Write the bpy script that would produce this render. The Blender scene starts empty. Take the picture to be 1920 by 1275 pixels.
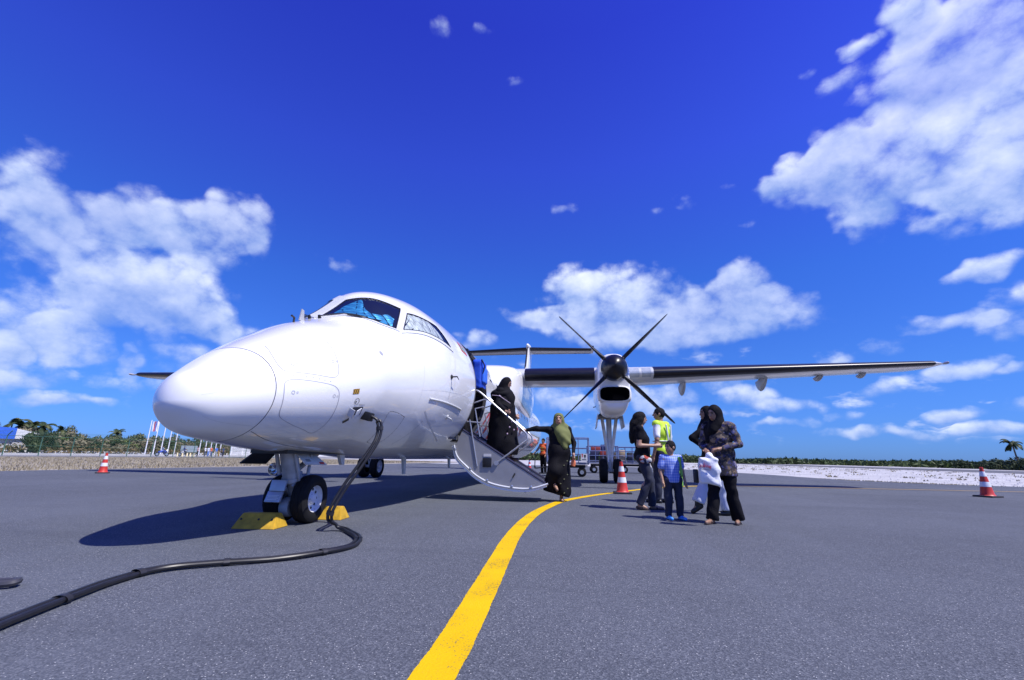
import bpy, bmesh, math, random
import numpy as np
from mathutils import Vector, Matrix
random.seed(7); RNG = np.random.RandomState(7)
SC = bpy.context.scene
COL = SC.collection
R_ = math.radians

# ------------------------------------------------------------------ camera
cd = bpy.data.cameras.new('camera'); cam = bpy.data.objects.new('camera', cd); COL.objects.link(cam)
cd.sensor_width = 36.0; cd.lens = 15.685; cd.clip_start = 0.05; cd.clip_end = 9000
_r, _u, _f = Vector((.98895, .14747, .015)), Vector((.0233, -.25462, .96676)), Vector((-.14639, .95573, .25525))
cam.matrix_world = Matrix(((_r.x, _u.x, -_f.x, 0), (_r.y, _u.y, -_f.y, 0), (_r.z, _u.z, -_f.z, .6994), (0, 0, 0, 1)))
SC.camera = cam

# ------------------------------------------------------------------ world, sun, exposure
SUNV = Vector((.62, -.25, 1.0)).normalized()
EL = math.asin(SUNV.z); AZ = math.atan2(SUNV.x, SUNV.y)
W = bpy.data.worlds.new('World'); SC.world = W; W.use_nodes = True
nt = W.node_tree; nt.nodes.clear()
def N(t, **k):
    n = nt.nodes.new(t)
    for a, b in k.items(): setattr(n, a, b)
    return n
def L(a, b): nt.links.new(a, b)
def math_(op, a, b=None, c=None, clamp=False):
    n = N('ShaderNodeMath', operation=op, use_clamp=clamp)
    for i, v in enumerate((a, b, c)):
        if v is None: continue
        if isinstance(v, (int, float)): n.inputs[i].default_value = v
        else: L(v, n.inputs[i])
    return n.outputs[0]
def sstep(v, lo, hi):
    n = N('ShaderNodeMapRange', interpolation_type='SMOOTHSTEP'); L(v, n.inputs[0])
    n.inputs[1].default_value = lo; n.inputs[2].default_value = hi; return n.outputs[0]
def mixc(fac, a, b, mode='MIX'):
    n = N('ShaderNodeMix', data_type='RGBA', blend_type=mode)
    for i, v in ((0, fac), (6, a), (7, b)):
        if isinstance(v, (int, float)): n.inputs[i].default_value = v
        elif isinstance(v, tuple): n.inputs[i].default_value = v + (1,) if len(v) == 3 else v
        else: L(v, n.inputs[i])
    return n.outputs[2]
sky = N('ShaderNodeTexSky', sky_type='NISHITA', sun_disc=False, sun_elevation=EL, sun_rotation=AZ,
        altitude=0, air_density=1.0, dust_density=.25, ozone_density=3.0)
tc = N('ShaderNodeTexCoord'); DIR = tc.outputs['Generated']
sx = N('ShaderNodeSeparateXYZ'); L(DIR, sx.inputs[0])
az = math_('ARCTAN2', sx.outputs[0], sx.outputs[1]); el = math_('ARCSINE', sx.outputs[2])
def noise3(vec, scale, detail=8, rough=.55, dist=0.0):
    n = N('ShaderNodeTexNoise', noise_dimensions='3D'); L(vec, n.inputs['Vector'])
    n.inputs['Scale'].default_value = scale; n.inputs['Detail'].default_value = detail
    n.inputs['Roughness'].default_value = rough; n.inputs['Distortion'].default_value = dist; return n
ae = N('ShaderNodeCombineXYZ'); L(az, ae.inputs[0]); L(el, ae.inputs[1])
flat = N('ShaderNodeVectorMath', operation='MULTIPLY'); L(DIR, flat.inputs[0]); flat.inputs[1].default_value = (1, 1, 1.25)
warp = noise3(flat.outputs[0], 9, 3, .6)
wv = N('ShaderNodeVectorMath', operation='MULTIPLY_ADD'); L(warp.outputs['Color'], wv.inputs[0])
wv.inputs[1].default_value = (.09, .06, 0); wv.inputs[2].default_value = (-.045, -.03, 0)
aw = N('ShaderNodeVectorMath', operation='ADD'); L(ae.outputs[0], aw.inputs[0]); L(wv.outputs[0], aw.inputs[1])
# cumulus banks: azimuth, elevation, half width, half height (radians), thickness
CL = [(-1.046, 0.41, 0.048, 0.045, 0.75), (-1.05, 0.342, 0.057, 0.052, 0.8), (-0.973, 0.351, 0.08, 0.049, 0.8), (-0.881, 0.397, 0.081, 0.044, 0.85), (-0.789, 0.396, 0.076, 0.052, 0.95), (-0.745, 0.434, 0.055, 0.048, 1), (-0.856, 0.348, 0.091, 0.036, 0.6), (-1.0, 0.276, 0.073, 0.048, 0.7), (-0.931, 0.28, 0.052, 0.047, 1), (-0.885, 0.264, 0.077, 0.053, 1.05), (-0.813, 0.272, 0.071, 0.057, 1.1), (-0.771, 0.245, 0.05, 0.034, 0.9), (-0.962, 0.21, 0.071, 0.041, 0.8), (-1.005, 0.191, 0.048, 0.039, 0.6), (-0.836, 0.199, 0.111, 0.023, 0.5), (-0.948, 0.169, 0.036, 0.033, 0.9), (-0.91, 0.154, 0.039, 0.024, 0.8), (-1.007, 0.146, 0.021, 0.022, 0.8), (-0.875, 0.153, 0.02, 0.027, 0.7), (-0.941, 0.075, 0.044, 0.011, 0.8), (-0.884, 0.074, 0.026, 0.01, 0.5), (-0.969, 0.066, 0.028, 0.011, 0.5), (-0.686, 0.213, 0.064, 0.031, 0.5), (0.691, 0.693, 0.041, 0.034, 1), (0.722, 0.613, 0.068, 0.063, 0.95), (0.783, 0.617, 0.054, 0.059, 0.95), (0.785, 0.531, 0.057, 0.068, 0.9), (0.604, 0.675, 0.036, 0.013, 0.85), (0.525, 0.672, 0.025, 0.011, 0.75), (0.65, 0.592, 0.056, 0.023, 0.6), (0.596, 0.641, 0.055, 0.019, 0.45), (0.598, 0.492, 0.089, 0.071, 1.1), (0.669, 0.507, 0.059, 0.055, 1.05), (0.719, 0.459, 0.064, 0.068, 1), (0.765, 0.446, 0.047, 0.065, 1), (0.498, 0.507, 0.078, 0.041, 0.95), (0.568, 0.419, 0.042, 0.044, 0.8), (0.559, 0.551, 0.04, 0.034, 0.8), (0.691, 0.386, 0.066, 0.036, 0.7), (0.412, 0.511, 0.049, 0.019, 0.5), (0.744, 0.366, 0.032, 0.03, 0.6), (0.016, 0.354, 0.086, 0.058, 1), (0.119, 0.343, 0.106, 0.063, 1.1), (0.057, 0.288, 0.166, 0.041, 0.9), (-0.09, 0.309, 0.075, 0.021, 0.8), (0.261, 0.285, 0.126, 0.049, 0.8), (0.348, 0.334, 0.059, 0.047, 1), (0.4, 0.278, 0.082, 0.041, 0.95), (0.286, 0.326, 0.052, 0.043, 0.85), (0.181, 0.247, 0.132, 0.028, 0.7), (-0.238, 0.253, 0.043, 0.021, 0.7), (-0.055, 0.131, 0.059, 0.026, 0.7), (0.015, 0.108, 0.069, 0.016, 0.7), (0.173, 0.128, 0.065, 0.031, 0.85), (0.234, 0.094, 0.071, 0.015, 0.6), (0.335, 0.122, 0.056, 0.021, 0.9), (0.483, 0.187, 0.04, 0.012, 0.6), (0.525, 0.057, 0.043, 0.011, 0.65), (0.492, 0.081, 0.03, 0.009, 0.7), (0.71, 0.295, 0.044, 0.017, 0.85), (0.659, 0.284, 0.049, 0.012, 0.5), (0.635, 0.224, 0.057, 0.014, 0.85), (0.698, 0.207, 0.033, 0.021, 0.85), (0.647, 0.152, 0.048, 0.015, 0.85), (0.703, 0.141, 0.021, 0.009, 0.6), (0.641, 0.082, 0.032, 0.013, 0.8), (0.676, 0.056, 0.033, 0.011, 0.75), (0.401, 0.074, 0.051, 0.008, 0.4), (-0.366, 0.851, 0.04, 0.022, 0.8), (-0.249, 0.866, 0.036, 0.013, 0.7), (-0.546, 0.387, 0.037, 0.015, 0.8), (0.251, 0.527, 0.023, 0.016, 0.75), (-0.03, 0.539, 0.04, 0.013, 0.65), (-0.141, 0.79, 0.023, 0.009, 0.55), (0.214, 0.515, 0.023, 0.01, 0.4), (0.359, 0.463, 0.02, 0.008, 0.4), (0.353, 0.536, 0.026, 0.01, 0.4)]
def vm(op, a, b=None, c=None):
    n = N('ShaderNodeVectorMath', operation=op)
    for k, v in enumerate((a, b, c)):
        if v is None: continue
        if isinstance(v, tuple): n.inputs[k].default_value = v
        else: L(v, n.inputs[k])
    return n.outputs['Value'] if op == 'DOT_PRODUCT' else n.outputs['Vector']
sw = N('ShaderNodeSeparateXYZ'); L(aw.outputs[0], sw.inputs[0])
v3a = N('ShaderNodeCombineXYZ'); v3e = N('ShaderNodeCombineXYZ')
for k in range(3): L(sw.outputs[0], v3a.inputs[k]); L(sw.outputs[1], v3e.inputs[k])
CL = [(p, q, r, s, m * (.58 if k_ in (1, 6, 7, 12, 13, 14) else 1.0)) for k_, (p, q, r, s, m) in enumerate(CL)]
CL = [(p, q, r, s, m * (.86 if r < .045 and m < .85 and q > .36 else 1.0 if q < .45 else 1.12)) for p, q, r, s, m in CL]
CL += [(-.98, .12, .06, .03, .7), (-.86, .11, .05, .022, .6), (-.78, .16, .07, .03, .65), (-1.02, .09, .05, .02, .6), (-.72, .11, .04, .018, .45), (.05, .16, .05, .02, .6), (.30, .155, .05, .018, .6), (.42, .10, .06, .014, .6), (.56, .13, .05, .014, .55), (.58, .20, .05, .014, .5), (.72, .24, .05, .02, .6), (.47, .055, .05, .009, .6), (.36, .07, .05, .009, .5), (.60, .05, .05, .009, .6), (.74, .09, .04, .014, .6)]
while len(CL) % 3: CL.append((2.5, 1.0, .01, .01, 0.0))
acc = hgt = None
for k in range(0, len(CL), 3):          # three banks at a time, one per vector channel
    g = CL[k:k + 3]; ra = [1 / (b[2] * 1.4) for b in g]; re = [1 / (b[3] * 1.4) for b in g]
    A = vm('MULTIPLY_ADD', v3a.outputs[0], tuple(ra), tuple(-b[0] * r for b, r in zip(g, ra)))
    E = vm('MULTIPLY_ADD', v3e.outputs[0], tuple(re), tuple(-b[1] * r for b, r in zip(g, re)))
    q = vm('MULTIPLY_ADD', A, A, vm('MULTIPLY', E, E))
    q = vm('MAXIMUM', vm('MULTIPLY_ADD', q, tuple(-b[4] for b in g), tuple(b[4] for b in g)), (0.0, 0.0, 0.0))
    acc = q if acc is None else vm('ADD', acc, q)
    hgt = vm('MULTIPLY', q, E) if hgt is None else vm('MULTIPLY_ADD', q, E, hgt)
acc = vm('DOT_PRODUCT', acc, (1.0, 1.0, 1.0)); hgt = vm('DOT_PRODUCT', hgt, (1.0, 1.0, 1.0))
hgt = math_('DIVIDE', hgt, math_('MAXIMUM', acc, .05))      # height within the bank, base -1 to crest +1
mask = math_('MINIMUM', math_('MULTIPLY', acc, 1.2), 1.2)
# the same kind of scattered cumulus carries on round the rest of the sky
far = noise3(flat.outputs[0], 3.2, 3, .5)
side = sstep(math_('ABSOLUTE', math_('ADD', az, .15)), 1.05, 1.35)
gen = math_('MULTIPLY', sstep(far.outputs[0], .5, .68), math_('MULTIPLY', side, sstep(el, 0.0, .12)))
mask = math_('ADD', mask, gen)
# thin broken streaks low over the sea, all round
lowv = N('ShaderNodeVectorMath', operation='MULTIPLY'); L(DIR, lowv.inputs[0]); lowv.inputs[1].default_value = (1, 1, 2.6)
lown = noise3(lowv.outputs[0], 9, 4, .6)
band = math_('MULTIPLY', sstep(el, .015, .06), sstep(el, .30, .12))
low = math_('MULTIPLY', sstep(lown.outputs[0], .46, .70), math_('MULTIPLY', band, .9))
mask = math_('MAXIMUM', mask, low)
fb = noise3(flat.outputs[0], 9, 8, .66)
def puffs(vec, det):
    v = N('ShaderNodeTexVoronoi', feature='F1'); L(vec, v.inputs['Vector']); v.inputs['Scale'].default_value = 17; v.inputs['Detail'].default_value = det; v.inputs['Roughness'].default_value = .55
    return v.outputs['Distance']
wv2 = N('ShaderNodeVectorMath', operation='MULTIPLY_ADD'); L(warp.outputs['Color'], wv2.inputs[0]); wv2.inputs[1].default_value = (.05, .05, .05); L(flat.outputs[0], wv2.inputs[2])
pf = puffs(wv2.outputs[0], 1.0)
relief = math_('ADD', math_('MULTIPLY_ADD', fb.outputs[0], 1.75, -.90), math_('MULTIPLY_ADD', pf, -.8, .42))
dens = math_('ADD', mask, math_('MULTIPLY', relief, sstep(mask, 0.0, .25)))
alpha = sstep(dens, .02, .98)
veil = math_('MULTIPLY_ADD', sstep(far.outputs[0], .32, .62), .30, .66)
alpha = math_('MULTIPLY', math_('MULTIPLY', alpha, veil), math_('MULTIPLY_ADD', sstep(hgt, -1.0, .1), .35, .65))
# self-shading: crests catch the sun, bases and hollows fall to grey blue
off = N('ShaderNodeVectorMath', operation='ADD'); L(flat.outputs[0], off.inputs[0]); off.inputs[1].default_value = (.014, -.006, .03)
fb2 = noise3(off.outputs[0], 9, 4, .6)
rel = math_('SUBTRACT', fb.outputs[0], fb2.outputs[0])
lit = math_('ADD', math_('MULTIPLY_ADD', rel, 1.5, .56), math_('MULTIPLY', hgt, .52))
lit = math_('ADD', lit, math_('MULTIPLY_ADD', pf, -.35, .12))
lit = math_('MINIMUM', math_('MAXIMUM', lit, 0.0), 1.0)
WS = .1
ccol = mixc(lit, (2.3, 3.5, 7.0), (8.0, 8.6, 10.0))
# photographic rendition of the sky colour (polarised, saturated blue), uniform over the whole dome
ramp = N('ShaderNodeValToRGB'); L(math_('MAXIMUM', el, 0.0), ramp.inputs[0])
cr = ramp.color_ramp
for k, (p, c) in enumerate(((0.0, (.185, .40, 1.18)), (.15, (.24, .50, 1.17)), (.36, (.235, .52, 1.40)), (.62, (.285, .40, 1.72)), (.86, (.24, .28, 1.66)))):
    e = cr.elements[k] if k < 2 else cr.elements.new(p)
    e.position = p; e.color = (*c, 1)
skyc = mixc(1.0, sky.outputs[0], ramp.outputs[0], 'MULTIPLY')
final = mixc(math_('MULTIPLY', alpha, .93), skyc, ccol)
bg = N('ShaderNodeBackground'); L(final, bg.inputs[0]); bg.inputs[1].default_value = WS
wo = N('ShaderNodeOutputWorld'); L(bg.outputs[0], wo.inputs[0])

W.cycles.sampling_method = 'MANUAL'; W.cycles.sample_map_resolution = 512
sd = bpy.data.lights.new('sun', 'SUN'); sun = bpy.data.objects.new('sun', sd); COL.objects.link(sun)
sd.energy = 4.5; sd.angle = R_(.53); sd.color = (1, .96, .9)
sun.rotation_euler = SUNV.to_track_quat('Z', 'Y').to_euler(); sun.location = (20, -10, 30)
SC.view_settings.view_transform = 'Standard'; SC.view_settings.look = 'None'
SC.view_settings.exposure = 0.35; SC.view_settings.gamma = 1.0; SC.view_settings.use_curve_mapping = False
SC.render.engine = 'CYCLES'; SC.cycles.max_bounces = 8; SC.cycles.caustics_reflective = False; SC.cycles.caustics_refractive = False

# ------------------------------------------------------------------ helpers
MATS = {}
def mat(name, col, rough=.55, metal=0.0, var=.12, vs=6.0, bump=0.0, bs=60.0, coat=0.0, spec=.5, col2=None, trans=0.0, stretch=(1, 1, 1)):
    if name in MATS: return MATS[name]
    m = bpy.data.materials.new(name); m.use_nodes = True; t = m.node_tree; b = t.nodes['Principled BSDF']
    MATS[name] = m
    b.inputs['Roughness'].default_value = rough; b.inputs['Metallic'].default_value = metal
    b.inputs['Coat Weight'].default_value = coat; b.inputs['Coat Roughness'].default_value = .06
    b.inputs['Specular IOR Level'].default_value = spec
    tcn = t.nodes.new('ShaderNodeTexCoord'); mp = t.nodes.new('ShaderNodeMapping'); mp.inputs['Scale'].default_value = stretch
    t.links.new(tcn.outputs['Object'], mp.inputs[0])
    nz = t.nodes.new('ShaderNodeTexNoise'); nz.inputs['Scale'].default_value = vs; nz.inputs['Detail'].default_value = 5
    t.links.new(mp.outputs[0], nz.inputs['Vector'])
    mx = t.nodes.new('ShaderNodeMix'); mx.data_type = 'RGBA'
    rp = t.nodes.new('ShaderNodeMapRange'); rp.inputs[1].default_value = .3; rp.inputs[2].default_value = .7
    t.links.new(nz.outputs[0], rp.inputs[0]); t.links.new(rp.outputs[0], mx.inputs[0])
    c2 = col2 or tuple(min(1, c * (1 + var)) for c in col)
    c1 = col if col2 else tuple(c * (1 - var) for c in col)
    mx.inputs[6].default_value = (*c1, 1); mx.inputs[7].default_value = (*c2, 1)
    t.links.new(mx.outputs[2], b.inputs['Base Color'])
    if bump:
        n2 = t.nodes.new('ShaderNodeTexNoise'); n2.inputs['Scale'].default_value = bs; n2.inputs['Detail'].default_value = 4
        t.links.new(mp.outputs[0], n2.inputs['Vector'])
        bm = t.nodes.new('ShaderNodeBump'); bm.inputs['Strength'].default_value = bump; bm.inputs['Distance'].default_value = .02
        t.links.new(n2.outputs[0], bm.inputs['Height']); t.links.new(bm.outputs[0], b.inputs['Normal'])
    if trans:
        b.inputs['Transmission Weight'].default_value = trans
    return m

def put(o, parent=None, label=None, cat=None, group=None, kind=None):
    COL.objects.link(o)
    if parent is not None:
        o.parent = parent
        if parent.get('_root'): o.matrix_parent_inverse = Matrix.Translation(-parent.location)
    if label: o['label'] = label
    if cat: o['category'] = cat
    if group: o['group'] = group
    if kind: o['kind'] = kind
    return o
def obj(name, V, F, m, parent=None, smooth=True, auto=None, **k):
    me = bpy.data.meshes.new(name); me.from_pydata([tuple(map(float, v)) for v in V], [], [tuple(map(int, f)) for f in F])
    if m is not None: me.materials.append(m)
    if smooth:
        me.polygons.foreach_set('use_smooth', [True] * len(me.polygons))
        if auto: me.set_sharp_from_angle(angle=R_(auto))
    me.update()
    o = bpy.data.objects.new(name, me)
    if parent is None and k.get('cat') and not k.pop('keep', False):
        vs = np.array([v[:] for v in V], float); c = Vector(((vs[:, 0].min() + vs[:, 0].max()) / 2, (vs[:, 1].min() + vs[:, 1].max()) / 2, vs[:, 2].min()))
        me.transform(Matrix.Translation(-c)); o.location = c
    k.pop('keep', None)
    return put(o, parent, **k)
def root(name, loc, label, cat, group=None):
    o = bpy.data.objects.new(name, None); o.empty_display_size = .2; o.location = loc; o['_root'] = 1
    return put(o, None, label, cat, group)
def dup(r, loc, rotz=None, label=None, group=None, scale=None):
    c = r.copy(); COL.objects.link(c); c.location = loc
    if rotz is not None: c.rotation_euler = (0, 0, rotz)
    if scale is not None: c.scale = scale
    if label: c['label'] = label
    if group: c['group'] = group
    for ch in list(r.children):
        d = ch.copy(); COL.objects.link(d); d.parent = c
        for g in list(ch.children):
            e = g.copy(); COL.objects.link(e); e.parent = d
    return c
class MB:
    def __init__(s): s.V = []; s.F = []
    def add(s, V, F):
        b = len(s.V); s.V += [tuple(v) for v in V]; s.F += [tuple(b + i for i in f) for f in F]; return s
    def box(s, c, h, rot=None, bev=0.0):
        if bev:
            bm = bmesh.new(); bmesh.ops.create_cube(bm, size=2)
            for v in bm.verts: v.co = Vector((v.co.x * h[0], v.co.y * h[1], v.co.z * h[2]))
            bmesh.ops.bevel(bm, geom=bm.edges[:], offset=bev, segments=2, affect='EDGES', profile=.6)
            V = [v.co.copy() for v in bm.verts]; F = [[v.index for v in f.verts] for f in bm.faces]; bm.free()
        else:
            V = [Vector((x * h[0], y * h[1], z * h[2])) for x in (-1, 1) for y in (-1, 1) for z in (-1, 1)]
            F = [(0, 1, 3, 2), (4, 6, 7, 5), (0, 4, 5, 1), (2, 3, 7, 6), (0, 2, 6, 4), (1, 5, 7, 3)]
        c = Vector(c)
        if rot is not None: V = [rot @ v for v in V]
        return s.add([v + c for v in V], F)
    def tube(s, P, r, n=10, cap=True, closed=False):
        P = [Vector(p) for p in P]; m = len(P); rs = r if isinstance(r, (list, tuple)) else [r] * m
        up = None; rings = []
        for i, p in enumerate(P):
            t = (P[(i + 1) % m] - P[i - 1]) if closed else (P[min(i + 1, m - 1)] - P[max(i - 1, 0)])
            t.normalize()
            if up is None: up = Vector((0, 0, 1)) if abs(t.z) < .9 else Vector((1, 0, 0))
            a = up - t * up.dot(t); a.normalize(); b = t.cross(a); up = a
            rings.append([p + (a * math.cos(2 * math.pi * k / n) + b * math.sin(2 * math.pi * k / n)) * rs[i] for k in range(n)])
        V = [v for rg in rings for v in rg]; F = []
        for i in range(m if closed else m - 1):
            j = (i + 1) % m
            for k in range(n):
                F.append((i * n + k, i * n + (k + 1) % n, j * n + (k + 1) % n, j * n + k))
        if cap and not closed:
            F.append(tuple(range(n - 1, -1, -1))); F.append(tuple((m - 1) * n + k for k in range(n)))
        return s.add(V, F)
    def lathe(s, prof, c, axis=(0, 0, 1), n=32, caps=True):
        ax = Vector(axis).normalized(); a = Vector((1, 0, 0)) if abs(ax.x) < .9 else Vector((0, 1, 0))
        a = (a - ax * a.dot(ax)).normalized(); b = ax.cross(a); c = Vector(c)
        V = [c + ax * h + (a * math.cos(2 * math.pi * k / n) + b * math.sin(2 * math.pi * k / n)) * r for r, h in prof for k in range(n)]
        F = [(i * n + k, i * n + (k + 1) % n, (i + 1) * n + (k + 1) % n, (i + 1) * n + k) for i in range(len(prof) - 1) for k in range(n)]
        if caps: F.append(tuple(range(n - 1, -1, -1))); F.append(tuple((len(prof) - 1) * n + k for k in range(n)))
        return s.add(V, F)
    def prism(s, poly, lo, hi):      # poly: list of 3D points, extruded from offset vector lo to hi
        n = len(poly); lo, hi = Vector(lo), Vector(hi)
        V = [Vector(p) + lo for p in poly] + [Vector(p) + hi for p in poly]
        F = [tuple(range(n - 1, -1, -1)), tuple(range(n, 2 * n))] + [(i, (i + 1) % n, n + (i + 1) % n, n + i) for i in range(n)]
        return s.add(V, F)
    def build(s, name, m, parent=None, smooth=True, auto=35, **k): return obj(name, s.V, s.F, m, parent, smooth, auto, **k)
def catmull(P, n=8, closed=False):
    P = [Vector(p) for p in P]; m = len(P); out = []
    for i in range(m if closed else m - 1):
        g = (lambda j: P[j % m]) if closed else (lambda j: P[min(max(j, 0), m - 1)])
        a, b, c, d = g(i - 1), g(i), g(i + 1), g(i + 2)
        for k in range(n):
            t = k / n
            out.append(.5 * ((2 * b) + (c - a) * t + (2 * a - 5 * b + 4 * c - d) * t * t + (3 * b - a - 3 * c + d) * t ** 3))
    if not closed: out.append(P[-1])
    return out
def grid(nu, nv, fn, wrapv=False):
    V = [fn(i, j) for i in range(nu) for j in range(nv)]; F = []
    for i in range(nu - 1):
        for j in range(nv if wrapv else nv - 1):
            F.append((i * nv + j, i * nv + (j + 1) % nv, (i + 1) * nv + (j + 1) % nv, (i + 1) * nv + j))
    return V, F

# ------------------------------------------------------------------ setting
def asphalt(name, base, speck, dark):
    m = bpy.data.materials.new(name); m.use_nodes = True; t = m.node_tree; b = t.nodes['Principled BSDF']; nn = t.nodes.new; lk = t.links.new
    tcn = nn('ShaderNodeTexCoord'); O = tcn.outputs['Object']
    def nz(s, d=3, r=.5, vec=None):
        n = nn('ShaderNodeTexNoise'); n.inputs['Scale'].default_value = s; n.inputs['Detail'].default_value = d; n.inputs['Roughness'].default_value = r
        lk(vec or O, n.inputs['Vector']); return n.outputs[0]
    def mr(v, a, c_, x=0, y=1):
        n = nn('ShaderNodeMapRange'); lk(v, n.inputs[0]); n.inputs[1].default_value = a; n.inputs[2].default_value = c_; n.inputs[3].default_value = x; n.inputs[4].default_value = y; return n.outputs[0]
    def mx(f, a, c_, mode='MIX'):
        n = nn('ShaderNodeMix'); n.data_type = 'RGBA'; n.blend_type = mode
        for i, v in ((0, f), (6, a), (7, c_)):
            if isinstance(v, tuple): n.inputs[i].default_value = (*v, 1)
            elif isinstance(v, (int, float)): n.inputs[i].default_value = v
            else: lk(v, n.inputs[i])
        return n.outputs[2]
    c = mx(mr(nz(.35, 5, .6), .35, .65), tuple(x * .80 for x in base), tuple(x * 1.16 for x in base))
    mpn = nn('ShaderNodeMapping'); mpn.inputs['Scale'].default_value = (.5, 5.5, 1); mpn.inputs['Rotation'].default_value = (0, 0, R_(84)); lk(O, mpn.inputs[0])
    c = mx(mr(nz(.6, 4, .55, mpn.outputs[0]), .5, .75, 0, .3), c, tuple(x * .72 for x in base))
    vor = nn('ShaderNodeTexVoronoi'); vor.inputs['Scale'].default_value = 165; lk(O, vor.inputs['Vector'])
    sep = nn('ShaderNodeSeparateColor'); lk(vor.outputs['Color'], sep.inputs[0])
    c = mx(mr(sep.outputs[0], .3, 1, 0, .52), c, speck)
    c = mx(mr(sep.outputs[1], .5, .95, 0, .58), c, dark)
    c = mx(mr(nz(330, 2, .6), .42, .7, 0, .4), c, dark)
    v2 = nn('ShaderNodeTexVoronoi'); v2.inputs['Scale'].default_value = 120; lk(O, v2.inputs['Vector'])
    s2 = nn('ShaderNodeSeparateColor'); lk(v2.outputs['Color'], s2.inputs[0])
    near = nn('ShaderNodeMath'); near.operation = 'LESS_THAN'; lk(v2.outputs['Distance'], near.inputs[0]); near.inputs[1].default_value = .26
    sp = nn('ShaderNodeMath'); sp.operation = 'MULTIPLY'; lk(near.outputs[0], sp.inputs[0]); lk(mr(s2.outputs[2], .955, .98, 0, .75), sp.inputs[1])
    c = mx(sp.outputs[0], c, (.62, .62, .6))
    # tyre scuffs and resurfacing bands
    mp2 = nn('ShaderNodeMapping'); mp2.inputs['Scale'].default_value = (.25, 3.2, 1); mp2.inputs['Rotation'].default_value = (0, 0, R_(-12)); lk(O, mp2.inputs[0])
    c = mx(mr(nz(.5, 6, .65, mp2.outputs[0]), .52, .72, 0, .32), c, tuple(x * .5 for x in base))
    mp3 = nn('ShaderNodeMapping'); mp3.inputs['Scale'].default_value = (2.2, .12, 1); mp3.inputs['Rotation'].default_value = (0, 0, R_(20)); lk(O, mp3.inputs[0])
    c = mx(mr(nz(.6, 3, .5, mp3.outputs[0]), .5, .7, 0, .25), c, tuple(x * 1.5 for x in base))
    # oil spots
    v3 = nn('ShaderNodeTexVoronoi'); v3.inputs['Scale'].default_value = .55; lk(O, v3.inputs['Vector'])
    c = mx(mr(v3.outputs['Distance'], .0, .1, .25, 0), c, (.03, .03, .032))
    lk(c, b.inputs['Base Color']); b.inputs['Roughness'].default_value = .85; b.inputs['Specular IOR Level'].default_value = .2
    bu = nn('ShaderNodeBump'); bu.inputs['Strength'].default_value = .55; bu.inputs['Distance'].default_value = .004
    lk(vor.outputs['Distance'], bu.inputs['Height']); lk(bu.outputs[0], b.inputs['Normal'])
    return m
M_apron = asphalt('apron_asphalt', (.086, .095, .115), (.255, .268, .295), (.04, .045, .056))
M_road = mat('road_asphalt', (.1, .1, .105), .85, var=.15, vs=1.2)
M_sand = mat('coral_sand', (.42, .415, .41), .95, var=.2, vs=.35, bump=.5, bs=3)
M_yellow = mat('yellow_marking', (.72, .46, .01), .6, var=.08, vs=3, bump=.25, bs=160)
def sheet(name, poly, z, m, kind='structure', label=None):
    return obj(name, [(x, y, z) for x, y in poly], [tuple(range(len(poly)))], m, None, False, kind=kind)
sheet('ground', [(-5000, -3000), (5000, -3000), (5000, 6000), (-5000, 6000)], -.05, M_sand)
APR = [(-19.6, -60), (60, -60), (60, 16.2), (30, 17.4), (15.2, 18.3), (12.6, 19.3), (11.0, 21.5), (10.4, 28), (8.6, 37), (7.6, 47), (-17.2, 47), (-18.2, 23.6), (-19.2, 19.5), (-19.6, 15.8)]
# ragged pavement edge
poly = []
for i in range(len(APR)):
    a, b_ = Vector(APR[i]), Vector(APR[(i + 1) % len(APR)]); n = max(1, int((b_ - a).length / .5)) if a.y > 8 or b_.y > 8 else 1
    for k in range(n):
        p = a.lerp(b_, k / n)
        if k: p += Vector((random.uniform(-.09, .09), random.uniform(-.09, .09)))
        poly.append((p.x, p.y))
sheet('apron', poly, 0.0, M_apron)
# worn edge: dry grass verge on the left
M_grass = mat('dry_grass_ground', (.2, .17, .11), .95, var=.2, vs=.8, bump=.8, bs=12, col2=(.36, .33, .27))
sheet('grass_verge', [(-62.5, -60), (-19.3, -60), (-19.3, 15.8), (-17.4, 46), (-17.2, 70), (-58.5, 90)], -.02, M_grass)
# runway beyond the coral strip
sheet('runway', [(41, -100), (60, -100), (62, 900), (43, 900)], -.03, M_road)
# raised perimeter road behind the fence
def slab(name, x0, x1, y0, y1, z0, z1, m, skew=0.0):
    return obj(name, [(x0, y0, z0), (x1, y0, z0), (x1 + skew, y1, z0), (x0 + skew, y1, z0), (x0, y0, z1), (x1, y0, z1), (x1 + skew, y1, z1), (x0 + skew, y1, z1)],
               [(0, 3, 2, 1), (4, 5, 6, 7), (0, 1, 5, 4), (1, 2, 6, 5), (2, 3, 7, 6), (3, 0, 4, 7)], m, None, False, kind='structure')
slab('perimeter_road', -70.5, -62.2, -20, 130, -.04, .12, mat('pale_road', (.2, .2, .21), .9), 8)
slab('sand_bank', -120, -70.4, -20, 190, -.04, .35, M_sand, 9)
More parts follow.
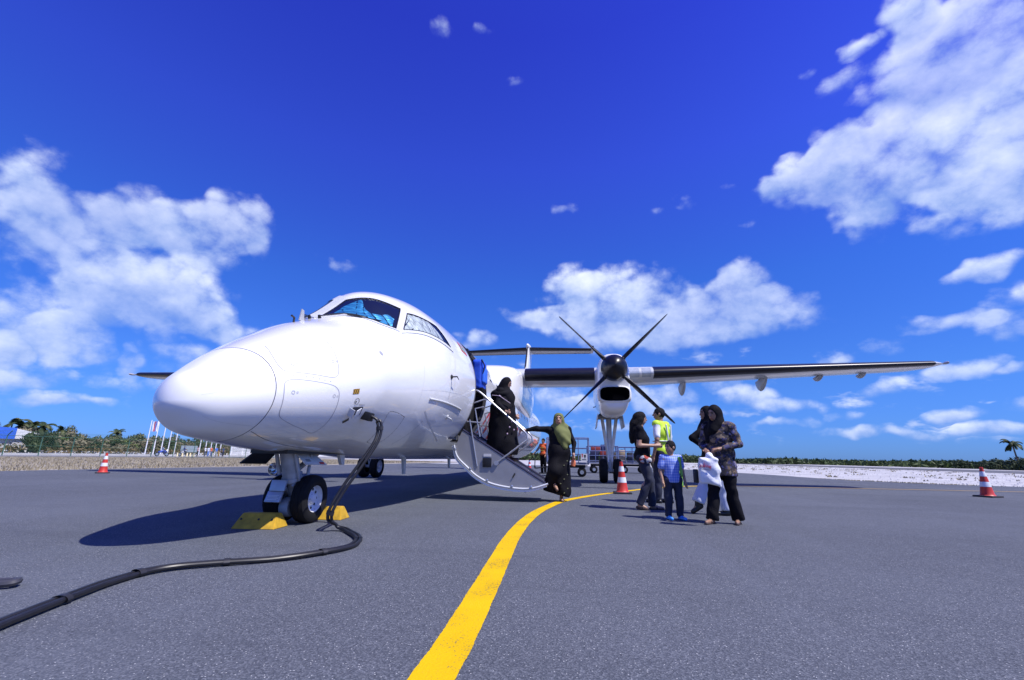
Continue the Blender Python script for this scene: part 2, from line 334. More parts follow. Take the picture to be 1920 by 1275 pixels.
# taxi line: ribbon with worn, slightly uneven edges
def ribbon(path, width, z, name, m, jit=.006, holes=False):
    P = catmull([(x, y, 0) for x, y in path], 40); V = []; F = []
    for i, p in enumerate(P):
        t = (P[min(i + 1, len(P) - 1)] - P[max(i - 1, 0)]).normalized(); n = Vector((-t.y, t.x, 0))
        wl = width / 2 + random.uniform(-jit, jit) + .0012 * math.sin(i * .31); wr = width / 2 + random.uniform(-jit, jit) + .0012 * math.sin(i * .23 + 1)
        V += [p + n * wl + Vector((0, 0, z)), p + n * wl * .33 + Vector((0, 0, z)), p - n * wr * .33 + Vector((0, 0, z)), p - n * wr + Vector((0, 0, z))]
        if i: b = 4 * i; F += [(b - 4 + k, b - 3 + k, b + 1 + k, b + k) for k in range(3)]
    return obj(name, V, F, m, None, False, kind='structure')
def worn_yellow():
    m = bpy.data.materials.new('worn_yellow_paint'); m.use_nodes = True; t = m.node_tree; b = t.nodes['Principled BSDF']; nn = t.nodes.new; lk = t.links.new
    O = nn('ShaderNodeTexCoord').outputs['Object']
    n1 = nn('ShaderNodeTexNoise'); n1.inputs['Scale'].default_value = 110; n1.inputs['Detail'].default_value = 3; lk(O, n1.inputs['Vector'])
    n2 = nn('ShaderNodeTexNoise'); n2.inputs['Scale'].default_value = 3; n2.inputs['Detail'].default_value = 4; lk(O, n2.inputs['Vector'])
    ad = nn('ShaderNodeMath'); ad.operation = 'MULTIPLY_ADD'; lk(n2.outputs[0], ad.inputs[0]); ad.inputs[1].default_value = .5; lk(n1.outputs[0], ad.inputs[2])
    r = nn('ShaderNodeMapRange'); lk(ad.outputs[0], r.inputs[0]); r.inputs[1].default_value = .89; r.inputs[2].default_value = .94
    mx = nn('ShaderNodeMix'); mx.data_type = 'RGBA'; lk(r.outputs[0], mx.inputs[0]); mx.inputs[6].default_value = (.70, .44, .002, 1); mx.inputs[7].default_value = (.2, .15, .06, 1)
    r2 = nn('ShaderNodeMapRange'); lk(n2.outputs[0], r2.inputs[0]); r2.inputs[1].default_value = .35; r2.inputs[2].default_value = .7
    m2 = nn('ShaderNodeMix'); m2.data_type = 'RGBA'; m2.blend_type = 'MULTIPLY'; m2.inputs[0].default_value = 1; lk(mx.outputs[2], m2.inputs[6])
    c3 = nn('ShaderNodeMix'); c3.data_type = 'RGBA'; lk(r2.outputs[0], c3.inputs[0]); c3.inputs[6].default_value = (1, 1, 1, 1); c3.inputs[7].default_value = (.86, .84, .8, 1); lk(c3.outputs[2], m2.inputs[7])
    lk(m2.outputs[2], b.inputs['Base Color']); b.inputs['Roughness'].default_value = .85; b.inputs['Specular IOR Level'].default_value = .15
    vo = nn('ShaderNodeTexVoronoi'); vo.inputs['Scale'].default_value = 95; lk(O, vo.inputs['Vector'])
    bu = nn('ShaderNodeBump'); bu.inputs['Strength'].default_value = .3; bu.inputs['Distance'].default_value = .004; lk(vo.outputs['Distance'], bu.inputs['Height']); lk(bu.outputs[0], b.inputs['Normal'])
    return m
M_wy = worn_yellow()
ribbon([(-.46, -12), (-.47, -4), (-.49, .5), (-.495, 1.62), (-.51, 2.1), (-.555, 2.9), (-.637, 4.4), (-.635, 5.7), (-.545, 6.8), (-.31, 8.1), (.2, 9.43), (.8, 10.6), (1.75, 12.3), (3.0, 13.75), (4.4, 14.45)], .152, .004, 'taxi_line', M_wy, .002)
ribbon([(3.2, 14.35), (8, 14.6), (14, 14.9), (30, 15.6), (58, 16)], .12, .008, 'apron_edge_line', mat('faded_orange_paint', (.5, .33, .1), .7))
# ------------------------------------------------------------------ aircraft
XC, YN = -3.04, 2.92
def pchip(xs, ys, x):
    xs = np.asarray(xs, float); ys = np.asarray(ys, float); x = np.asarray(x, float)
    h = np.diff(xs); d = np.diff(ys) / h; n = len(xs); m = np.zeros(n)
    for i in range(1, n - 1):
        if d[i - 1] * d[i] > 0:
            w1 = 2 * h[i] + h[i - 1]; w2 = h[i] + 2 * h[i - 1]; m[i] = (w1 + w2) / (w1 / d[i - 1] + w2 / d[i])
    m[0] = d[0]; m[-1] = d[-1]
    i = np.clip(np.searchsorted(xs, x) - 1, 0, n - 2); t = (x - xs[i]) / h[i]
    return ((1 + 2 * t) * (1 - t) ** 2) * ys[i] + t * (1 - t) ** 2 * h[i] * m[i] + t * t * (3 - 2 * t) * ys[i + 1] + t * t * (t - 1) * h[i] * m[i + 1]
FS = [0.0, .06, .22, .5, .9, 1.3, 1.65, 1.9, 2.2, 2.5, 2.9, 3.4, 4.0, 4.6, 5.2, 6.5, 17.2, 18.8, 20.4, 22.2, 23.8, 24.6]
FT = [1.075, 1.273, 1.389, 1.602, 1.853, 2.079, 2.237, 2.407, 2.647, 2.883, 3.027, 3.098, 3.114, 3.115, 3.115, 3.115, 3.115, 3.11, 3.1, 3.06, 3.0, 2.9]
FB = [1.075, .961, .839, .795, .748, .719, .712, .705, .695, .676, .657, .652, .649, .646, .646, .646, .646, .75, 1.1, 1.75, 2.3, 2.65]
FW = [0.0, .184, .351, .502, .684, .835, .906, .924, .958, 1.01, 1.106, 1.181, 1.219, 1.229, 1.229, 1.229, 1.229, 1.2, 1.0, .62, .3, .1]
FC = [1.075, 1.09, 1.13, 1.205, 1.307, 1.41, 1.49, 1.55, 1.62, 1.69, 1.76, 1.82, 1.86, 1.875, 1.875, 1.875, 1.875, 1.95, 2.15, 2.4, 2.65, 2.78]
FK = [0, 0, 0, 0, 0, .004, .025, .085, .12, .09, .03, .004] + [0] * 10
_us = np.linspace(0, 24.6 ** .5, 1500)
def _sm(a):
    v = pchip(np.sqrt(FS), a, _us); k = np.hanning(27); k /= k.sum()
    sm = np.convolve(np.concatenate([2 * v[0] - v[13:0:-1], v, np.full(13, v[-1])]), k, 'valid')
    w = np.clip((_us - .3) / .2, 0, 1); return v * (1 - w) + sm * w
_tab = [_sm(a) for a in (FT, FB, FW, FC, FK)]
def surf(s, t):
    s = np.asarray(s, float); t = np.asarray(t, float); u = np.sqrt(np.maximum(s, 0))
    Zt, Zb, Wd, Zc, K = [np.interp(u, _us, a) for a in _tab]
    c, sn = np.cos(t), np.sin(t); f = 1 - np.where(sn > 0, K * (2 * sn * c) ** 2, 0)
    z = Zc + f * np.where(sn > 0, (Zt - Zc) * sn, (Zc - Zb) * sn)
    return np.stack([XC + Wd * c * f, YN + s, z], -1)
def spt(s, td, off=0.0):
    t = R_(td); p = surf(s, t)
    if off:
        a = surf(s + .01, t) - surf(max(s - .01, 0), t); b = surf(s, t + .01) - surf(s, t - .01)
        n = np.cross(b, a); l = np.linalg.norm(n); n = n / (l if l > 1e-9 else 1)
        if np.dot(n, p - np.array([XC, YN + s + .3 if s < .5 else p[1], np.interp(math.sqrt(s), _us, _tab[3])])) < 0: n = -n
        p = p + n * off
    return Vector(p)
M_white = mat('white_aircraft_paint', (.86, .86, .85), .22, var=.015, vs=1.5, coat=.4)
def fus_paint():
    m = bpy.data.materials.new('fuselage_paint'); m.use_nodes = True; t = m.node_tree; b = t.nodes['Principled BSDF']; nn = t.nodes.new; lk = t.links.new
    O = nn('ShaderNodeTexCoord').outputs['Object']
    mp = nn('ShaderNodeMapping'); mp.inputs['Scale'].default_value = (3, .5, 2.2); lk(O, mp.inputs[0])
    n1 = nn('ShaderNodeTexNoise'); n1.inputs['Scale'].default_value = 1.6; n1.inputs['Detail'].default_value = 7; n1.inputs['Roughness'].default_value = .62; lk(mp.outputs[0], n1.inputs['Vector'])
    r = nn('ShaderNodeMapRange'); lk(n1.outputs[0], r.inputs[0]); r.inputs[1].default_value = .48; r.inputs[2].default_value = .78
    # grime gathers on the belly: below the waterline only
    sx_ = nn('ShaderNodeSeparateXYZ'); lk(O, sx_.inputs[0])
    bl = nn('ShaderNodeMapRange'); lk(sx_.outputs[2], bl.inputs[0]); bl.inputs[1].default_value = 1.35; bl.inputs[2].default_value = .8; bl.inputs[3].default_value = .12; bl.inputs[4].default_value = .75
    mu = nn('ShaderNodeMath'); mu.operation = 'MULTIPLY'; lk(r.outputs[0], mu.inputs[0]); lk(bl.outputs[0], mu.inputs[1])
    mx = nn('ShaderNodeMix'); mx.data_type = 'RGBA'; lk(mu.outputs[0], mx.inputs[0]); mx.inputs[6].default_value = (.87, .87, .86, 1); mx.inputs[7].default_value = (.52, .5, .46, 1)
    lk(mx.outputs[2], b.inputs['Base Color']); b.inputs['Roughness'].default_value = .25
    b.inputs['Coat Weight'].default_value = 1.0; b.inputs['Coat Roughness'].default_value = .025
    n2 = nn('ShaderNodeTexNoise'); n2.inputs['Scale'].default_value = 1.7; n2.inputs['Detail'].default_value = 2; lk(O, n2.inputs['Vector'])
    bu = nn('ShaderNodeBump'); bu.inputs['Strength'].default_value = .05; bu.inputs['Distance'].default_value = .03; lk(n2.outputs[0], bu.inputs['Height']); lk(bu.outputs[0], b.inputs['Normal']); lk(bu.outputs[0], b.inputs['Coat Normal'])
    return m
M_fus = fus_paint()
M_gap = mat('panel_gap', (.06, .06, .07), .8)
M_greygap = mat('fine_panel_gap', (.4, .4, .43), .8)
M_boot = mat('black_rubber_boot', (.008, .008, .013), .32, var=.2)
M_black = mat('black_paint', (.012, .012, .014), .4)
M_dark = mat('dark_metal', (.04, .04, .045), .5, .3)
M_alu = mat('bare_aluminium', (.62, .63, .65), .32, .85, var=.08, vs=12)
M_lgrey = mat('light_grey_paint', (.56, .57, .58), .4, var=.06)
M_mgrey = mat('mid_grey_paint', (.34, .35, .37), .45, var=.08)
M_under = mat('grey_wing_underside', (.5, .5, .5), .35, var=.07, vs=3)
M_tyre = mat('tyre_rubber', (.009, .009, .0105), .8, var=.3, vs=9, spec=.25)
M_red = mat('red_lettering', (.55, .03, .03), .4, var=.05)
M_paneshade = mat('cockpit_shade_black', (.008, .009, .012), .25)
def thin_glass():
    m = bpy.data.materials.new('window_glass'); m.use_nodes = True; t = m.node_tree; t.nodes.clear(); nn = t.nodes.new; lk = t.links.new
    g = nn('ShaderNodeBsdfGlossy'); g.inputs['Roughness'].default_value = .02; tr = nn('ShaderNodeBsdfTransparent'); tr.inputs[0].default_value = (.82, .9, .95, 1)
    lw = nn('ShaderNodeLayerWeight'); lw.inputs[0].default_value = .5; pw = nn('ShaderNodeMath'); pw.operation = 'POWER'; lk(lw.outputs['Facing'], pw.inputs[0]); pw.inputs[1].default_value = 4.0
    fr = nn('ShaderNodeMath'); fr.operation = 'MULTIPLY_ADD'; lk(pw.outputs[0], fr.inputs[0]); fr.inputs[1].default_value = .8; fr.inputs[2].default_value = .05; mx = nn('ShaderNodeMixShader'); lk(fr.outputs[0], mx.inputs[0]); lk(tr.outputs[0], mx.inputs[1]); lk(g.outputs[0], mx.inputs[2])
    o = nn('ShaderNodeOutputMaterial'); lk(mx.outputs[0], o.inputs[0]); return m
M_glass = thin_glass()
def foil(name, c1, c2, st, rot, metal):
    m = bpy.data.materials.new(name); m.use_nodes = True; t = m.node_tree; b = t.nodes['Principled BSDF']; nn = t.nodes.new; lk = t.links.new
    O = nn('ShaderNodeTexCoord').outputs['Object']; mp = nn('ShaderNodeMapping'); mp.inputs['Rotation'].default_value = rot; mp.inputs['Scale'].default_value = st; lk(O, mp.inputs[0])
    n2 = nn('ShaderNodeTexNoise'); n2.inputs['Scale'].default_value = 9; n2.inputs['Detail'].default_value = 3; lk(mp.outputs[0], n2.inputs['Vector'])
    r = nn('ShaderNodeMapRange'); lk(n2.outputs[0], r.inputs[0]); r.inputs[1].default_value = .35; r.inputs[2].default_value = .65
    mx = nn('ShaderNodeMix'); mx.data_type = 'RGBA'; lk(r.outputs[0], mx.inputs[0]); mx.inputs[6].default_value = (*c1, 1); mx.inputs[7].default_value = (*c2, 1)
    lk(mx.outputs[2], b.inputs['Base Color']); b.inputs['Metallic'].default_value = metal; b.inputs['Roughness'].default_value = .45
    bu = nn('ShaderNodeBump'); bu.inputs['Strength'].default_value = .5; bu.inputs['Distance'].default_value = .02; lk(n2.outputs[0], bu.inputs['Height']); lk(bu.outputs[0], b.inputs['Normal'])
    return m
M_foilb = foil('blue_foil_sunshade', (.015, .13, .3), (.06, .38, .62), (1, 1, 4), (0, 0, 0), .35)
M_foils = foil('silver_foil_sunshade', (.36, .34, .29), (.92, .87, .74), (1, 4.5, 1.2), (.6, 0, 0), .15)

AC = root('turboprop_airliner', (XC, 13.0, 0), 'white twin propeller airliner with black leading edges parked nose towards us', 'airplane')
DOOR_S = (4.75, 5.66); DOOR_T = (-47.5, 42.5)
SST = np.unique(np.round(np.concatenate([[.505], np.arange(.56, 3.6, .05), np.arange(3.6, 4.75, .1), [4.75], np.arange(4.841, 5.65, .091), [5.66], np.arange(5.8, 17.2, .4), np.arange(17.2, 24.6, .2), [24.6]]), 4))
TH = np.arange(-90, 270, 2.5)
SSg, TTg = np.meshgrid(SST, np.radians(TH), indexing='ij'); P = surf(SSg, TTg); nv = len(TH)
V = [tuple(p) for p in P.reshape(-1, 3)]; F = []
for i in range(len(SST) - 1):
    for j in range(nv):
        sm_ = (SST[i] + SST[i + 1]) / 2; tm = TH[j] + 1.25
        if DOOR_S[0] < sm_ < DOOR_S[1] and DOOR_T[0] < tm < DOOR_T[1]: continue
        F.append((i * nv + j, i * nv + (j + 1) % nv, (i + 1) * nv + (j + 1) % nv, (i + 1) * nv + j))
F.append(tuple((len(SST) - 1) * nv + j for j in range(nv)))
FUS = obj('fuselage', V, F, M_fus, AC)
# radome, a separate moulding with a real gap behind it
rs = np.concatenate([np.linspace(.0004, .55, 26) ** 2 * (.498 / .3025)])
V, F = grid(len(rs), nv, lambda i, j: tuple(surf(rs[i], R_(TH[j]))), True); F.append(tuple(range(nv - 1, -1, -1)))
rad = obj('radome', V, F, mat('radome_paint', (.87, .87, .86), .28, var=.02, vs=2, coat=.4), AC)
V, F = grid(2, nv, lambda i, j: tuple(spt(.488 + .022 * i, TH[j], -.005)), True)
obj('radome_seam', V, F, mat('seam_grey', (.16, .16, .18), .8), rad)
def line(pts, w, name, m=M_gap, closed=False, off=.0015, sub=6, parent=FUS):
    P2 = catmull([(a, b * .02, 0) for a, b in pts], sub, closed); V = []; F = []; n = len(P2)
    for i, p in enumerate(P2):
        t = (P2[(i + 1) % n] - P2[i - 1]) if closed else (P2[min(i + 1, n - 1)] - P2[max(i - 1, 0)])
        t = t.normalized() if t.length > 1e-9 else Vector((1, 0, 0)); q = Vector((-t.y, t.x, 0)) * w / 2
        for s_ in (1, -1): V.append(spt(p.x + s_ * q.x, (p.y + s_ * q.y) / .02, off))
    for i in range(n if closed else n - 1): j = (i + 1) % n; F.append((2 * i, 2 * i + 1, 2 * j + 1, 2 * j))
    return obj(name, V, F, m, parent)
HA = [(.63, 66), (.575, 48), (.56, 34), (.585, 25), (.66, 20.5), (.8, 15), (.97, 9), (1.03, 9), (1.06, 14), (1.085, 30), (1.11, 47), (1.10, 59), (1.02, 67), (.8, 70)]
HB = [(.565, 8), (.60, 12.5), (.66, 12), (.82, 7), (.97, 2), (1.04, -2), (1.08, -8.5), (1.11, -25.5), (1.115, -38), (1.09, -46.5), (1.03, -46.5), (.96, -44), (.8, -39), (.66, -32.5), (.60, -26), (.575, -12)]
line(HA[:-3], .007, 'hatch_outline', M_greygap); line(HB, .007, 'hatch_outline', M_greygap, True)
line([(a, 180 - b) for a, b in HB], .009, 'hatch_outline', M_greygap, True)
line([(.075, 10), (.2, 13), (.43, 14)], .004, 'lightning_strip', M_greygap, parent=rad)
line([(.12, -40), (.25, -42), (.48, -44)], .006, 'lightning_strip', M_lgrey, parent=rad)
def disc(s, t, r, name, m, off=.003, n=18, ring=None, parent=FUS):
    c = spt(s, t); a = (spt(s + .02, t) - c).normalized(); nrm = (spt(s, t, .05) - c).normalized(); b = nrm.cross(a)
    V = []; F = []
    if ring is None:
        V = [c + nrm * off] + [c + nrm * off + (a * math.cos(2 * math.pi * k / n) + b * math.sin(2 * math.pi * k / n)) * r for k in range(n)]
        F = [(0, 1 + k, 1 + (k + 1) % n) for k in range(n)]
    else:
        for rr in (r, r - ring): V += [c + nrm * off + (a * math.cos(2 * math.pi * k / n) + b * math.sin(2 * math.pi * k / n)) * rr for k in range(n)]
        F = [(k, (k + 1) % n, n + (k + 1) % n, n + k) for k in range(n)]
    return obj(name, V, F, m, parent)
for s, t in ((.67, 30), (1.03, 24), (.64, -2), (1.03, -9)):
    disc(s, t, .016, 'latch', M_greygap, ring=.004); disc(s + .035, t - .6, .009, 'latch', M_greygap, ring=.003)
mbr = MB()
for k in range(7):
    c = spt(.64 + k * .055, 17.2 - k * 2.0, .002); nrm = (spt(.64 + k * .055, 17.2 - k * 2.0, .05) - c).normalized(); mbr.lathe([(.005, 0), (.004, .002)], c, nrm, 8)
mbr.build('rivet_row', M_lgrey, FUS, kind='stuff')
line([(.52, -52), (.75, -62), (1.1, -68), (1.5, -71)], .008, 'belly_panel_joint', M_gap)
line([(1.5, -90 + 22), (2.2, -90 + 24), (3.4, -62)], .005, 'belly_panel_joint', M_greygap)
LV = [(2.05, -27), (2.2, -26.5), (2.44, -30), (2.47, -32), (2.48, -45), (2.46, -54), (2.35, -57), (2.2, -56), (2.17, -53), (2.1, -40)]
line(LV, .006, 'louvre_panel_outline', mat('louvre_gap', (.2, .2, .23), .8), True)
line([(2.95, -33), (2.85, -45), (2.75, -56)], .005, 'panel_seam', mat('louvre_gap', (.2, .2, .23), .8)); line([(3.25, -38), (3.1, -50), (3.0, -60)], .004, 'panel_seam', M_greygap)
lr = MB()
for q in catmull([(a, b_ * .02, 0) for a, b_ in LV], 3, True):
    cc = spt(q.x, q.y / .02, .002); lr.lathe([(.0045, 0), (.004, .002)], cc, (spt(q.x, q.y / .02, .05) - cc).normalized(), 6)
lr.build('rivet_row', M_dark, FUS, kind='stuff')
for s_j in (2.62, 3.55, 4.35, 6.6, 8.4, 10.2): line([(s_j, t_) for t_ in range(-70, 30, 10)], .0035, 'skin_joint', mat('skin_joint_grey', (.6, .6, .62), .7), sub=3)
line([(2.6, -10), (3.6, -10), (4.5, -10)], .003, 'skin_joint', mat('skin_joint_grey', (.6, .6, .62), .7))
# grime trails on the belly behind the gear bay
line([(2.85, -25), (3.1, -33), (3.5, -41), (4.1, -50)], .02, 'scuffed_joint', M_lgrey)
# ---- cockpit glazing
def quadpatch(c, n, m_, off, fn=None):
    A, B, C_, D = c     # BL, BR, TR, TL in (s, theta)
    def f(i, j):
        u, v = i / (n - 1), j / (m_ - 1)
        s = (A[0] * (1 - u) + B[0] * u) * (1 - v) + (D[0] * (1 - u) + C_[0] * u) * v
        t = (A[1] * (1 - u) + B[1] * u) * (1 - v) + (D[1] * (1 - u) + C_[1] * u) * v
        return spt(s, t, off + (fn(u, v) if fn else 0))
    return grid(n, m_, f)
def frame(ci, co, name, m, off, parent, n=14):
    mb = MB()
    for k in range(4):
        a, b = ci[k], ci[(k + 1) % 4]; c, d = co[k], co[(k + 1) % 4]
        V = []; F = []
        for i in range(n):
            u = i / (n - 1); q = (a[0] * (1 - u) + b[0] * u, a[1] * (1 - u) + b[1] * u); w = (c[0] * (1 - u) + d[0] * u, c[1] * (1 - u) + d[1] * u)
            V += [spt(*q, .002), spt(*q, off), spt(*w, off * .9), spt(*w, .0005)]
            if i: e = 4 * i; F += [(e - 4 + k2, e - 3 + k2, e + 1 + k2, e + k2) for k2 in range(3)]
        mb.add(V, F)
    return mb.build(name, m, parent)
PF_i = [(1.745, 87), (2.375, 38.5), (2.70, 54), (2.205, 87)]; PF_o = [(1.66, 89.7), (2.40, 35), (2.79, 54.5), (2.28, 89.7)]
PS_i = [(2.47, 35), (3.50, 22.5), (3.29, 38), (2.745, 48.5)]; PS_o = [(2.42, 33), (3.58, 19.5), (3.34, 41), (2.80, 52.5)]
for side in (0, 1):
    mir = (lambda c: c) if side == 0 else (lambda c: [(a, 180 - b) for a, b in c])
    PFs = PF_i if side == 0 else [(1.80, 79), PF_i[1], PF_i[2], (2.28, 80)]
    for nm, ci, co in (('windscreen', PFs, PF_o), ('side_window', PS_i, PS_o)):
        ci, co = mir(ci), mir(co)
        fr = frame(ci, co, nm + '_frame', mat('window_frame_paint', (.66, .67, .68), .35, var=.05), .014, AC)
        V, F = quadpatch(ci, 14, 8, .0025); obj('dark_pane_backing', V, F, M_paneshade, fr)  # near-black sheet on the closed skin, painted as the unlit cockpit
        if nm == 'windscreen':
            A, B, C_, D = ci
            bl = lambda u, v: ((A[0] * (1 - u) + B[0] * u) * (1 - v) + (D[0] * (1 - u) + C_[0] * u) * v, (A[1] * (1 - u) + B[1] * u) * (1 - v) + (D[1] * (1 - u) + C_[1] * u) * v)
            top = lambda u: .30 + .62 * math.exp(-((u - .26) / .15) ** 2) + .14 * math.exp(-((u - .84) / .12) ** 2)
            V, F = grid(40, 14, lambda i, j: spt(*bl(.1 + .84 * i / 39, .03 + (top(.1 + .84 * i / 39) - .03) * j / 13), .005 + .003 * math.sin(i * .8 + j * .5)))
            obj('sunshade', V, F, M_foilb, fr, label='crinkled blue foil sunshade behind the windscreen')
        else:
            A, B, C_, D = ci
            bl2 = lambda u, v: ((A[0] * (1 - u) + B[0] * u) * (1 - v) + (D[0] * (1 - u) + C_[0] * u) * v, (A[1] * (1 - u) + B[1] * u) * (1 - v) + (D[1] * (1 - u) + C_[1] * u) * v)
            V, F = grid(40, 14, lambda i, j: spt(*bl2((.02 + (.72 + .1 * (1 - j / 13)) * i / 39), .04 + .92 * j / 13), .005 + .0028 * math.sin(i * .75 - j * .45)))
            obj('sunshade', V, F, M_foils, fr, label='silver foil curtain behind the side window')
        V, F = quadpatch(ci, 14, 8, .010); obj('glass_pane', V, F, M_glass, fr)
        mbg = MB()      # rubber seal
        n = 12
        loop = []
        for k in range(4):
            for i in range(n): u = i / n; loop.append(spt(ci[k][0] * (1 - u) + ci[(k + 1) % 4][0] * u, ci[k][1] * (1 - u) + ci[(k + 1) % 4][1] * u, .012))
        mbg.tube(loop, .007, 6, closed=True); mbg.build('rubber_seal', M_black, fr)
        riv = MB()
        for k in range(4):
            L_ = 10 if k % 2 else 22
            for i in range(L_):
                u = (i + .5) / L_
                q = [(ci[k][z] * (1 - u) + ci[(k + 1) % 4][z] * u) * .45 + (co[k][z] * (1 - u) + co[(k + 1) % 4][z] * u) * .55 for z in (0, 1)]
                c = spt(q[0], q[1], .0135); nr = (spt(q[0], q[1], .05) - c).normalized(); riv.lathe([(.0035, 0), (.003, .002)], c, nr, 6)
        riv.build('rivet_row', M_mgrey, fr, kind='stuff')
    # wiper
    s0 = (1.66, 86) if side == 0 else (1.66, 94); s1 = (2.05, 62) if side == 0 else (2.05, 118)
    wp = MB(); wp.tube([spt(*s0, .03), spt(s0[0] * .5 + s1[0] * .5, s0[1] * .5 + s1[1] * .5, .035), spt(*s1, .028)], .007, 6)
    wp.tube([spt(s1[0] - .17, s1[1] + (10 if side == 0 else -10), .024), spt(s1[0] + .19, s1[1] - (11 if side == 0 else -11), .024)], .008, 6)
    wp.lathe([(.02, 0), (.015, .04)], spt(*s0), (0, -.5, 1), 10); wp.build('windscreen_wiper', M_black, AC)
# small things on the nose
p = spt(1.52, 95); mb = MB(); mb.prism([p + Vector((0, -.03, 0)), p + Vector((0, .06, 0)), p + Vector((0, .035, .13)), p + Vector((0, -.005, .14))], (-.006, 0, 0), (.006, 0, 0)); mb.build('ice_probe', M_mgrey, AC)
p = spt(1.36, 93); mb = MB(); mb.tube([p, p + Vector((0, 0, .05)), p + Vector((0, -.05, .06))], .012, 8); mb.build('pitot_probe', M_dark, AC)
disc(1.77, 24, .026, 'static_port', M_mgrey); disc(1.77, 24, .032, 'static_port_ring', M_greygap, ring=.004)
# stall vane and pitot blades on the flank
def vane(s, t, name, span=.09):
    c = spt(s, t, .002); nr = (spt(s, t, .1) - c).normalized(); mb = MB(); mb.lathe([(.035, 0), (.03, .012)], c, nr, 16)
    mb.tube([c, c + nr * span, c + nr * span + Vector((0, .1, -.03))], [.012, .01, .005], 8); return mb.build(name, M_dark if span > .08 else M_lgrey, AC)
vane(3.38, 1, 'stall_vane'); vane(3.66, -28, 'pitot_probe', .07)
line([(3.4, -2.5), (3.41, -16)], .012, 'probe_streak', M_lgrey)
c0, c1 = spt(2.84, -16, .012), spt(4.12, -20.5, .012); mb = MB(); mb.tube([spt(2.84 + k * .128, -16 - k * .45, .006) for k in range(11)], .012, 8); mb.build('drip_rail', M_lgrey, AC)
# placard with hazard stripes, filler ring, small stencilled notes
V, F = quadpatch([(1.235, -9), (1.315, -9), (1.31, -4.6), (1.23, -4.6)], 4, 4, .003)
def stripes():
    m = bpy.data.materials.new('amber_hatch_placard'); m.use_nodes = True; t = m.node_tree; b = t.nodes['Principled BSDF']; nn = t.nodes.new
    w = nn('ShaderNodeTexWave'); w.inputs['Scale'].default_value = 16; w.bands_direction = 'DIAGONAL'; t.links.new(nn('ShaderNodeTexCoord').outputs['Object'], w.inputs['Vector'])
    mx = nn('ShaderNodeMix'); mx.data_type = 'RGBA'; t.links.new(w.outputs[0], mx.inputs[0]); mx.inputs[6].default_value = (.05, .03, .01, 1); mx.inputs[7].default_value = (.55, .32, .04, 1); t.links.new(mx.outputs[2], b.inputs['Base Color']); return m
obj('warning_placard', V, F, stripes(), FUS)
disc(1.325, -15.5, .034, 'filler_cap', M_gap, ring=.005, n=24); disc(1.315, -15.8, .009, 'filler_cap', M_gap)
line([(1.37, -18), (1.47, -19)], .006, 'stencil', M_mgrey); line([(1.38, -19), (1.45, -19.8)], .006, 'stencil', M_mgrey)
# external power receptacle: open flap, recess and socket
M_flap = mat('white_flap', (.74, .75, .76), .4)
c = spt(1.36, -24); nr = (spt(1.36, -24, .1) - c).normalized()
def frm(c, s, t):
    a = (spt(s + .05, t) - spt(s, t)).normalized(); n = (spt(s, t, .1) - spt(s, t)).normalized(); b = n.cross(a); return Matrix((a, b, n)).transposed()
Mx = frm(c, 1.36, -24)
mb = MB(); mb.box(c + nr * .004 + Mx @ Vector((.03, 0, 0)), (.07, .045, .003), Mx, 0); mb.build('power_recess', M_gap, AC)
flap = MB(); flap.box(c + nr * .075 + Mx @ Vector((-.035, .012, 0)), (.07, .042, .003), Mx @ Matrix.Rotation(R_(24), 3, 'Y'), .002); flap.build('power_flap', M_flap, AC)
mb = MB(); mb.box(c + nr * .04 + Mx @ Vector((-.09, .0, 0)), (.004, .04, .035), Mx, 0); mb.build('flap_bracket', M_lgrey, AC)
mb = MB(); mb.box(spt(1.33, -33, .003), (.035, .014, .003), frm(c, 1.33, -33) @ Matrix.Rotation(.6, 3, 'Z')); mb.build('vent_slot', M_black, AC)
# ---- cabin door opening, frame and interior
fr = MB()
def dl(s, t, off): return spt(s, t, off)
ring = []
n = 16
for k in range(n): ring.append((DOOR_S[0], DOOR_T[0] + (DOOR_T[1] - DOOR_T[0]) * k / n))
for k in range(4): ring.append((DOOR_S[0] + (DOOR_S[1] - DOOR_S[0]) * k / 4, DOOR_T[1]))
for k in range(n): ring.append((DOOR_S[1], DOOR_T[1] - (DOOR_T[1] - DOOR_T[0]) * k / n))
for k in range(4): ring.append((DOOR_S[1] - (DOOR_S[1] - DOOR_S[0]) * k / 4, DOOR_T[0]))
cs, ct = sum(DOOR_S) / 2, sum(DOOR_T) / 2
V = []; F = []
for s, t in ring:
    so = s + (.035 if s > cs else -.035); 
    V += [dl(so if s in DOOR_S else s, t + (1.2 if t == DOOR_T[1] else -1.2 if t == DOOR_T[0] else 0), .003), dl(s, t, .006), dl(s, t, -.05)]
for i in range(len(ring)):
    j = (i + 1) % len(ring); F += [(3 * i, 3 * i + 1, 3 * j + 1, 3 * j), (3 * i + 1, 3 * i + 2, 3 * j + 2, 3 * j + 1)]
obj('door_frame', V, F, mat('door_frame_grey', (.12, .12, .13), .5), AC, auto=40)
mb = MB(); y0, y1 = YN + 4.45, YN + 5.75
for (c, h) in (((-3.0, (y0 + y1) / 2, 1.03), (.85, .65, .04)), ((-3.9, (y0 + y1) / 2, 1.9), (.02, .65, .85)), ((-3.0, (y0 + y1) / 2, 2.72), (.7, .65, .02))): mb.box(c, h)
def bulk(y): return [(XC + 1.17 * math.cos(R_(a)), y, 1.875 + 1.17 * math.sin(R_(a))) for a in range(-40, 221, 10)]
mb.prism(bulk(y0), (0, -.01, 0), (0, .01, 0))
mb.build('cabin_vestibule', mat('vestibule_lining', (.12, .12, .125), .6), AC)
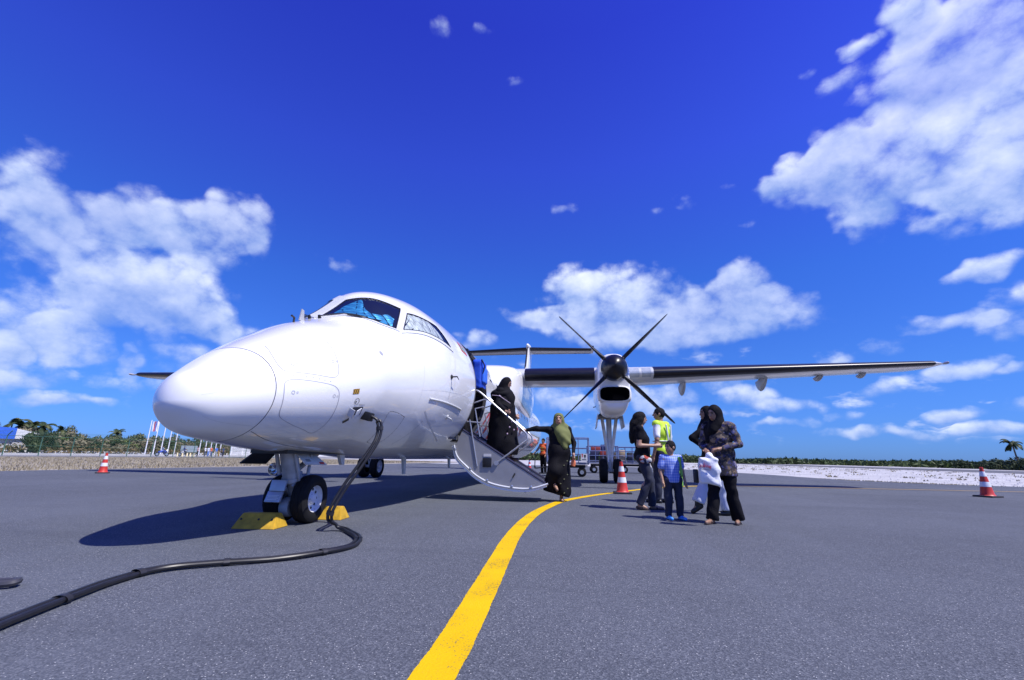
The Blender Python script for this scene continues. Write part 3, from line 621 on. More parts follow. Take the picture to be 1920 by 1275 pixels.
mb = MB(); mb.prism(bulk(y1), (0, -.01, 0), (0, .01, 0)); mb.build('cabin_bulkhead', mat('bulkhead_lining', (.03, .03, .035), .6), AC)
# ---- cabin windows
def oval(s, t, a, bdeg, name, m, off, ring=None, parent=FUS, n=20):
    V = []; F = []
    for rr in ((1.0, .8) if ring else (1.0,)):
        for k in range(n):
            q = 2 * math.pi * k / n; cx = math.copysign(abs(math.cos(q)) ** .6, math.cos(q)); sy = math.copysign(abs(math.sin(q)) ** .6, math.sin(q))
            V.append(spt(s + a * cx * rr, t + bdeg * sy * rr, off))
    F = [(k, (k + 1) % n, n + (k + 1) % n, n + k) for k in range(n)] if ring else [tuple(range(n))]
    return obj(name, V, F, m, parent)
M_cabwin = mat('cabin_window_glass', (.03, .035, .05), .08, spec=.8)
for k in range(14):
    s = 6.45 + k * .79
    for mir in (0, 1):
        t = 13 if not mir else 167
        w_ = oval(s, t, .16, 10.5, 'cabin_window', M_lgrey, .002, True); oval(s, t, .135, 8.6, 'glass_pane', M_cabwin, .0035, parent=FUS)
# ---- red titles
def text_mesh(s_, size, shear=0.0, offset=0.0):
    cu = bpy.data.curves.new('t', 'FONT'); cu.body = s_; cu.size = size; cu.shear = shear; cu.resolution_u = 3; cu.offset = offset
    o = bpy.data.objects.new('t', cu); COL.objects.link(o); dg = bpy.context.evaluated_depsgraph_get(); me = o.evaluated_get(dg).to_mesh()
    V = [v.co.copy() for v in me.vertices]; F = [tuple(p.vertices) for p in me.polygons]; o.evaluated_get(dg).to_mesh_clear(); bpy.data.objects.remove(o); return V, F
line([(5.90, -36), (5.98, -27), (6.08, -19), (6.28, -11.5)], .085, 'title_lettering', M_red, off=.004)
line([(6.30, -12), (6.33, -22), (6.40, -35.5)], .06, 'title_lettering', M_red, off=.0045)
line([(6.40, -35), (6.5, -26), (6.62, -18), (6.85, -12)], .085, 'title_lettering', M_red, off=.005)
line([(6.87, -12.5), (6.9, -22), (7.0, -36), (7.1, -37.5), (7.25, -33)], .06, 'title_lettering', M_red, off=.0055)
V, F = text_mesh('aldivian', 1.0, .42, .025)
V2 = []
for v in V:
    s = 7.3 + v.x * 1.35; z = 1.15 + v.y * .88
    V2.append(spt(s, math.degrees(math.asin(max(-1, min(1, (z - 1.875) / 1.235)))), .004))
obj('title_lettering', V2, F, M_red, FUS, False)
# small flag by the door
for (c, m_) in (([(4.2, 27), (4.52, 25), (4.52, 34), (4.2, 36)], M_red), ([(4.25, 28.6), (4.47, 27.4), (4.47, 32.4), (4.25, 33.8)], mat('flag_green', (.1, .32, .2), .4))):
    V, F = quadpatch(c, 4, 4, .003 if m_ is M_red else .0045); obj('flag_decal', V, F, m_, FUS)
disc(4.36, 30.7, .035, 'flag_crescent', M_white, .006, ring=.012)
# drain mast, blade antennas
for s, t, h in ((2.34, -82, .11), (4.4, -84, .24), (7.5, -90, .2)):
    p = spt(s, t); mb = MB(); mb.prism([p + Vector((0, -.06, .02)), p + Vector((0, .07, .02)), p + Vector((0, .08, -h)), p + Vector((0, .02, -h))], (-.02, 0, 0), (.02, 0, 0)); mb.build('blade_antenna', M_lgrey, AC)
p = spt(7.9, 90); mb = MB(); mb.prism([p + Vector((0, -.1, -.02)), p + Vector((0, .14, -.02)), p + Vector((0, .14, .22)), p + Vector((0, .06, .22))], (-.008, 0, 0), (.008, 0, 0)); mb.build('blade_antenna', M_lgrey, AC)

# ---- wing
def naca(x, th): return 5 * th * (.2969 * math.sqrt(x) - .126 * x - .3516 * x ** 2 + .2843 * x ** 3 - .1036 * x ** 4)
XS = [0, .004, .012, .03, .06, .1, .16, .25, .36, .5, .65, .8, .92, 1.0]
def airfoil(le, chord, th, z0, x):           # closed loop, lower TE -> LE -> upper TE
    pts = []
    for q in reversed(XS): pts.append((x, le + q * chord, z0 - naca(q, th) * chord * .82 + .02 * chord * q * (1 - q)))
    for q in XS[1:]: pts.append((x, le + q * chord, z0 + naca(q, th) * chord * 1.12 + .06 * chord * q * (1 - q)))
    return pts
def wing_sec(d):     # d = distance from the centreline
    if d <= 4.3: le, ch, th = 13.15, 2.62, .178
    else:
        u = (d - 4.3) / (13.2 - 4.3); le = 13.15 + .75 * u; ch = 2.62 - 1.32 * u; th = .178 - .05 * u
    z = 3.13 + max(0, d - 4.3) * .037
    return le, ch, th, z
def loft(secs, m, name, parent, caps=True, **k):
    n = len(secs[0]); V = [p for s in secs for p in s]; F = []
    for i in range(len(secs) - 1):
        for j in range(n): F.append((i * n + j, i * n + (j + 1) % n, (i + 1) * n + (j + 1) % n, (i + 1) * n + j))
    if caps: F += [tuple(range(n - 1, -1, -1)), tuple((len(secs) - 1) * n + j for j in range(n))]
    return obj(name, V, F, m, parent, auto=50, **k)
def wing_mat():
    m = bpy.data.materials.new('wing_paint'); m.use_nodes = True; t = m.node_tree; b = t.nodes['Principled BSDF']; nn = t.nodes.new; lk = t.links.new
    g = nn('ShaderNodeTexCoord'); n = nn('ShaderNodeTexNoise'); mp = nn('ShaderNodeMapping'); mp.inputs['Scale'].default_value = (2, .3, 1); lk(g.outputs['Object'], mp.inputs[0]); lk(mp.outputs[0], n.inputs['Vector']); n.inputs['Scale'].default_value = 3; n.inputs['Detail'].default_value = 6
    mx = nn('ShaderNodeMix'); mx.data_type = 'RGBA'; lk(n.outputs[0], mx.inputs[0]); mx.inputs[6].default_value = (.62, .63, .64, 1); mx.inputs[7].default_value = (.5, .51, .52, 1)
    lk(mx.outputs[2], b.inputs['Base Color']); b.inputs['Roughness'].default_value = .3; b.inputs['Coat Weight'].default_value = .3; return m
M_wing = wing_mat()
for sgn, nm in ((1, 'wing'), (-1, 'wing')):
    ds = [1.0, 1.39, 2.5, 3.6, 4.3, 5.2, 6.5, 8, 9.5, 11, 12.2, 12.95]
    secs = [airfoil(*(lambda q: (q[0], q[1], q[2], q[3]))(wing_sec(d)), XC + sgn * d) for d in ds]
    le, ch, th, z = wing_sec(13.15); secs.append(airfoil(le + .12, ch * .8, th * .75, z + .01, XC + sgn * 13.2)); secs.append(airfoil(le + .35, ch * .55, th * .3, z + .02, XC + sgn * 13.36))
    if sgn < 0: secs = secs[::-1]
    wg = loft(secs, M_wing, 'wing', AC)
    def boot(d0, d1, x0=.13, name='deicing_boot', m_=M_boot, off=.008, xl=.105):
        V = []; F = []; nn_ = 15; k_ = 8
        qs = [xl * (1 - i / 7) ** 2 for i in range(7)] ; qs = [('l', q) for q in qs] + [('u', x0 * (i / 7) ** 2) for i in range(0, 8)]
        for i in range(k_):
            d = d0 + (d1 - d0) * i / (k_ - 1); le, ch, th, z = wing_sec(d)
            for (w_, q) in qs:
                zz = z - naca(q, th) * ch * .82 + .02 * ch * q * (1 - q) - off if w_ == 'l' else z + naca(q, th) * ch * 1.12 + .06 * ch * q * (1 - q) + off
                V.append((XC + sgn * d, le + q * ch - off * (1 if q < .01 else .3), zz if q > 0 else z))
        n2 = len(qs)
        for i in range(k_ - 1):
            for j in range(n2 - 1): F.append((i * n2 + j, i * n2 + j + 1, (i + 1) * n2 + j + 1, (i + 1) * n2 + j))
        return obj(name, V, F, m_, wg)
    boot(1.42, 3.5); boot(5.2, 12.95)
    # landing light windows just outboard of the nacelle
    for d0, d1 in ((4.5, 4.78), (4.86, 5.12)): boot(d0, d1, .05, 'landing_light_window', mat('lamp_glass', (.42, .46, .5), .12, .2), .006, .05)
    # flap line and aileron gap under the wing
    for xq in (.72, ):
        V = []; F = []
        for i in range(20):
            d = 1.5 + i * .57; le, ch, th, z = wing_sec(d); 
            for q in (xq, xq + .012): V.append((XC + sgn * d, le + q * ch, z - naca(q, th) * ch * .82 + .02 * ch * q * (1 - q) - .004))
            if i: F.append((2 * i - 2, 2 * i - 1, 2 * i + 1, 2 * i))
        obj('flap_gap', V, F, M_mgrey, wg)
    # flap track fairings
    for d, L_, h in ((6.35, 1.0, .36), (8.75, .95, .34), (10.4, .6, .14), (11.6, .5, .12)):
        le, ch, th, z = wing_sec(d); yb = le + ch * .78; V = []; n = 12; k_ = 12
        for i in range(k_):
            u = i / (k_ - 1); yy = yb - L_ * .55 + L_ * u; rr = math.sin(math.pi * min(1, u * .94 + .03)) ** .7
            zt_ = z - .07 * ch * .5
            for j in range(n):
                a = 2 * math.pi * j / n; V.append((XC + sgn * d + math.cos(a) * .075 * rr, yy, zt_ - h * .5 * rr * (.4 + u) + math.sin(a) * h * .62 * rr))
        F = [(i * n + j, i * n + (j + 1) % n, (i + 1) * n + (j + 1) % n, (i + 1) * n + j) for i in range(k_ - 1) for j in range(n)] + [tuple(range(n - 1, -1, -1)), tuple((k_ - 1) * n + j for j in range(n))]
        obj('flap_track_fairing', V, F, M_lgrey, wg)
    le, ch, th, z = wing_sec(13.0); mb = MB(); mb.lathe([(.0, -.05), (.035, 0), (.04, .1), (.02, .2), (0, .24)], (XC + sgn * 13.3, le + .05, z + .02), (0, 1, 0), 14, False); mb.build('navigation_light', mat('nav_light', (.5, .5, .52), .15, .3), wg)
# wing root fairing saddling the fuselage
V = []; n = 40; ys = [12.15, 12.3, 12.55, 12.85, 13.2, 13.8, 14.6, 15.4, 16.2, 16.9, 17.5, 17.9]
hw = [1.02, 1.16, 1.27, 1.33, 1.37, 1.385, 1.385, 1.38, 1.36, 1.32, 1.25, 1.12]; tp = [3.06, 3.2, 3.31, 3.37, 3.40, 3.42, 3.42, 3.40, 3.36, 3.28, 3.18, 3.08]
for y, w_, t_ in zip(ys, hw, tp):
    for j in range(n):
        a = 2 * math.pi * j / n; c_, s_ = math.cos(a), math.sin(a)
        if s_ >= 0: V.append((XC + w_ * math.copysign(abs(c_) ** .5, c_), y, 2.85 + (t_ - 2.85) * s_ ** .5))
        else: V.append((XC + w_ * math.copysign(abs(c_) ** .36, c_), y, 2.85 - 1.05 * abs(s_) ** .9))
F = [(i * n + j, i * n + (j + 1) % n, (i + 1) * n + (j + 1) % n, (i + 1) * n + j) for i in range(len(ys) - 1) for j in range(n)] + [tuple(range(n - 1, -1, -1)), tuple((len(ys) - 1) * n + j for j in range(n))]
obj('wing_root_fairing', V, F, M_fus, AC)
# ---- nacelles, propellers, main gear
for sgn in (1, -1):
    nx = XC + sgn * 3.94
    ys = [11.72, 11.76, 11.9, 12.2, 12.7, 13.4, 14.2, 15.2, 16.2, 17.0, 17.6, 17.95]
    top = [3.36, 3.39, 3.43, 3.48, 3.52, 3.55, 3.55, 3.5, 3.42, 3.32, 3.2, 3.1]
    bot = [2.02, 1.95, 1.88, 1.82, 1.80, 1.86, 1.98, 2.14, 2.36, 2.58, 2.78, 2.92]
    wd = [.37, .40, .425, .44, .45, .45, .45, .44, .38, .3, .2, .08]
    V = []; n = 36
    for y, t_, b_, w_ in zip(ys, top, bot, wd):
        zc = (t_ + b_) / 2
        for j in range(n):
            a = 2 * math.pi * j / n; c_, s_ = math.cos(a), math.sin(a); e = .66
            V.append((nx + w_ * math.copysign(abs(c_) ** e, c_), y, zc + (t_ - b_) / 2 * math.copysign(abs(s_) ** .8, s_)))
    F = [(i * n + j, i * n + (j + 1) % n, (i + 1) * n + (j + 1) % n, (i + 1) * n + j) for i in range(len(ys) - 1) for j in range(n)] + [tuple(range(n - 1, -1, -1)), tuple((len(ys) - 1) * n + j for j in range(n))]
    nac = obj('engine_nacelle', V, F, M_white, AC, auto=50)
    # chin intake: lip ring and shallow throat, its depth shade painted near-black
    def sup(a, w_, h_): c_, s_ = math.cos(a), math.sin(a); return w_ * math.copysign(abs(c_) ** .5, c_), h_ * math.copysign(abs(s_) ** .62, s_)
    V = []; n = 40
    for (w_, h_, y) in ((.44, .235, 11.86), (.41, .21, 11.70), (.378, .185, 11.66), (.35, .16, 11.69), (.34, .15, 11.85)):
        for k in range(n): q = sup(2 * math.pi * k / n, w_, h_); V.append((nx + q[0], y, 2.325 + q[1]))
    F = [(i * n + k, i * n + (k + 1) % n, (i + 1) * n + (k + 1) % n, (i + 1) * n + k) for i in range(4) for k in range(n)]
    lip = obj('intake_lip', V, F, M_white, nac)
    V = []
    for (w_, h_, y) in ((.37, .18, 11.655), (.345, .155, 11.68), (.33, .14, 11.70)):
        for k in range(n): q = sup(2 * math.pi * k / n, w_, h_); V.append((nx + q[0], y, 2.325 + q[1]))
    F = [(i * n + k, i * n + (k + 1) % n, (i + 1) * n + (k + 1) % n, (i + 1) * n + k) for i in range(2) for k in range(n)] + [tuple(2 * n + k for k in range(n))]
    obj('intake_throat', V, F, mat('intake_shade_black', (.002, .002, .003), .9, spec=0.0), nac)
    line_ = MB(); line_.tube([(nx - .46, 12.6, 2.1), (nx - .53, 12.6, 2.08)], .012, 6); line_.build('drain_pipe', M_dark, nac)
    for y in (12.5, 13.3):
        V = []; 
        i0 = np.interp(y, ys, wd); t0 = np.interp(y, ys, top); b0 = np.interp(y, ys, bot)
        for dy in (-.004, .004):
            for j in range(n):
                a = 2 * math.pi * j / n; c_, s_ = math.cos(a), math.sin(a)
                V.append((nx + (i0 + .003) * math.copysign(abs(c_) ** .66, c_), y + dy, (t0 + b0) / 2 + ((t0 - b0) / 2 + .003) * math.copysign(abs(s_) ** .8, s_)))
        obj('cowl_joint', V, [(j, (j + 1) % n, n + (j + 1) % n, n + j) for j in range(n)], M_greygap, nac)
    # propeller
    hub = (nx, 11.60, 2.978); HP = Vector((nx, 11.52, 2.978))
    mb = MB(); mb.lathe([(.335, .10), (.338, .02), (.33, -.08), (.30, -.2), (.245, -.31), (.165, -.40), (.075, -.455), (0, -.475)], HP, (0, 1, 0), 36, False)
    prop = mb.build('propeller_spinner', mat('spinner_black', (.007, .007, .011), .33, spec=.4), AC)
    for k in range(4):
        ang = R_(44.6 + 90 * k); rd = Vector((math.cos(ang), 0, math.sin(ang))); tg = Vector((-math.sin(ang), 0, math.cos(ang))); ay = Vector((0, 1, 0))
        V = []; F = []; st = [(.26, .05, .05, 115), (.36, .055, .055, 115), (.5, .12, .045, 112), (.75, .18, .03, 106), (1.05, .215, .022, 100), (1.4, .22, .016, 96), (1.7, .21, .012, 93), (1.88, .18, .009, 92), (1.95, .13, .007, 91), (1.98, .06, .004, 91)]
        n = 14
        for (r_, ch, tk, pit) in st:
            pa = R_(pit); cd_ = tg * math.cos(pa) + ay * math.sin(pa); tn = -tg * math.sin(pa) + ay * math.cos(pa)
            for j in range(n): a = 2 * math.pi * j / n; V.append(HP + rd * r_ + cd_ * (math.cos(a) * ch * .6 - .02) + tn * math.sin(a) * tk)
        F = [(i * n + j, i * n + (j + 1) % n, (i + 1) * n + (j + 1) % n, (i + 1) * n + j) for i in range(len(st) - 1) for j in range(n)] + [tuple(range(n - 1, -1, -1)), tuple((len(st) - 1) * n + j for j in range(n))]
        obj('propeller_blade', V, F, mat('blade_black', (.009, .009, .013), .4, spec=.35), prop)
        mb = MB(); mb.lathe([(.062, -.02), (.062, .05), (.05, .08)], HP + rd * .29, rd, 12); mb.build('blade_cuff', M_dark, prop)
    # main landing gear
    gy = 14.69; mb = MB()
    mb.tube([(nx - .25, gy - .35, 2.15), (nx - .05, gy, .78)], .05, 12); mb.tube([(nx + .25, gy - .35, 2.15), (nx + .05, gy, .78)], .05, 12)
    mb.tube([(nx, gy - .1, 2.2), (nx, gy, 1.1)], .085, 14); mb.tube([(nx, gy, 1.15), (nx, gy, .36)], .055, 14)
    mb.tube([(nx - .3, gy, .36), (nx + .3, gy, .36)], .05, 12); mb.tube([(nx - .06, gy - .02, .85), (nx - .06, gy - .14, .62), (nx - .05, gy - .02, .4)], .025, 8); mb.tube([(nx + .06, gy - .02, .85), (nx + .06, gy - .14, .62), (nx + .05, gy - .02, .4)], .025, 8)
    gear = mb.build('main_gear', mat('gear_white', (.74, .75, .76), .35), AC)
    for s2 in (-1, 1):
        x = nx + s2 * .215; r = .36
        mb = MB(); mb.lathe([(.2, -.1), (.25, -.125), (.31, -.122), (.345, -.10), (.358, -.05), (.36, 0), (.358, .05), (.345, .10), (.31, .122), (.25, .125), (.2, .1)], (x, gy, r), (1, 0, 0), 36, False); mb.build('tyre', M_tyre, gear)
        mb = MB(); mb.lathe([(.21, .1), (.19, .095), (.17, .05), (.08, .045), (.06, .08), (0, .085)] if s2 > 0 else [(0, -.085), (.06, -.08), (.08, -.045), (.17, -.05), (.19, -.095), (.21, -.1)], (x, gy, r), (1, 0, 0), 28, False); mb.build('wheel_rim', mat('wheel_white', (.68, .69, .71), .4), gear)
    mb = MB()
    for s2 in (-1, 1): mb.box((nx + s2 * .40, gy - .1, 1.78), (.012, .6, .26), Matrix.Rotation(s2 * -.12, 3, 'Y'))
    if sgn: 
        for s2 in (-1, 1):
            m2 = MB(); m2.box((nx + s2 * .38, gy - .35, 1.83), (.012, .55, .2), Matrix.Rotation(s2 * -.14, 3, 'Y'), .004); m2.build('gear_bay_door', M_lgrey, AC)
    m3 = MB(); m3.box((nx, gy - .3, 1.98), (.33, .65, .03)); m3.build('gear_bay', M_black, nac)
# ---- tail
def fin_sec(u):
    z = 2.95 + 4.4 * u; le = 22.9 + 3.35 * u ** .9 - .5 * (1 - u) ** 4; ch = 4.0 - 1.7 * u
    return [(XC + sx_ * naca(q, .11) * ch * .75, le + q * ch, z) for sx_, qs in ((-1, list(reversed(XS))), (1, XS[1:])) for q in qs]
fin = loft([fin_sec(u) for u in (0, .1, .25, .5, .75, 1)], M_white, 'fin', AC)
V = []; F = []
for i in range(8):
    u = .12 + .86 * i / 7; z = 2.95 + 4.4 * u; le = 22.9 + 3.35 * u ** .9 - .5 * (1 - u) ** 4; ch = 4.0 - 1.7 * u
    for q, sg in ((.05, -1), (.02, -1), (.004, -1), (0, 0), (.004, 1), (.012, 1)): V.append((XC + sg * (naca(q, .11) * ch * .75 + .008), le + q * ch - .008, z))
    if i: b = 6 * i; F += [(b - 6 + k, b - 5 + k, b + 1 + k, b + k) for k in range(5)]
obj('deicing_boot', V, F, M_boot, fin)
def tail_sec(d, sg): 
    u = d / 3.95; le = 26.35 + .55 * u; ch = 1.75 - .45 * u
    return airfoil(le, ch, .11, 7.2, XC + sg * d)
for sg in (1, -1):
    secs = [tail_sec(d, sg) for d in (0, 1, 2, 3, 3.75)] + [airfoil(26.95, 1.15, .05, 7.2, XC + sg * 3.95)]
    tp_ = loft(secs if sg > 0 else secs[::-1], mat('tailplane_paint', (.42, .42, .43), .4), 'tailplane', AC)
    V = []; F = []
    for i in range(6):
        d = .12 + 3.7 * i / 5; u = d / 3.95; le = 26.35 + .55 * u; ch = 1.75 - .45 * u
        for (w_, q) in (('l', .26), ('l', .08), ('l', .015), ('u', 0), ('u', .01), ('u', .05), ('u', .12)):
            zz = 7.2 - naca(q, .11) * ch * .82 - .01 if w_ == 'l' else 7.2 + naca(q, .11) * ch * 1.12 + .012
            V.append((XC + sg * d, le + q * ch - .01, zz if q else 7.2))
        if i: b = 7 * i; F += [(b - 7 + k, b - 6 + k, b + 1 + k, b + k) for k in range(6)]
    obj('deicing_boot', V, F, M_boot, tp_)
    mb = MB(); mb.box((XC + sg * 3.93, 27.2, 7.27), (.05, .5, .09), None, .03); mb.build('tailplane_horn', M_boot, tp_)
    mb = MB(); mb.tube([(XC + sg * .2, 26.35 + .75 * 1.75, 7.125), (XC + sg * 3.8, 26.9 + .75 * 1.32, 7.15)], .012, 6); mb.build('elevator_gap', M_black, tp_)
mb = MB(); V = []; n = 16
for (y, r_) in ((25.9, .02), (26.1, .1), (26.6, .15), (27.5, .15), (28.2, .09), (28.6, .02)):
    for j in range(n): a = 2 * math.pi * j / n; V.append((XC + math.cos(a) * r_, y, 7.3 + math.sin(a) * r_ * 1.3))
obj('fin_bullet', V, [(i * n + j, i * n + (j + 1) % n, (i + 1) * n + (j + 1) % n, (i + 1) * n + j) for i in range(5) for j in range(n)] + [tuple(range(n - 1, -1, -1)), tuple(5 * n + j for j in range(n))], M_white, fin)
# ---- nose gear
GX, GY = XC, 4.68
mb = MB(); mb.tube([(GX, GY - .26, .78), (GX, GY - .11, .43)], .088, 18); mb.tube([(GX, GY - .12, .46), (GX, GY - .02, .24)], .055, 14); mb.tube([(GX, GY - .13, .475), (GX, GY - .115, .44)], .1, 18)
mb.tube([(GX - .19, GY, .245), (GX + .19, GY, .245)], .035, 12); mb.tube([(GX, GY + .35, .74), (GX, GY - .1, .52)], .03, 10); mb.tube([(GX - .1, GY - .3, .74), (GX - .1, GY - .2, .5)], .02, 8); mb.tube([(GX + .1, GY - .28, .72), (GX + .105, GY - .15, .44), (GX + .07, GY - .05, .3)], .012, 8)
mb.tube([(GX - .05, GY - .05, .52), (GX - .05, GY - .17, .38), (GX - .04, GY - .03, .26)], .02, 8); mb.tube([(GX + .05, GY - .05, .52), (GX + .05, GY - .17, .38), (GX + .04, GY - .03, .26)], .02, 8)
mb.tube([(GX - .1, GY - .02, .72), (GX - .14, GY - .06, .5)], .022, 8); mb.tube([(GX + .1, GY + .02, .7), (GX + .11, GY - .02, .42)], .018, 8)
ng = mb.build('nose_gear', mat('gear_grey', (.42, .42, .43), .4, var=.25, vs=9), AC)
for s2 in (-1, 1):
    x = GX + s2 * .155; r = .245
    mb = MB(); mb.lathe([(.135, -.07), (.16, -.085), (.205, -.085), (.233, -.068), (.243, -.035), (.238, -.02), (.245, -.012), (.245, .012), (.238, .02), (.243, .035), (.233, .068), (.205, .085), (.16, .085), (.135, .07)], (x, GY, r), (1, 0, 0), 44, False); mb.build('tyre', M_tyre, ng)
    pr = [(.142, .068), (.132, .066), (.122, .02), (.07, .012), (.062, .03), (.04, .055), (0, .06)]
    if s2 < 0: pr = [(a, -b) for a, b in reversed(pr)]
    mb = MB(); mb.lathe(pr, (x, GY, r), (1, 0, 0), 36, False); rim = mb.build('wheel_rim', mat('wheel_white', (.68, .69, .71), .4), ng)
    mbh = MB()
    for k in range(9): a = 2 * math.pi * k / 9; mbh.lathe([(.014, 0), (.014, .004)], (x + s2 * (.0165), GY + math.cos(a) * .096, r + math.sin(a) * .096), (s2, 0, 0), 10)
    for k in range(6): a = 2 * math.pi * k / 6; mbh.lathe([(.007, 0), (.006, .012)], (x + s2 * .03, GY + math.cos(a) * .05, r + math.sin(a) * .05), (s2, 0, 0), 6)
    mbh.build('wheel_bolt_ring', M_dark, ng)
mb = MB(); mb.lathe([(.02, .09), (.05, .06), (.062, .0), (.066, -.03), (.06, -.03), (.045, .0), (0, .015)], (GX - .185, GY - .16, .545), (.1, 1, 0), 24, False); mb.tube([(GX - .185, GY - .1, .545), (GX - .05, GY - .04, .53)], .014, 8); mb.build('taxi_light', mat('chrome_lamp', (.7, .7, .72), .12, .9), ng)
mb = MB(); mb.lathe([(0, 0), (.055, 0)], (GX - .185, GY - .187, .545), (.1, 1, 0), 20, False); mb.build('lamp_lens', M_glass, ng)
Rx = Matrix.Rotation(R_(-14), 3, 'X')
mb = MB(); mb.box((GX - .06, GY - .24, .385), (.085, .012, .055), Rx, .004); mb.build('steering_plate', mat('plate_grey', (.5, .52, .56), .35, .4), ng)
mb = MB(); mb.box((GX - .075, GY - .265, .275), (.085, .012, .055), Matrix.Rotation(R_(-24), 3, 'X'), .004); mb.build('steering_plate', mat('plate_grey', (.5, .52, .56), .35, .4), ng)
mb = MB()
for k in range(4): mb.box((GX - .075, GY - .283 - k * .006, .292 - k * .013), (.065 - .01 * (k % 2), .001, .003), Matrix.Rotation(R_(-24), 3, 'X'))
mb.build('stencil', M_white, ng)
mb = MB(); mb.lathe([(.09, -.05), (.1, -.02), (.1, .02), (.09, .05)], (GX, GY - .12, .17), (1, 0, 0), 18); mb.build('steering_collar', M_mgrey, ng)
# bay and doors
mb = MB(); mb.box((GX, 4.75, .735), (.2, .62, .03)); mb.build('nose_gear_bay', M_black, AC)
def plate(pts, th, name, m, **k): 
    pts = [Vector(p) for p in pts]; n = (pts[1] - pts[0]).cross(pts[2] - pts[0]).normalized() * th / 2
    mb = MB(); mb.prism(pts, -n, n); return mb.build(name, m, AC, False, None, **k)
plate([(GX - .2, 4.2, .725), (GX - .2, 4.52, .715), (GX - .31, 4.53, .6), (GX - .33, 4.17, .607)], .015, 'nose_gear_door', mat('door_inside_black', (.02, .02, .022), .5), label='black inner face of the open starboard nose gear door')
plate([(GX + .06, 4.47, .72), (GX + .07, 4.78, .715), (GX + .19, 4.88, .59), (GX + .14, 4.56, .595)], .012, 'nose_gear_door', M_flap)
plate([(GX + .176, 4.78, .60), (GX + .183, 4.84, .60), (GX + .168, 4.83, .616), (GX + .162, 4.77, .616)], .018, 'red_placard', M_red)
plate([(GX + .125, 4.58, .625), (GX + .135, 4.65, .625), (GX + .115, 4.64, .648), (GX + .105, 4.57, .648)], .018, 'grey_placard', M_mgrey)
# ---- airstair
SY0, SY1 = YN + 4.76, YN + 5.59
TOPL = [(-2.02, 1.16), (-.62, .285)]
CURV = [(-2.19, .88), (-2.12, .66), (-1.94, .49), (-1.79, .363), (-1.585, .255), (-1.356, .195), (-1.04, .16), (-.8, .175), (-.57, .245)]
cv = [Vector((p.x, 0, p.y)) for p in catmull([(a, b, 0) for a, b in CURV], 5)]
V = []
for p, nx_ in zip(cv, range(len(cv))):
    t = (cv[min(nx_ + 1, len(cv) - 1)] - cv[max(nx_ - 1, 0)]).normalized(); nrm = Vector((-t.z, 0, t.x))
    if nrm.z > 0: pass
    q = p + nrm * .03
    V += [(p.x, SY0 - .02, p.z), (p.x, SY1 + .02, p.z), (q.x, SY1 + .02, q.z), (q.x, SY0 - .02, q.z)]
F = [(4 * i + k, 4 * i + (k + 1) % 4, 4 * i + 4 + (k + 1) % 4, 4 * i + 4 + k) for i in range(len(cv) - 1) for k in range(4)] + [(3, 2, 1, 0), tuple(4 * (len(cv) - 1) + k for k in range(4))]
stair = obj('airstair_door', V, F, M_white, AC, auto=50)
inner = [Vector((p.x, 0, p.z)) + Vector((.03, 0, .055)) for p in cv]
for y in (SY0 + .02, SY1 - .02):
    poly = [(a.x, y, a.z) for a in inner[2:-1]] + [(TOPL[1][0], y, TOPL[1][1] + .03), (TOPL[0][0], y, TOPL[0][1])]
    mb = MB(); mb.prism(poly, (0, -.012, 0), (0, .012, 0)); mb.build('stair_side_panel', mat('stair_side_grey', (.33, .33, .35), .4, .35, var=.06), stair, False, None)
    mb = MB(); mb.tube([(TOPL[0][0], y, TOPL[0][1]), (TOPL[1][0] + .03, y, TOPL[1][1] + .02)], .02, 8); mb.build('stair_edge_trim', mat('blue_black_trim', (.02, .02, .05), .4), stair)
for k in range(5):
    u = (k + .5) / 5.2; x = TOPL[0][0] + (TOPL[1][0] - TOPL[0][0]) * u; z = TOPL[0][1] + (TOPL[1][1] - TOPL[0][1]) * u - .1
    mb = MB(); mb.box((x, (SY0 + SY1) / 2, z), (.13, (SY1 - SY0) / 2 - .04, .012), None, .004); mb.box((x - .12, (SY0 + SY1) / 2, z - .085), (.006, (SY1 - SY0) / 2 - .04, .075)); mb.build('step', M_mgrey, stair)
# bumper strip, rollers, box, handle on the near side
mb = MB(); mb.tube([(p.x + .028, SY0 - .022, p.z + .05) for p in cv[1:]], .016, 8); mb.build('door_seal', mat('pale_seal', (.6, .62, .66), .5), stair)
for k in (3, 12, 20, 28, 34):
    p = cv[k]; mb = MB(); mb.lathe([(.022, 0), (.022, .03), (.012, .035)], (p.x + .03, SY0 - .02, p.z + .075), (0, -1, 0), 14); mb.build('latch_roller', M_alu, stair)
mb = MB(); mb.box((-1.57, SY0 - .005, .615), (.075, .012, .075), None, .008); mb.build('control_box', M_black, stair)
mb = MB(); mb.box((-1.57, SY0 + .005, .735), (.065, .006, .022)); mb.build('label_plate', mat('label_pale', (.62, .62, .64), .5), stair)
mb = MB(); mb.tube([(-1.13, SY0 + .0, .38), (-1.09, SY0, .45)], .012, 8); mb.build('stair_handle', M_dark, stair)
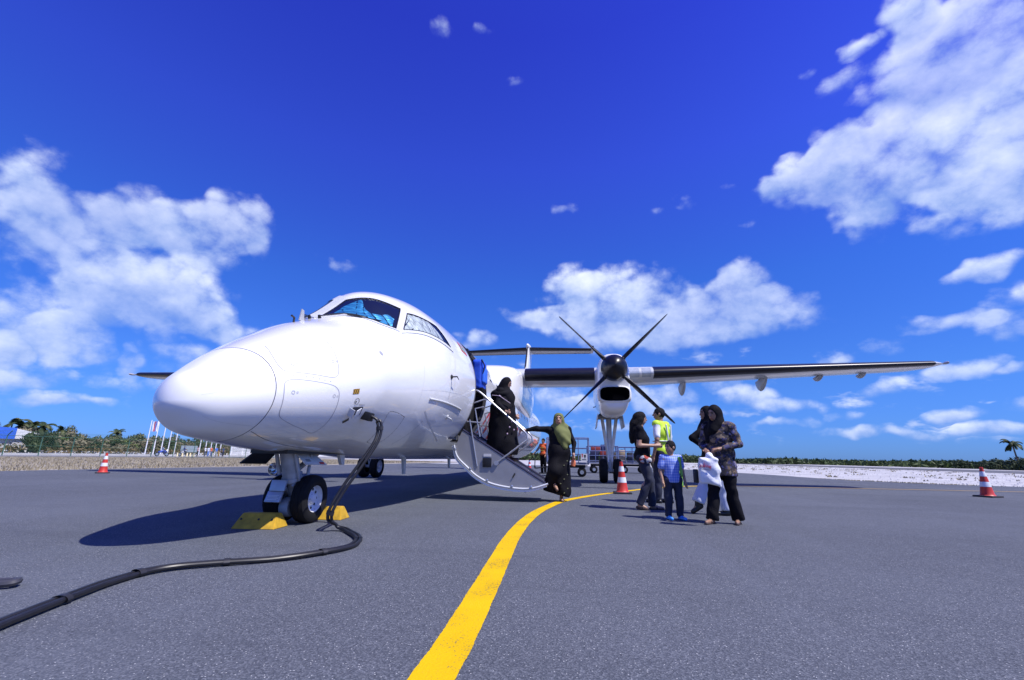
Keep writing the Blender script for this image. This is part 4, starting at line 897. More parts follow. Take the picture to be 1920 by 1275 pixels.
# handrails
def rail(pts, r=.018, n=6): 
    mb = MB(); mb.tube(catmull(pts, n), r, 10); return mb.build('handrail', mat('rail_silver', (.42, .43, .47), .35, .6), stair)
for y in (SY0 + .0, SY1):
    mb = MB()
    mb.tube(catmull([(-1.84, y, 1.83), (-1.80, y, 1.845), (-1.73, y, 1.81), (-1.62, y, 1.72)], 5) + [Vector((-.97, y, 1.17)), Vector((-.9, y, 1.09)), Vector((-.885, y, 1.0)), Vector((-.95, y, .95)), Vector((-1.41, y, .61))], .0155, 10)
    mb.build('handrail', mat('rail_silver', (.42, .43, .47), .35, .6), stair)
    mb = MB(); mb.tube([(-1.84, y, 1.62), (-1.66, y, 1.68), (-1.58, y, 1.68)], .013, 8); mb.tube([(-1.9, y, 1.33), (-1.74, y, .55)], .013, 8); mb.tube([(-1.81, y, 1.52), (-1.71, y, 1.04)], .011, 8); mb.tube([(-1.81, y, 1.52), (-1.65, y, 1.555)], .011, 8); mb.tube([(-1.95, y, 1.3), (-1.7, y, 1.28)], .012, 8)
    mb.lathe([(.04, -.012), (.04, .012)], (-1.41, y - .01, .61), (0, 1, 0), 16); mb.build('handrail_strut', mat('rail_silver', (.42, .43, .47), .35, .6), stair)
# ------------------------------------------------------------------ ground equipment
# traffic cones
M_cone = mat('cone_orange_red', (.55, .035, .022), .5, var=.12); M_coneW = mat('cone_white_band', (.72, .74, .76), .4, var=.08); M_coneB = mat('cone_black_base', (.03, .03, .035), .8)
CONE_G = 'striped traffic cones on the apron'
def make_cone(loc, label):
    r = root('traffic_cone', (0, 0, 0), label, 'cone', CONE_G); H = .72
    mb = MB(); mb.box((0, 0, .02), (.2, .2, .02), None, .012); mb.build('base', M_coneB, r)
    rad = lambda z: .135 - (z - .04) * .1525
    mb = MB(); mb.lathe([(.155, .04), (.14, .055)] + [(rad(z), z) for z in (.07, .2, .4, .6, .7)] + [(.036, .72), (.02, .725)], (0, 0, 0), (0, 0, 1), 24); mb.build('body', M_cone, r)
    for z0, z1 in ((.25, .37), (.5, .62)):
        mb = MB(); mb.lathe([(rad(z0) + .003, z0), (rad(z1) + .003, z1)], (0, 0, 0), (0, 0, 1), 24, False); mb.build('reflective_band', M_coneW, r)
    r.location = loc; r.scale = (.92, .92, .9); return r
cone = make_cone((.86, 10.25, 0), 'striped traffic cone beside the yellow line and walking girl')
dup(cone, (9.1, 12.15, 0), .4, 'striped traffic cone alone at far right on open apron')
dup(cone, (-15.75, 13.3, 0), .9, 'striped traffic cone alone at far left beyond the nose')
dup(cone, (-3.28, 29.7, 0), .2, 'small distant traffic cone seen right of the airstair')
# wheel chocks
M_chock = mat('yellow_chock', (.5, .3, .02), .65, var=.25, vs=14)
def chock(cx, cy, L_, label, rz):
    r = root('wheel_chock', (cx, cy, 0), label, 'chock', 'yellow wheel chocks at the nose wheels')
    h = .135; d = .13; Rz = Matrix.Rotation(rz, 3, 'Z')
    def T(p): v = Rz @ Vector(p); return v + Vector((cx, cy, 0))
    b = [(-L_, -d, 0), (L_, -d, 0), (L_, d, 0), (-L_, d, 0)]; t = [(-L_ * .8, -.035, h), (L_ * .8, -.035, h), (L_ * .8, .06, h), (-L_ * .8, .06, h)]
    bm = bmesh.new(); vs = [bm.verts.new(T(p)) for p in b + t]
    for f in ((3, 2, 1, 0), (4, 5, 6, 7), (0, 1, 5, 4), (1, 2, 6, 5), (2, 3, 7, 6), (3, 0, 4, 7)): bm.faces.new([vs[i] for i in f])
    bmesh.ops.bevel(bm, geom=bm.edges[:], offset=.006, segments=2, affect='EDGES'); bm.verts.index_update()
    obj('block', [v.co.copy() for v in bm.verts], [[v.index for v in f.verts] for f in bm.faces], M_chock, r, auto=30); bm.free()
    for x in (-L_ * .72, 0.1 * L_, L_ * .72):
        p = T((x, -.075, h * .62)); n = (Rz @ Vector((0, -.82, .57))).normalized(); mb = MB(); mb.lathe([(.011, 0), (.011, .003)], p, n, 10); mb.build('bolt_hole', M_black, r)
chock(-3.14, 4.30, .215, 'yellow wheel chock in front of the nose wheels', .1)
chock(-2.86, 5.06, .2, 'yellow wheel chock behind the nose wheels', .1 + math.pi)
# ground power cable
M_cable = mat('black_cable_rubber', (.012, .012, .015), .42, var=.25, vs=15)
path = [(-2.27, 4.50, 1.10), (-2.16, 4.52, 1.09), (-2.10, 4.53, 1.03), (-2.09, 4.52, .92), (-2.11, 4.47, .80), (-2.2, 4.36, .58), (-2.29, 4.27, .38), (-2.35, 4.2, .2), (-2.36, 4.22, .10), (-2.31, 4.28, .045), (-2.22, 4.26, .03), (-2.07, 4.1, .03), (-1.93, 3.93, .03), (-1.84, 3.76, .03), (-1.79, 3.58, .03), (-1.80, 3.42, .03), (-1.86, 3.27, .03), (-1.96, 3.11, .03), (-2.11, 2.97, .03), (-2.33, 2.81, .03), (-2.50, 2.66, .03), (-2.555, 2.5, .03), (-2.53, 2.3, .03), (-2.46, 2.08, .03), (-2.35, 1.75, .03), (-2.2, 1.3, .03), (-2.1, .5, .03), (-2.6, -.8, .03), (-4, -2, .03)]
cab = root('ground_power_cable', (-2.3, 2.9, 0), 'thick black twin power cable snaking from fuselage across the apron', 'cable')
C = catmull(path, 8)
def strand(ph):
    out = []
    for i, p in enumerate(C):
        t = (C[min(i + 1, len(C) - 1)] - C[max(i - 1, 0)]).normalized(); up = Vector((0, 0, 1)) if abs(t.z) < .8 else Vector((0, -1, 0))
        sd_ = t.cross(up).normalized(); a = .5 * math.sin(i * .11) + ph
        q = p + sd_ * math.cos(a) * .0195 + (up * abs(math.sin(a)) * .011 if t.z < .5 else Vector())
        if i < 62 and t.z < -.3: q = p + sd_ * math.cos(ph + .35 * math.sin(i * .15)) * .0195
        q.z = max(q.z - (0 if p.z > .05 else .012), .0165); out.append(q)
    return out
for ph in (0, math.pi):
    mb = MB(); mb.tube(strand(ph), .0148, 10); mb.build('cable_strand', M_cable, cab)
for i in (20, 58, 102, 128, 150, 168, 186):
    t = (C[i + 1] - C[i - 1]).normalized(); up = Vector((0, 0, 1)) if abs(t.z) < .8 else Vector((0, -1, 0)); sd_ = t.cross(up).normalized(); u2 = sd_.cross(t)
    mb = MB(); V = []
    for k in (-1, 1):
        for j in range(16): a = 2 * math.pi * j / 16; V.append(C[i] + t * k * .018 + sd_ * math.cos(a) * .039 + u2 * math.sin(a) * .0225 - (Vector((0, 0, .008)) if C[i].z < .05 else Vector()))
    mb.add(V, [(j, (j + 1) % 16, 16 + (j + 1) % 16, 16 + j) for j in range(16)]); 
    o = mb.build('cable_tie', mat('grey_tape', (.02, .02, .025), .5), cab)
mb = MB(); mb.box(Vector((-2.235, 4.5, 1.105)), (.06, .05, .045), Matrix.Rotation(.25, 3, 'Y'), .012); mb.build('power_plug', M_black, cab)
# a second cable end lying at the far left
mb = MB(); mb.tube(catmull([(-4.6, 1.7, .02), (-3.6, 2.02, .02), (-3.06, 2.2, .022), (-2.975, 2.2, .03), (-2.99, 2.15, .025), (-3.3, 2.03, .02), (-4.4, 1.5, .02)], 8), .018, 8)
mb.build('loose_hose', mat('grey_hose', (.05, .05, .06), .5), None, label='dark looped hose end lying on the apron at left edge', cat='hose')

# baggage carts
M_cartblue = mat('cart_blue_grey_paint', (.16, .2, .36), .45, .2, var=.1); M_deck = mat('cart_deck', (.2, .22, .3), .6)
def cart(loc, L_, W_, H, rz, label, arch):
    r = root('baggage_cart', (0, 0, 0), label, 'cart', 'baggage carts behind the main gear')
    mb = MB(); mb.box((0, 0, .52), (L_ / 2, W_ / 2, .045), None, .01); mb.build('deck', M_deck, r)
    mb = MB(); mb.box((0, 0, .4), (L_ / 2 - .15, .05, .06)); mb.box((-L_ / 2 + .3, 0, .33), (.04, W_ / 2 - .12, .04)); mb.box((L_ / 2 - .3, 0, .33), (.04, W_ / 2 - .12, .04)); mb.build('chassis', M_dark, r)
    for sx_ in (-1, 1):
        for sy in (-1, 1):
            mb = MB(); mb.lathe([(.05, -.06), (.15, -.06), (.18, -.04), (.18, .04), (.15, .06), (.05, .06)], (sx_ * (L_ / 2 - .3), sy * (W_ / 2 - .1), .18), (0, 1, 0), 20); w = mb.build('wheel', M_tyre, r)
            mb = MB(); mb.lathe([(.08, -.064), (.08, .064)], (sx_ * (L_ / 2 - .3), sy * (W_ / 2 - .1), .18), (0, 1, 0), 14); mb.build('hub', M_alu, w)
    for sx_ in ((-1, 1)):
        x = sx_ * (L_ / 2 - .02); mb = MB()
        if arch:
            mb.tube([(x, -W_ / 2, .56), (x, -W_ / 2, H - .15)] + [(x, -W_ / 2 + .15 - .15 * math.cos(a), H - .15 + .15 * math.sin(a)) for a in (.5, 1.0, 1.57)] + [(x, W_ / 2 - .15 + .15 * math.sin(a), H - .15 + .15 * math.cos(a)) for a in (.5, 1.0, 1.57)] + [(x, W_ / 2, .56)], .022, 8)
        else: mb.tube([(x, -W_ / 2, .56), (x, -W_ / 2, H), (x, W_ / 2, H), (x, W_ / 2, .56)], .02, 8)
        for k in range(1, 4): y = -W_ / 2 + W_ * k / 4; mb.tube([(x, y, .56), (x, y, H)], .013, 6)
        for z in (.8, 1.1): mb.tube([(x, -W_ / 2, z), (x, W_ / 2, z)], .013, 6)
        mb.build('end_cage', M_cartblue, r)
    for sy in (-1, 1):
        y = sy * W_ / 2; mb = MB(); n = max(3, int(L_ / .36))
        for z in (.62, .88, 1.12, H): mb.tube([(-L_ / 2, y, z), (L_ / 2, y, z)], .016 if z < H else .022, 6)
        for k in range(n + 1): x = -L_ / 2 + L_ * k / n; mb.tube([(x, y, .56), (x, y, H)], .016, 6)
        mb.build('side_cage', M_cartblue, r)
    mb = MB(); mb.tube([(-L_ / 2, 0, .36), (-L_ / 2 - .5, 0, .3), (-L_ / 2 - .55, 0, .3)], .025, 8); mb.build('drawbar', M_dark, r)
    r.location = loc; r.rotation_euler = (0, 0, rz); return r
c1 = cart((-.52, 19.3, 0), 1.7, 1.15, 1.52, 0, 'empty blue cage baggage cart with a white sign beside the green scarf woman', True)
c2 = cart((1.12, 24.8, 0), 1.55, 1.1, 1.36, .04, 'blue baggage cart loaded with dark suitcases behind the main gear', False)
c3 = cart((2.75, 25.6, 0), 1.5, 1.1, 1.34, -.05, 'baggage cart with tan boxes right of the main gear', False)
# sign on the first cart
mb = MB(); mb.box((.13, 18.695, .76), (.13, .008, .14)); sg = mb.build('cart_sign', mat('sign_white', (.72, .73, .76), .5), None, False, None, label='white sign with red mark on the empty cart', cat='sign')
mb = MB(); mb.box((-.07, -.0095, .2), (.018, .0012, .055)); mb.box((-.07, -.0095, .265), (.035, .0012, .012)); o = mb.build('red_mark', M_red, sg, False, None)
mb = MB(); mb.lathe([(.045, 0), (.04, .002)], (.035, -.009, .195), (0, -1, 0), 12); mb.box((.035, -.0095, .135), (.02, .0012, .03)); mb.box((0, -.0095, .06), (.08, .0012, .012)); mb.build('black_mark', M_black, sg, False, None)
# luggage, piece by piece
def case(x, y, z, w, d, h, col, label, kind='suitcase', rz=0.0, cat='suitcase'):
    r = root(kind, (x, y, z), label, cat, 'luggage on the carts'); m = mat('luggage_%d_%d_%d' % tuple(int(q * 100) for q in col), col, .6, var=.15)
    Rz = Matrix.Rotation(rz, 3, 'Z'); mb = MB(); mb.box((x, y, z + h / 2), (w / 2, d / 2, h / 2), Rz, min(w, d, h) * .12); mb.build('shell', m, r)
    mb = MB(); mb.tube([Vector((x, y, z + h)) + Rz @ Vector((-.07, 0, -.005)), Vector((x, y, z + h + .035)) + Rz @ Vector((-.06, 0, 0)), Vector((x, y, z + h + .035)) + Rz @ Vector((.06, 0, 0)), Vector((x, y, z + h)) + Rz @ Vector((.07, 0, -.005))], .01, 6); mb.build('handle', M_black, r)
    mb = MB(); mb.box(Vector((x, y, z + h / 2)), (w / 2 + .003, .008, h / 2 + .003), Rz); mb.build('strap', M_dark, r)
case(.68, 24.7, .565, .5, .4, .3, (.02, .02, .03), 'black suitcase lowest at left end of the loaded cart')
case(1.24, 24.6, .565, .5, .45, .28, (.03, .025, .03), 'dark suitcase on the deck of the loaded cart, middle')
case(.72, 24.65, .88, .46, .4, .22, (.03, .03, .09), 'navy holdall stacked second at left of the loaded cart', 'holdall', cat='bag')
case(1.2, 24.6, .86, .42, .4, .26, (.28, .04, .03), 'red suitcase in the middle of the loaded cart')
case(.78, 24.65, 1.12, .5, .38, .2, (.32, .05, .04), 'red bag on top of the stack at left of the loaded cart', 'holdall', cat='bag')
case(1.3, 24.65, 1.14, .5, .4, .3, (.03, .035, .12), 'dark blue suitcase on top of the loaded cart, over the cage rail')
case(1.66, 24.6, .565, .3, .4, .5, (.1, .08, .07), 'brown upright bag at right end of the loaded cart', 'holdall', cat='bag')
case(2.2, 25.4, .565, .36, .4, .34, (.5, .36, .2), 'tan cardboard box at left of the right hand cart', 'cardboard_box', cat='box')
case(2.2, 25.4, .92, .32, .36, .26, (.55, .42, .26), 'pale box stacked on the left of the right hand cart', 'cardboard_box', cat='box')
case(2.62, 25.4, .565, .34, .4, .5, (.03, .035, .06), 'dark upright bag in the middle of the right hand cart', 'holdall', cat='bag')
case(3.05, 25.4, .565, .34, .4, .2, (.6, .38, .08), 'yellow box low on the right of the right hand cart', 'cardboard_box', cat='box')
case(3.02, 25.4, .77, .3, .34, .36, (.52, .4, .28), 'tan box on top at right of the right hand cart', 'cardboard_box', cat='box')

# ------------------------------------------------------------------ left background: fence, poles, buildings
FA, FB_ = Vector((-61.4, 40.8, 0)), Vector((.54, 2.95, 0))
M_fence = mat('green_fence_paint', (.05, .13, .09), .6)
fen = root('chain_link_fence', (-60.5, 52, 0), 'green chain link perimeter fence with angled arms along the verge', 'fence')
for k in range(-4, 15):
    p = FA + FB_ * k; mb = MB(); mb.tube([p, p + Vector((0, 0, 2.25)), p + Vector((.5, 0, 2.75))], .05, 6); mb.build('fence_post', M_fence, fen)
for z in (.1, 1.2, 2.25):
    mb = MB(); mb.tube([FA + FB_ * -4 + Vector((0, 0, z)), FA + FB_ * 14 + Vector((0, 0, z))], .03 if z > 2 else .015, 5); mb.build('fence_rail', M_fence, fen)
for k, z in enumerate((2.42, 2.58, 2.72)):
    mb = MB(); mb.tube([FA + FB_ * -4 + Vector((.17 * (k + 1), 0, z)), FA + FB_ * 14 + Vector((.17 * (k + 1), 0, z))], .01, 4); mb.build('barbed_wire', M_fence, fen)
V = []; F = []
L0 = FB_.length * 18; dv = FB_.normalized(); base = FA + FB_ * -4
for i in range(int(L0 / .22)):
    for s_ in (1, -1):
        a = i * .22 + (0 if s_ > 0 else 2.2); b = a + 2.15 * s_
        b = min(max(b, 0), L0); p, q = base + dv * a + Vector((0, 0, .08)), base + dv * b + Vector((0, 0, 2.23)); n = dv * .006; k = len(V)
        V += [p - n, p + n, q + n, q - n]; F.append((k, k + 1, k + 2, k + 3))
obj('chain_link_mesh', V, F, M_fence, fen, False, kind='stuff')
# low white wall and rail on the bank
mb = MB(); mb.box((-74.5, 70, .52), (.12, 75, .2), Matrix.Rotation(-.055, 3, 'Z')); mb.build('low_wall', mat('white_wall', (.74, .74, .74), .7), None, False, None, label='long low white wall beyond the perimeter road', cat='wall')
# flag poles
tpole = [-1.0747, -1.0518, -1.0306, -1.0111, -.9931, -.9235, -.9074, -.8928, -.8797, -.8667]
for k, t in enumerate(tpole):
    X = -72.2; Y = X / t; h = 5.6 if k < 5 else 5.0
    r = root('flag_pole', (X, Y, .3), ['leftmost white flag pole of the left group', 'second white flag pole from left, carrying the flag', 'third white flag pole of the left group', 'fourth white flag pole of the left group', 'fifth white flag pole, rightmost of the left group', 'first white pole of the right group, under the radome', 'second white pole of the right group', 'third white pole of the right group', 'fourth white pole of the right group', 'last white pole of the right group by the lattice wall'][k], 'flagpole', 'white flag poles in a row')
    mb = MB(); mb.tube([(X, Y, .3), (X, Y, .3 + h)], [.09, .06], 10); mb.build('pole', mat('pole_white', (.76, .76, .78), .5), r)
    mb = MB(); mb.lathe([(.0, 0), (.07, .05), (0, .12)], (X, Y, .3 + h), (0, 0, 1), 8, False); mb.build('finial', mat('pole_white', (.76, .76, .78), .5), r)
X = -72.2; Y = X / tpole[1]
fl = root('flag', (X, Y, 4.2), 'limp striped white, blue and red flag on the second pole', 'flag')
for k, (nm, col) in enumerate((('white_stripe', (.7, .7, .74)), ('blue_stripe', (.12, .14, .4)), ('red_stripe', (.4, .08, .1)), ('pale_stripe', (.6, .6, .66)))):
    V, F = grid(5, 8, lambda i, j: (X - .05 + .05 * math.sin(j * .9 + k), Y - .06 - .26 * k - .26 * i / 4, 5.85 - 1.7 * j / 7 + .05 * math.sin(i + k)))
    obj(nm, V, F, mat('flag_' + nm, col, .8), fl)
# blue and white shed
sh = root('shed', (-78, 48, .3), 'white shed with blue gable band at far left edge', 'building')
yb0, yb1 = 43.0, 53.9
mb = MB(); mb.box((-80, 48.4, 1.2), (4, 5.2, 1.0)); mb.build('wall', mat('shed_wall', (.5, .5, .5), .7), sh, False, None)
mb = MB(); mb.prism([(-75.7, yb0, 2.2), (-75.7, 52.4, 2.2), (-75.7, yb1, 2.95), (-75.7, 52.9, 3.2), (-75.7, 51, 3.55), (-75.7, 48.5, 3.6), (-75.7, yb0, 3.4)], (-8, 0, 0), (0, 0, 0)); mb.build('roof', mat('shed_white', (.7, .7, .68), .6), sh, False, None)
mb = MB(); mb.prism([(-75.65, yb0 - .4, 2.15), (-75.65, 51.1, 2.15), (-75.65, 51.1, 3.62), (-75.65, 48.5, 3.66), (-75.65, yb0 - .4, 3.4)], (-.02, 0, 0), (.05, 0, 0)); mb.build('blue_band', mat('shed_blue', (.04, .14, .6), .5), sh, False, None)
# lattice wall
lat = root('lattice_wall', (-70, 88, 0), 'white pierced block wall below the nose', 'wall'); M_lat = mat('lattice_white', (.72, .72, .72), .7)
y0_, y1_ = 83.0, 98.0; xl = lambda y: -69.5 + (y - 83) * .05
for k in range(6):
    y = y0_ + (y1_ - y0_) * k / 5; mb = MB(); mb.box((xl(y), y, 1.25), (.14, .14, 1.25)); mb.build('pier', M_lat, lat, False, None)
mb = MB()
for i in range(50):
    y = y0_ + (y1_ - y0_) * (i + .5) / 50; mb.box((xl(y), y, 1.2), (.05, .05, .95))
for z in (.3, .62, .94, 1.26, 1.58, 1.9, 2.2): mb.box((xl((y0_ + y1_) / 2), (y0_ + y1_) / 2, z), (.06, (y1_ - y0_) / 2, .06), Matrix.Rotation(-.05, 3, 'Z'))
mb.build('lattice_screen', M_lat, lat, False, None, kind='stuff')
# grey sign board behind the fence
sb = root('notice_board', (-68, 71.4, .12), 'grey blank notice board beside the motorcycle rider', 'sign')
mb = MB(); mb.box((-68, 71.4, 1.35), (.05, 1.35, .55), Matrix.Rotation(-.3, 3, 'Z')); mb.build('panel', mat('board_grey', (.25, .3, .33), .6), sb, False, None)
for s_ in (-1, 1):
    mb = MB(); mb.tube([(-68 + .3 * s_, 71.4 + 1.1 * s_, .1), (-68 + .3 * s_, 71.4 + 1.1 * s_, 1.3)], .04, 6); mb.build('leg', M_dark, sb)
# little bollards
M_bol = mat('bollard_cream', (.7, .6, .36), .6)
for k, t in enumerate((-.982, -.968, -.955, -.946, -.937)):
    X = -62.8; Y = X / t; mb = MB(); mb.lathe([(.16, 0), (.14, .05), (.09, .5), (.05, .55), (0, .56)], (X, Y, .12), (0, 0, 1), 10); mb.build('bollard', M_bol, None, label=['leftmost', 'second', 'third', 'fourth', 'rightmost'][k] + ' small cream bollard in the short row by the fence', cat='bollard', group='cream bollards beyond the fence')

# ------------------------------------------------------------------ motorcycles
def motorcycle(x, y, z, rz, col, label):
    r = root('motorcycle', (0, 0, 0), label, 'motorcycle', 'motorcycles beyond the fence'); m = mat('bike_%d' % int(col[2] * 100), col, .35)
    for wx in (-.62, .62):
        mb = MB(); mb.lathe([(.2, -.05), (.29, -.05), (.31, 0), (.29, .05), (.2, .05)], (wx, 0, .31), (0, 1, 0), 20, False); w = mb.build('wheel', M_tyre, r)
        mb = MB(); mb.lathe([(.2, -.02), (.2, .02)], (wx, 0, .31), (0, 1, 0), 14); mb.build('rim', M_alu, w)
    V, F = grid(9, 10, lambda i, j: (lambda u, a: (-.55 + 1.05 * u, math.cos(a) * .15 * math.sin(math.pi * (.08 + .84 * u)) ** .5, .62 + .12 * math.sin(u * 3) + math.sin(a) * .2 * math.sin(math.pi * (.1 + .8 * u)) ** .5))(i / 8, 2 * math.pi * j / 10), True); obj('body_shell', V, F, m, r)
    mb = MB(); mb.box((-.25, 0, .82), (.32, .11, .05), None, .03); mb.build('seat', M_black, r)
    mb = MB(); mb.tube([(.62, 0, .31), (.45, 0, .85), (.42, 0, 1.0)], .03, 8); mb.tube([(.4, -.3, 1.0), (.44, 0, 1.0), (.4, .3, 1.0)], .018, 8); mb.build('fork', M_alu, r)
    mb = MB(); mb.lathe([(.02, -.08), (.09, -.02), (.1, .05), (0, .07)], (.52, 0, .9), (1, 0, 0), 12); mb.build('headlamp', M_alu, r)
    r.location = (x, y, z); r.rotation_euler = (0, 0, rz); return r
motorcycle(-63.6, 62.0, .12, 1.1, (.03, .08, .5), 'blue motorcycle beyond the fence under the flag poles')
motorcycle(-63.6, 65.9, .12, 1.4, (.55, .56, .6), 'pale motorcycle with rider beyond the fence')

# ------------------------------------------------------------------ vegetation
def leafmat(name, c1, c2):
    m = bpy.data.materials.new(name); m.use_nodes = True; t = m.node_tree; b = t.nodes['Principled BSDF']; nn = t.nodes.new; lk = t.links.new
    n = nn('ShaderNodeTexNoise'); n.inputs['Scale'].default_value = 2.2; n.inputs['Detail'].default_value = 3; lk(nn('ShaderNodeTexCoord').outputs['Object'], n.inputs['Vector'])
    r = nn('ShaderNodeMapRange'); lk(n.outputs[0], r.inputs[0]); r.inputs[1].default_value = .35; r.inputs[2].default_value = .65
    mx = nn('ShaderNodeMix'); mx.data_type = 'RGBA'; lk(r.outputs[0], mx.inputs[0]); mx.inputs[6].default_value = (*c1, 1); mx.inputs[7].default_value = (*c2, 1); lk(mx.outputs[2], b.inputs['Base Color'])
    b.inputs['Roughness'].default_value = .6; b.inputs['Specular IOR Level'].default_value = .25; b.inputs['Subsurface Weight'].default_value = 0; return m
ML = [leafmat('leaf_mid', (.06, .075, .028), (.13, .14, .06)), leafmat('leaf_dark', (.02, .04, .016), (.05, .07, .024)), leafmat('leaf_dry', (.14, .12, .07), (.2, .18, .11)), leafmat('leaf_bright', (.07, .12, .03), (.15, .18, .05))]
M_bark = mat('bark', (.16, .13, .1), .9, var=.25)
def crown_mesh(seed, n=1500, lobes=9, leaf=.16, flat_=.75):
    rg = np.random.RandomState(seed); V = []; F = []
    cs = [(rg.uniform(-.6, .6), rg.uniform(-.6, .6), rg.uniform(.25, .85) * (1 - .25 * abs(rg.uniform(-1, 1))), rg.uniform(.25, .45)) for _ in range(lobes)]
    for i in range(n):
        cx, cy, cz, r = cs[rg.randint(lobes)]; d = rg.normal(size=3); d /= np.linalg.norm(d); q = r * rg.uniform(.55, 1.08)
        p = np.array([cx, cy, cz]) + d * q * np.array([1, 1, flat_]); a = rg.normal(size=3); a /= np.linalg.norm(a); b = np.cross(a, d); b /= np.linalg.norm(b) + 1e-6
        s = leaf * rg.uniform(.5, 1.1) * .5; k = len(V); V += [p - a * s, p + b * s * .5, p + a * s, p - b * s * .5]; F.append((k, k + 1, k + 2, k + 3))
    return V, F
def trunk_mesh(seed):
    rg = random.Random(seed); mb = MB(); mb.tube([(0, 0, -.1), (rg.uniform(-.04, .04), 0, .2), (rg.uniform(-.06, .06), .02, .45)], [.06, .045, .03], 7)
    for k in range(5):
        a = rg.uniform(0, 6.28); z = rg.uniform(.15, .4); mb.tube([(0, 0, z), (math.cos(a) * .25, math.sin(a) * .25, z + .25), (math.cos(a) * .45, math.sin(a) * .45, z + .35)], [.025, .015, .008], 5)
    return mb
CR = []
for sd_ in range(5):
    V, F = crown_mesh(sd_, 1700); me = bpy.data.meshes.new('crown_mesh'); me.from_pydata([tuple(v) for v in V], [], F); CR.append(me)
TR = []
for sd_ in range(3):
    mb = trunk_mesh(sd_); me = bpy.data.meshes.new('trunk_mesh'); me.from_pydata([tuple(v) for v in mb.V], [], mb.F); me.materials.append(M_bark); TR.append(me)
MESHM = {}
def tree(name, x, y, z, w, h, label, mi, seed, group, cat='tree'):
    r = bpy.data.objects.new(name, None); r.empty_display_size = .3; r.location = (x, y, z); r.rotation_euler = (0, 0, random.uniform(0, 6)); r.scale = (w, w, h); put(r, None, label, cat, group)
    key = (seed % 5, mi)
    if key not in MESHM: me = CR[seed % 5].copy(); me.materials.append(ML[mi]); MESHM[key] = me
    put(bpy.data.objects.new('crown', MESHM[key]), r); put(bpy.data.objects.new('trunk', TR[seed % 3]), r); return r
rg = random.Random(3)
GT = 'trees behind the perimeter road'
# (bearing t = X/Y, X, width, height, material) from left to right in the photograph
trees = []
k = 0
for row, (X0, n, hb) in enumerate(((-79, 22, 2.6), (-86, 22, 3.6), (-94, 20, 4.3))):
    for i in range(n):
        t = -1.56 + (.84) * (i + rg.uniform(.2, .8)) / n; X = X0 + rg.uniform(-2, 2); Y = X / t
        h = hb * rg.uniform(.8, 1.15) * (1.0 + .0 * t); w = rg.uniform(2.3, 3.8)
        if row == 0 and t < -1.42: continue
        mi = rg.choice((0, 0, 1, 2, 2, 3) if row < 2 else (0, 0, 1, 2, 3))
        px = 'left of the shed' if t < -1.5 else 'right of the shed' if t < -1.38 else 'above the far left cone' if t < -1.2 else 'between cone and flag poles' if t < -1.08 else 'behind the left flag poles' if t < -.99 else 'behind the riders' if t < -.93 else 'behind the waiting people' if t < -.84 else 'behind the lattice wall'
        nm = ['front row ', 'middle row ', 'back row '][row] + ['mixed green tree ', 'dark tree ', 'dry brownish tree ', 'bright green tree '][mi] + px
        tree('broadleaf_tree', X, Y, .2, w, h, nm, mi, k, GT); k += 1
tree('dark_shrub', -73.2, 52.2, .3, 2.3, 3.3, 'dark round shrub in front of the shed', 1, 2, 'shrubs', 'shrub')
from collections import defaultdict
_by = defaultdict(list)
for o in bpy.data.objects:
    if o.name.startswith('broadleaf_tree'): _by[o['label']].append(o)
for lb, os_ in _by.items():
    if len(os_) > 1:
        os_.sort(key=lambda o: o.location.x / o.location.y); nms = {2: ('left one', 'right one'), 3: ('left', 'middle', 'right')}.get(len(os_), ('first', 'second', 'third', 'fourth', 'fifth', 'sixth', 'seventh'))
        for o, q in zip(os_, nms): o['label'] = lb + ', ' + q
# scrub hedge along the bank
hV = []; hF = []; r2 = np.random.RandomState(5)
for i in range(9000):
    y = r2.uniform(44, 110); x = -76.2 + (y - 44) * .05 + r2.normal() * .6; zz = .35 + abs(r2.normal()) * .55
    a = r2.normal(size=3) * .13; b = r2.normal(size=3) * .08; p = np.array([x, y, zz]); q = len(hV); hV += [p - a, p + b, p + a, p - b]; hF.append((q, q + 1, q + 2, q + 3))
obj('hedge', hV, hF, leafmat('hedge_leaf', (.08, .085, .03), (.2, .13, .07)), None, False, label='low brownish green hedge along the white wall', cat='hedge', kind='stuff')
# palms
def frond(L_, e0, n=14):
    V = []; F = []; sp = [Vector((0, 0, 0))]; e = e0
    for i in range(n):
        sp.append(sp[-1] + Vector((math.cos(e), 0, math.sin(e))) * (L_ / n)); e -= (.05 + .012 * i) * (1.2 if e > -1.2 else 0)
    for i in range(1, n + 1):
        p = sp[i]; t = (sp[i] - sp[i - 1]).normalized(); l = L_ * .30 * math.sin(math.pi * min(1, .15 + .8 * i / n)) ** .7
        for s_ in (-1, 1):
            for q in (0, .33, .66):
                o = p - t * q * (L_ / n); d = Vector((t.x * .5, s_ * .8, t.z * .5 - .5)).normalized(); k = len(V); w = t * .02 * L_
                V += [o - w, o + w, o + d * l + w * .2, o + d * l - w * .2]; F.append((k, k + 1, k + 2, k + 3))
    for i in range(n):
        k = len(V); w = Vector((0, .02, 0)); V += [sp[i] - w, sp[i] + w, sp[i + 1] + w, sp[i + 1] - w]; F.append((k, k + 1, k + 2, k + 3))
    return V, F
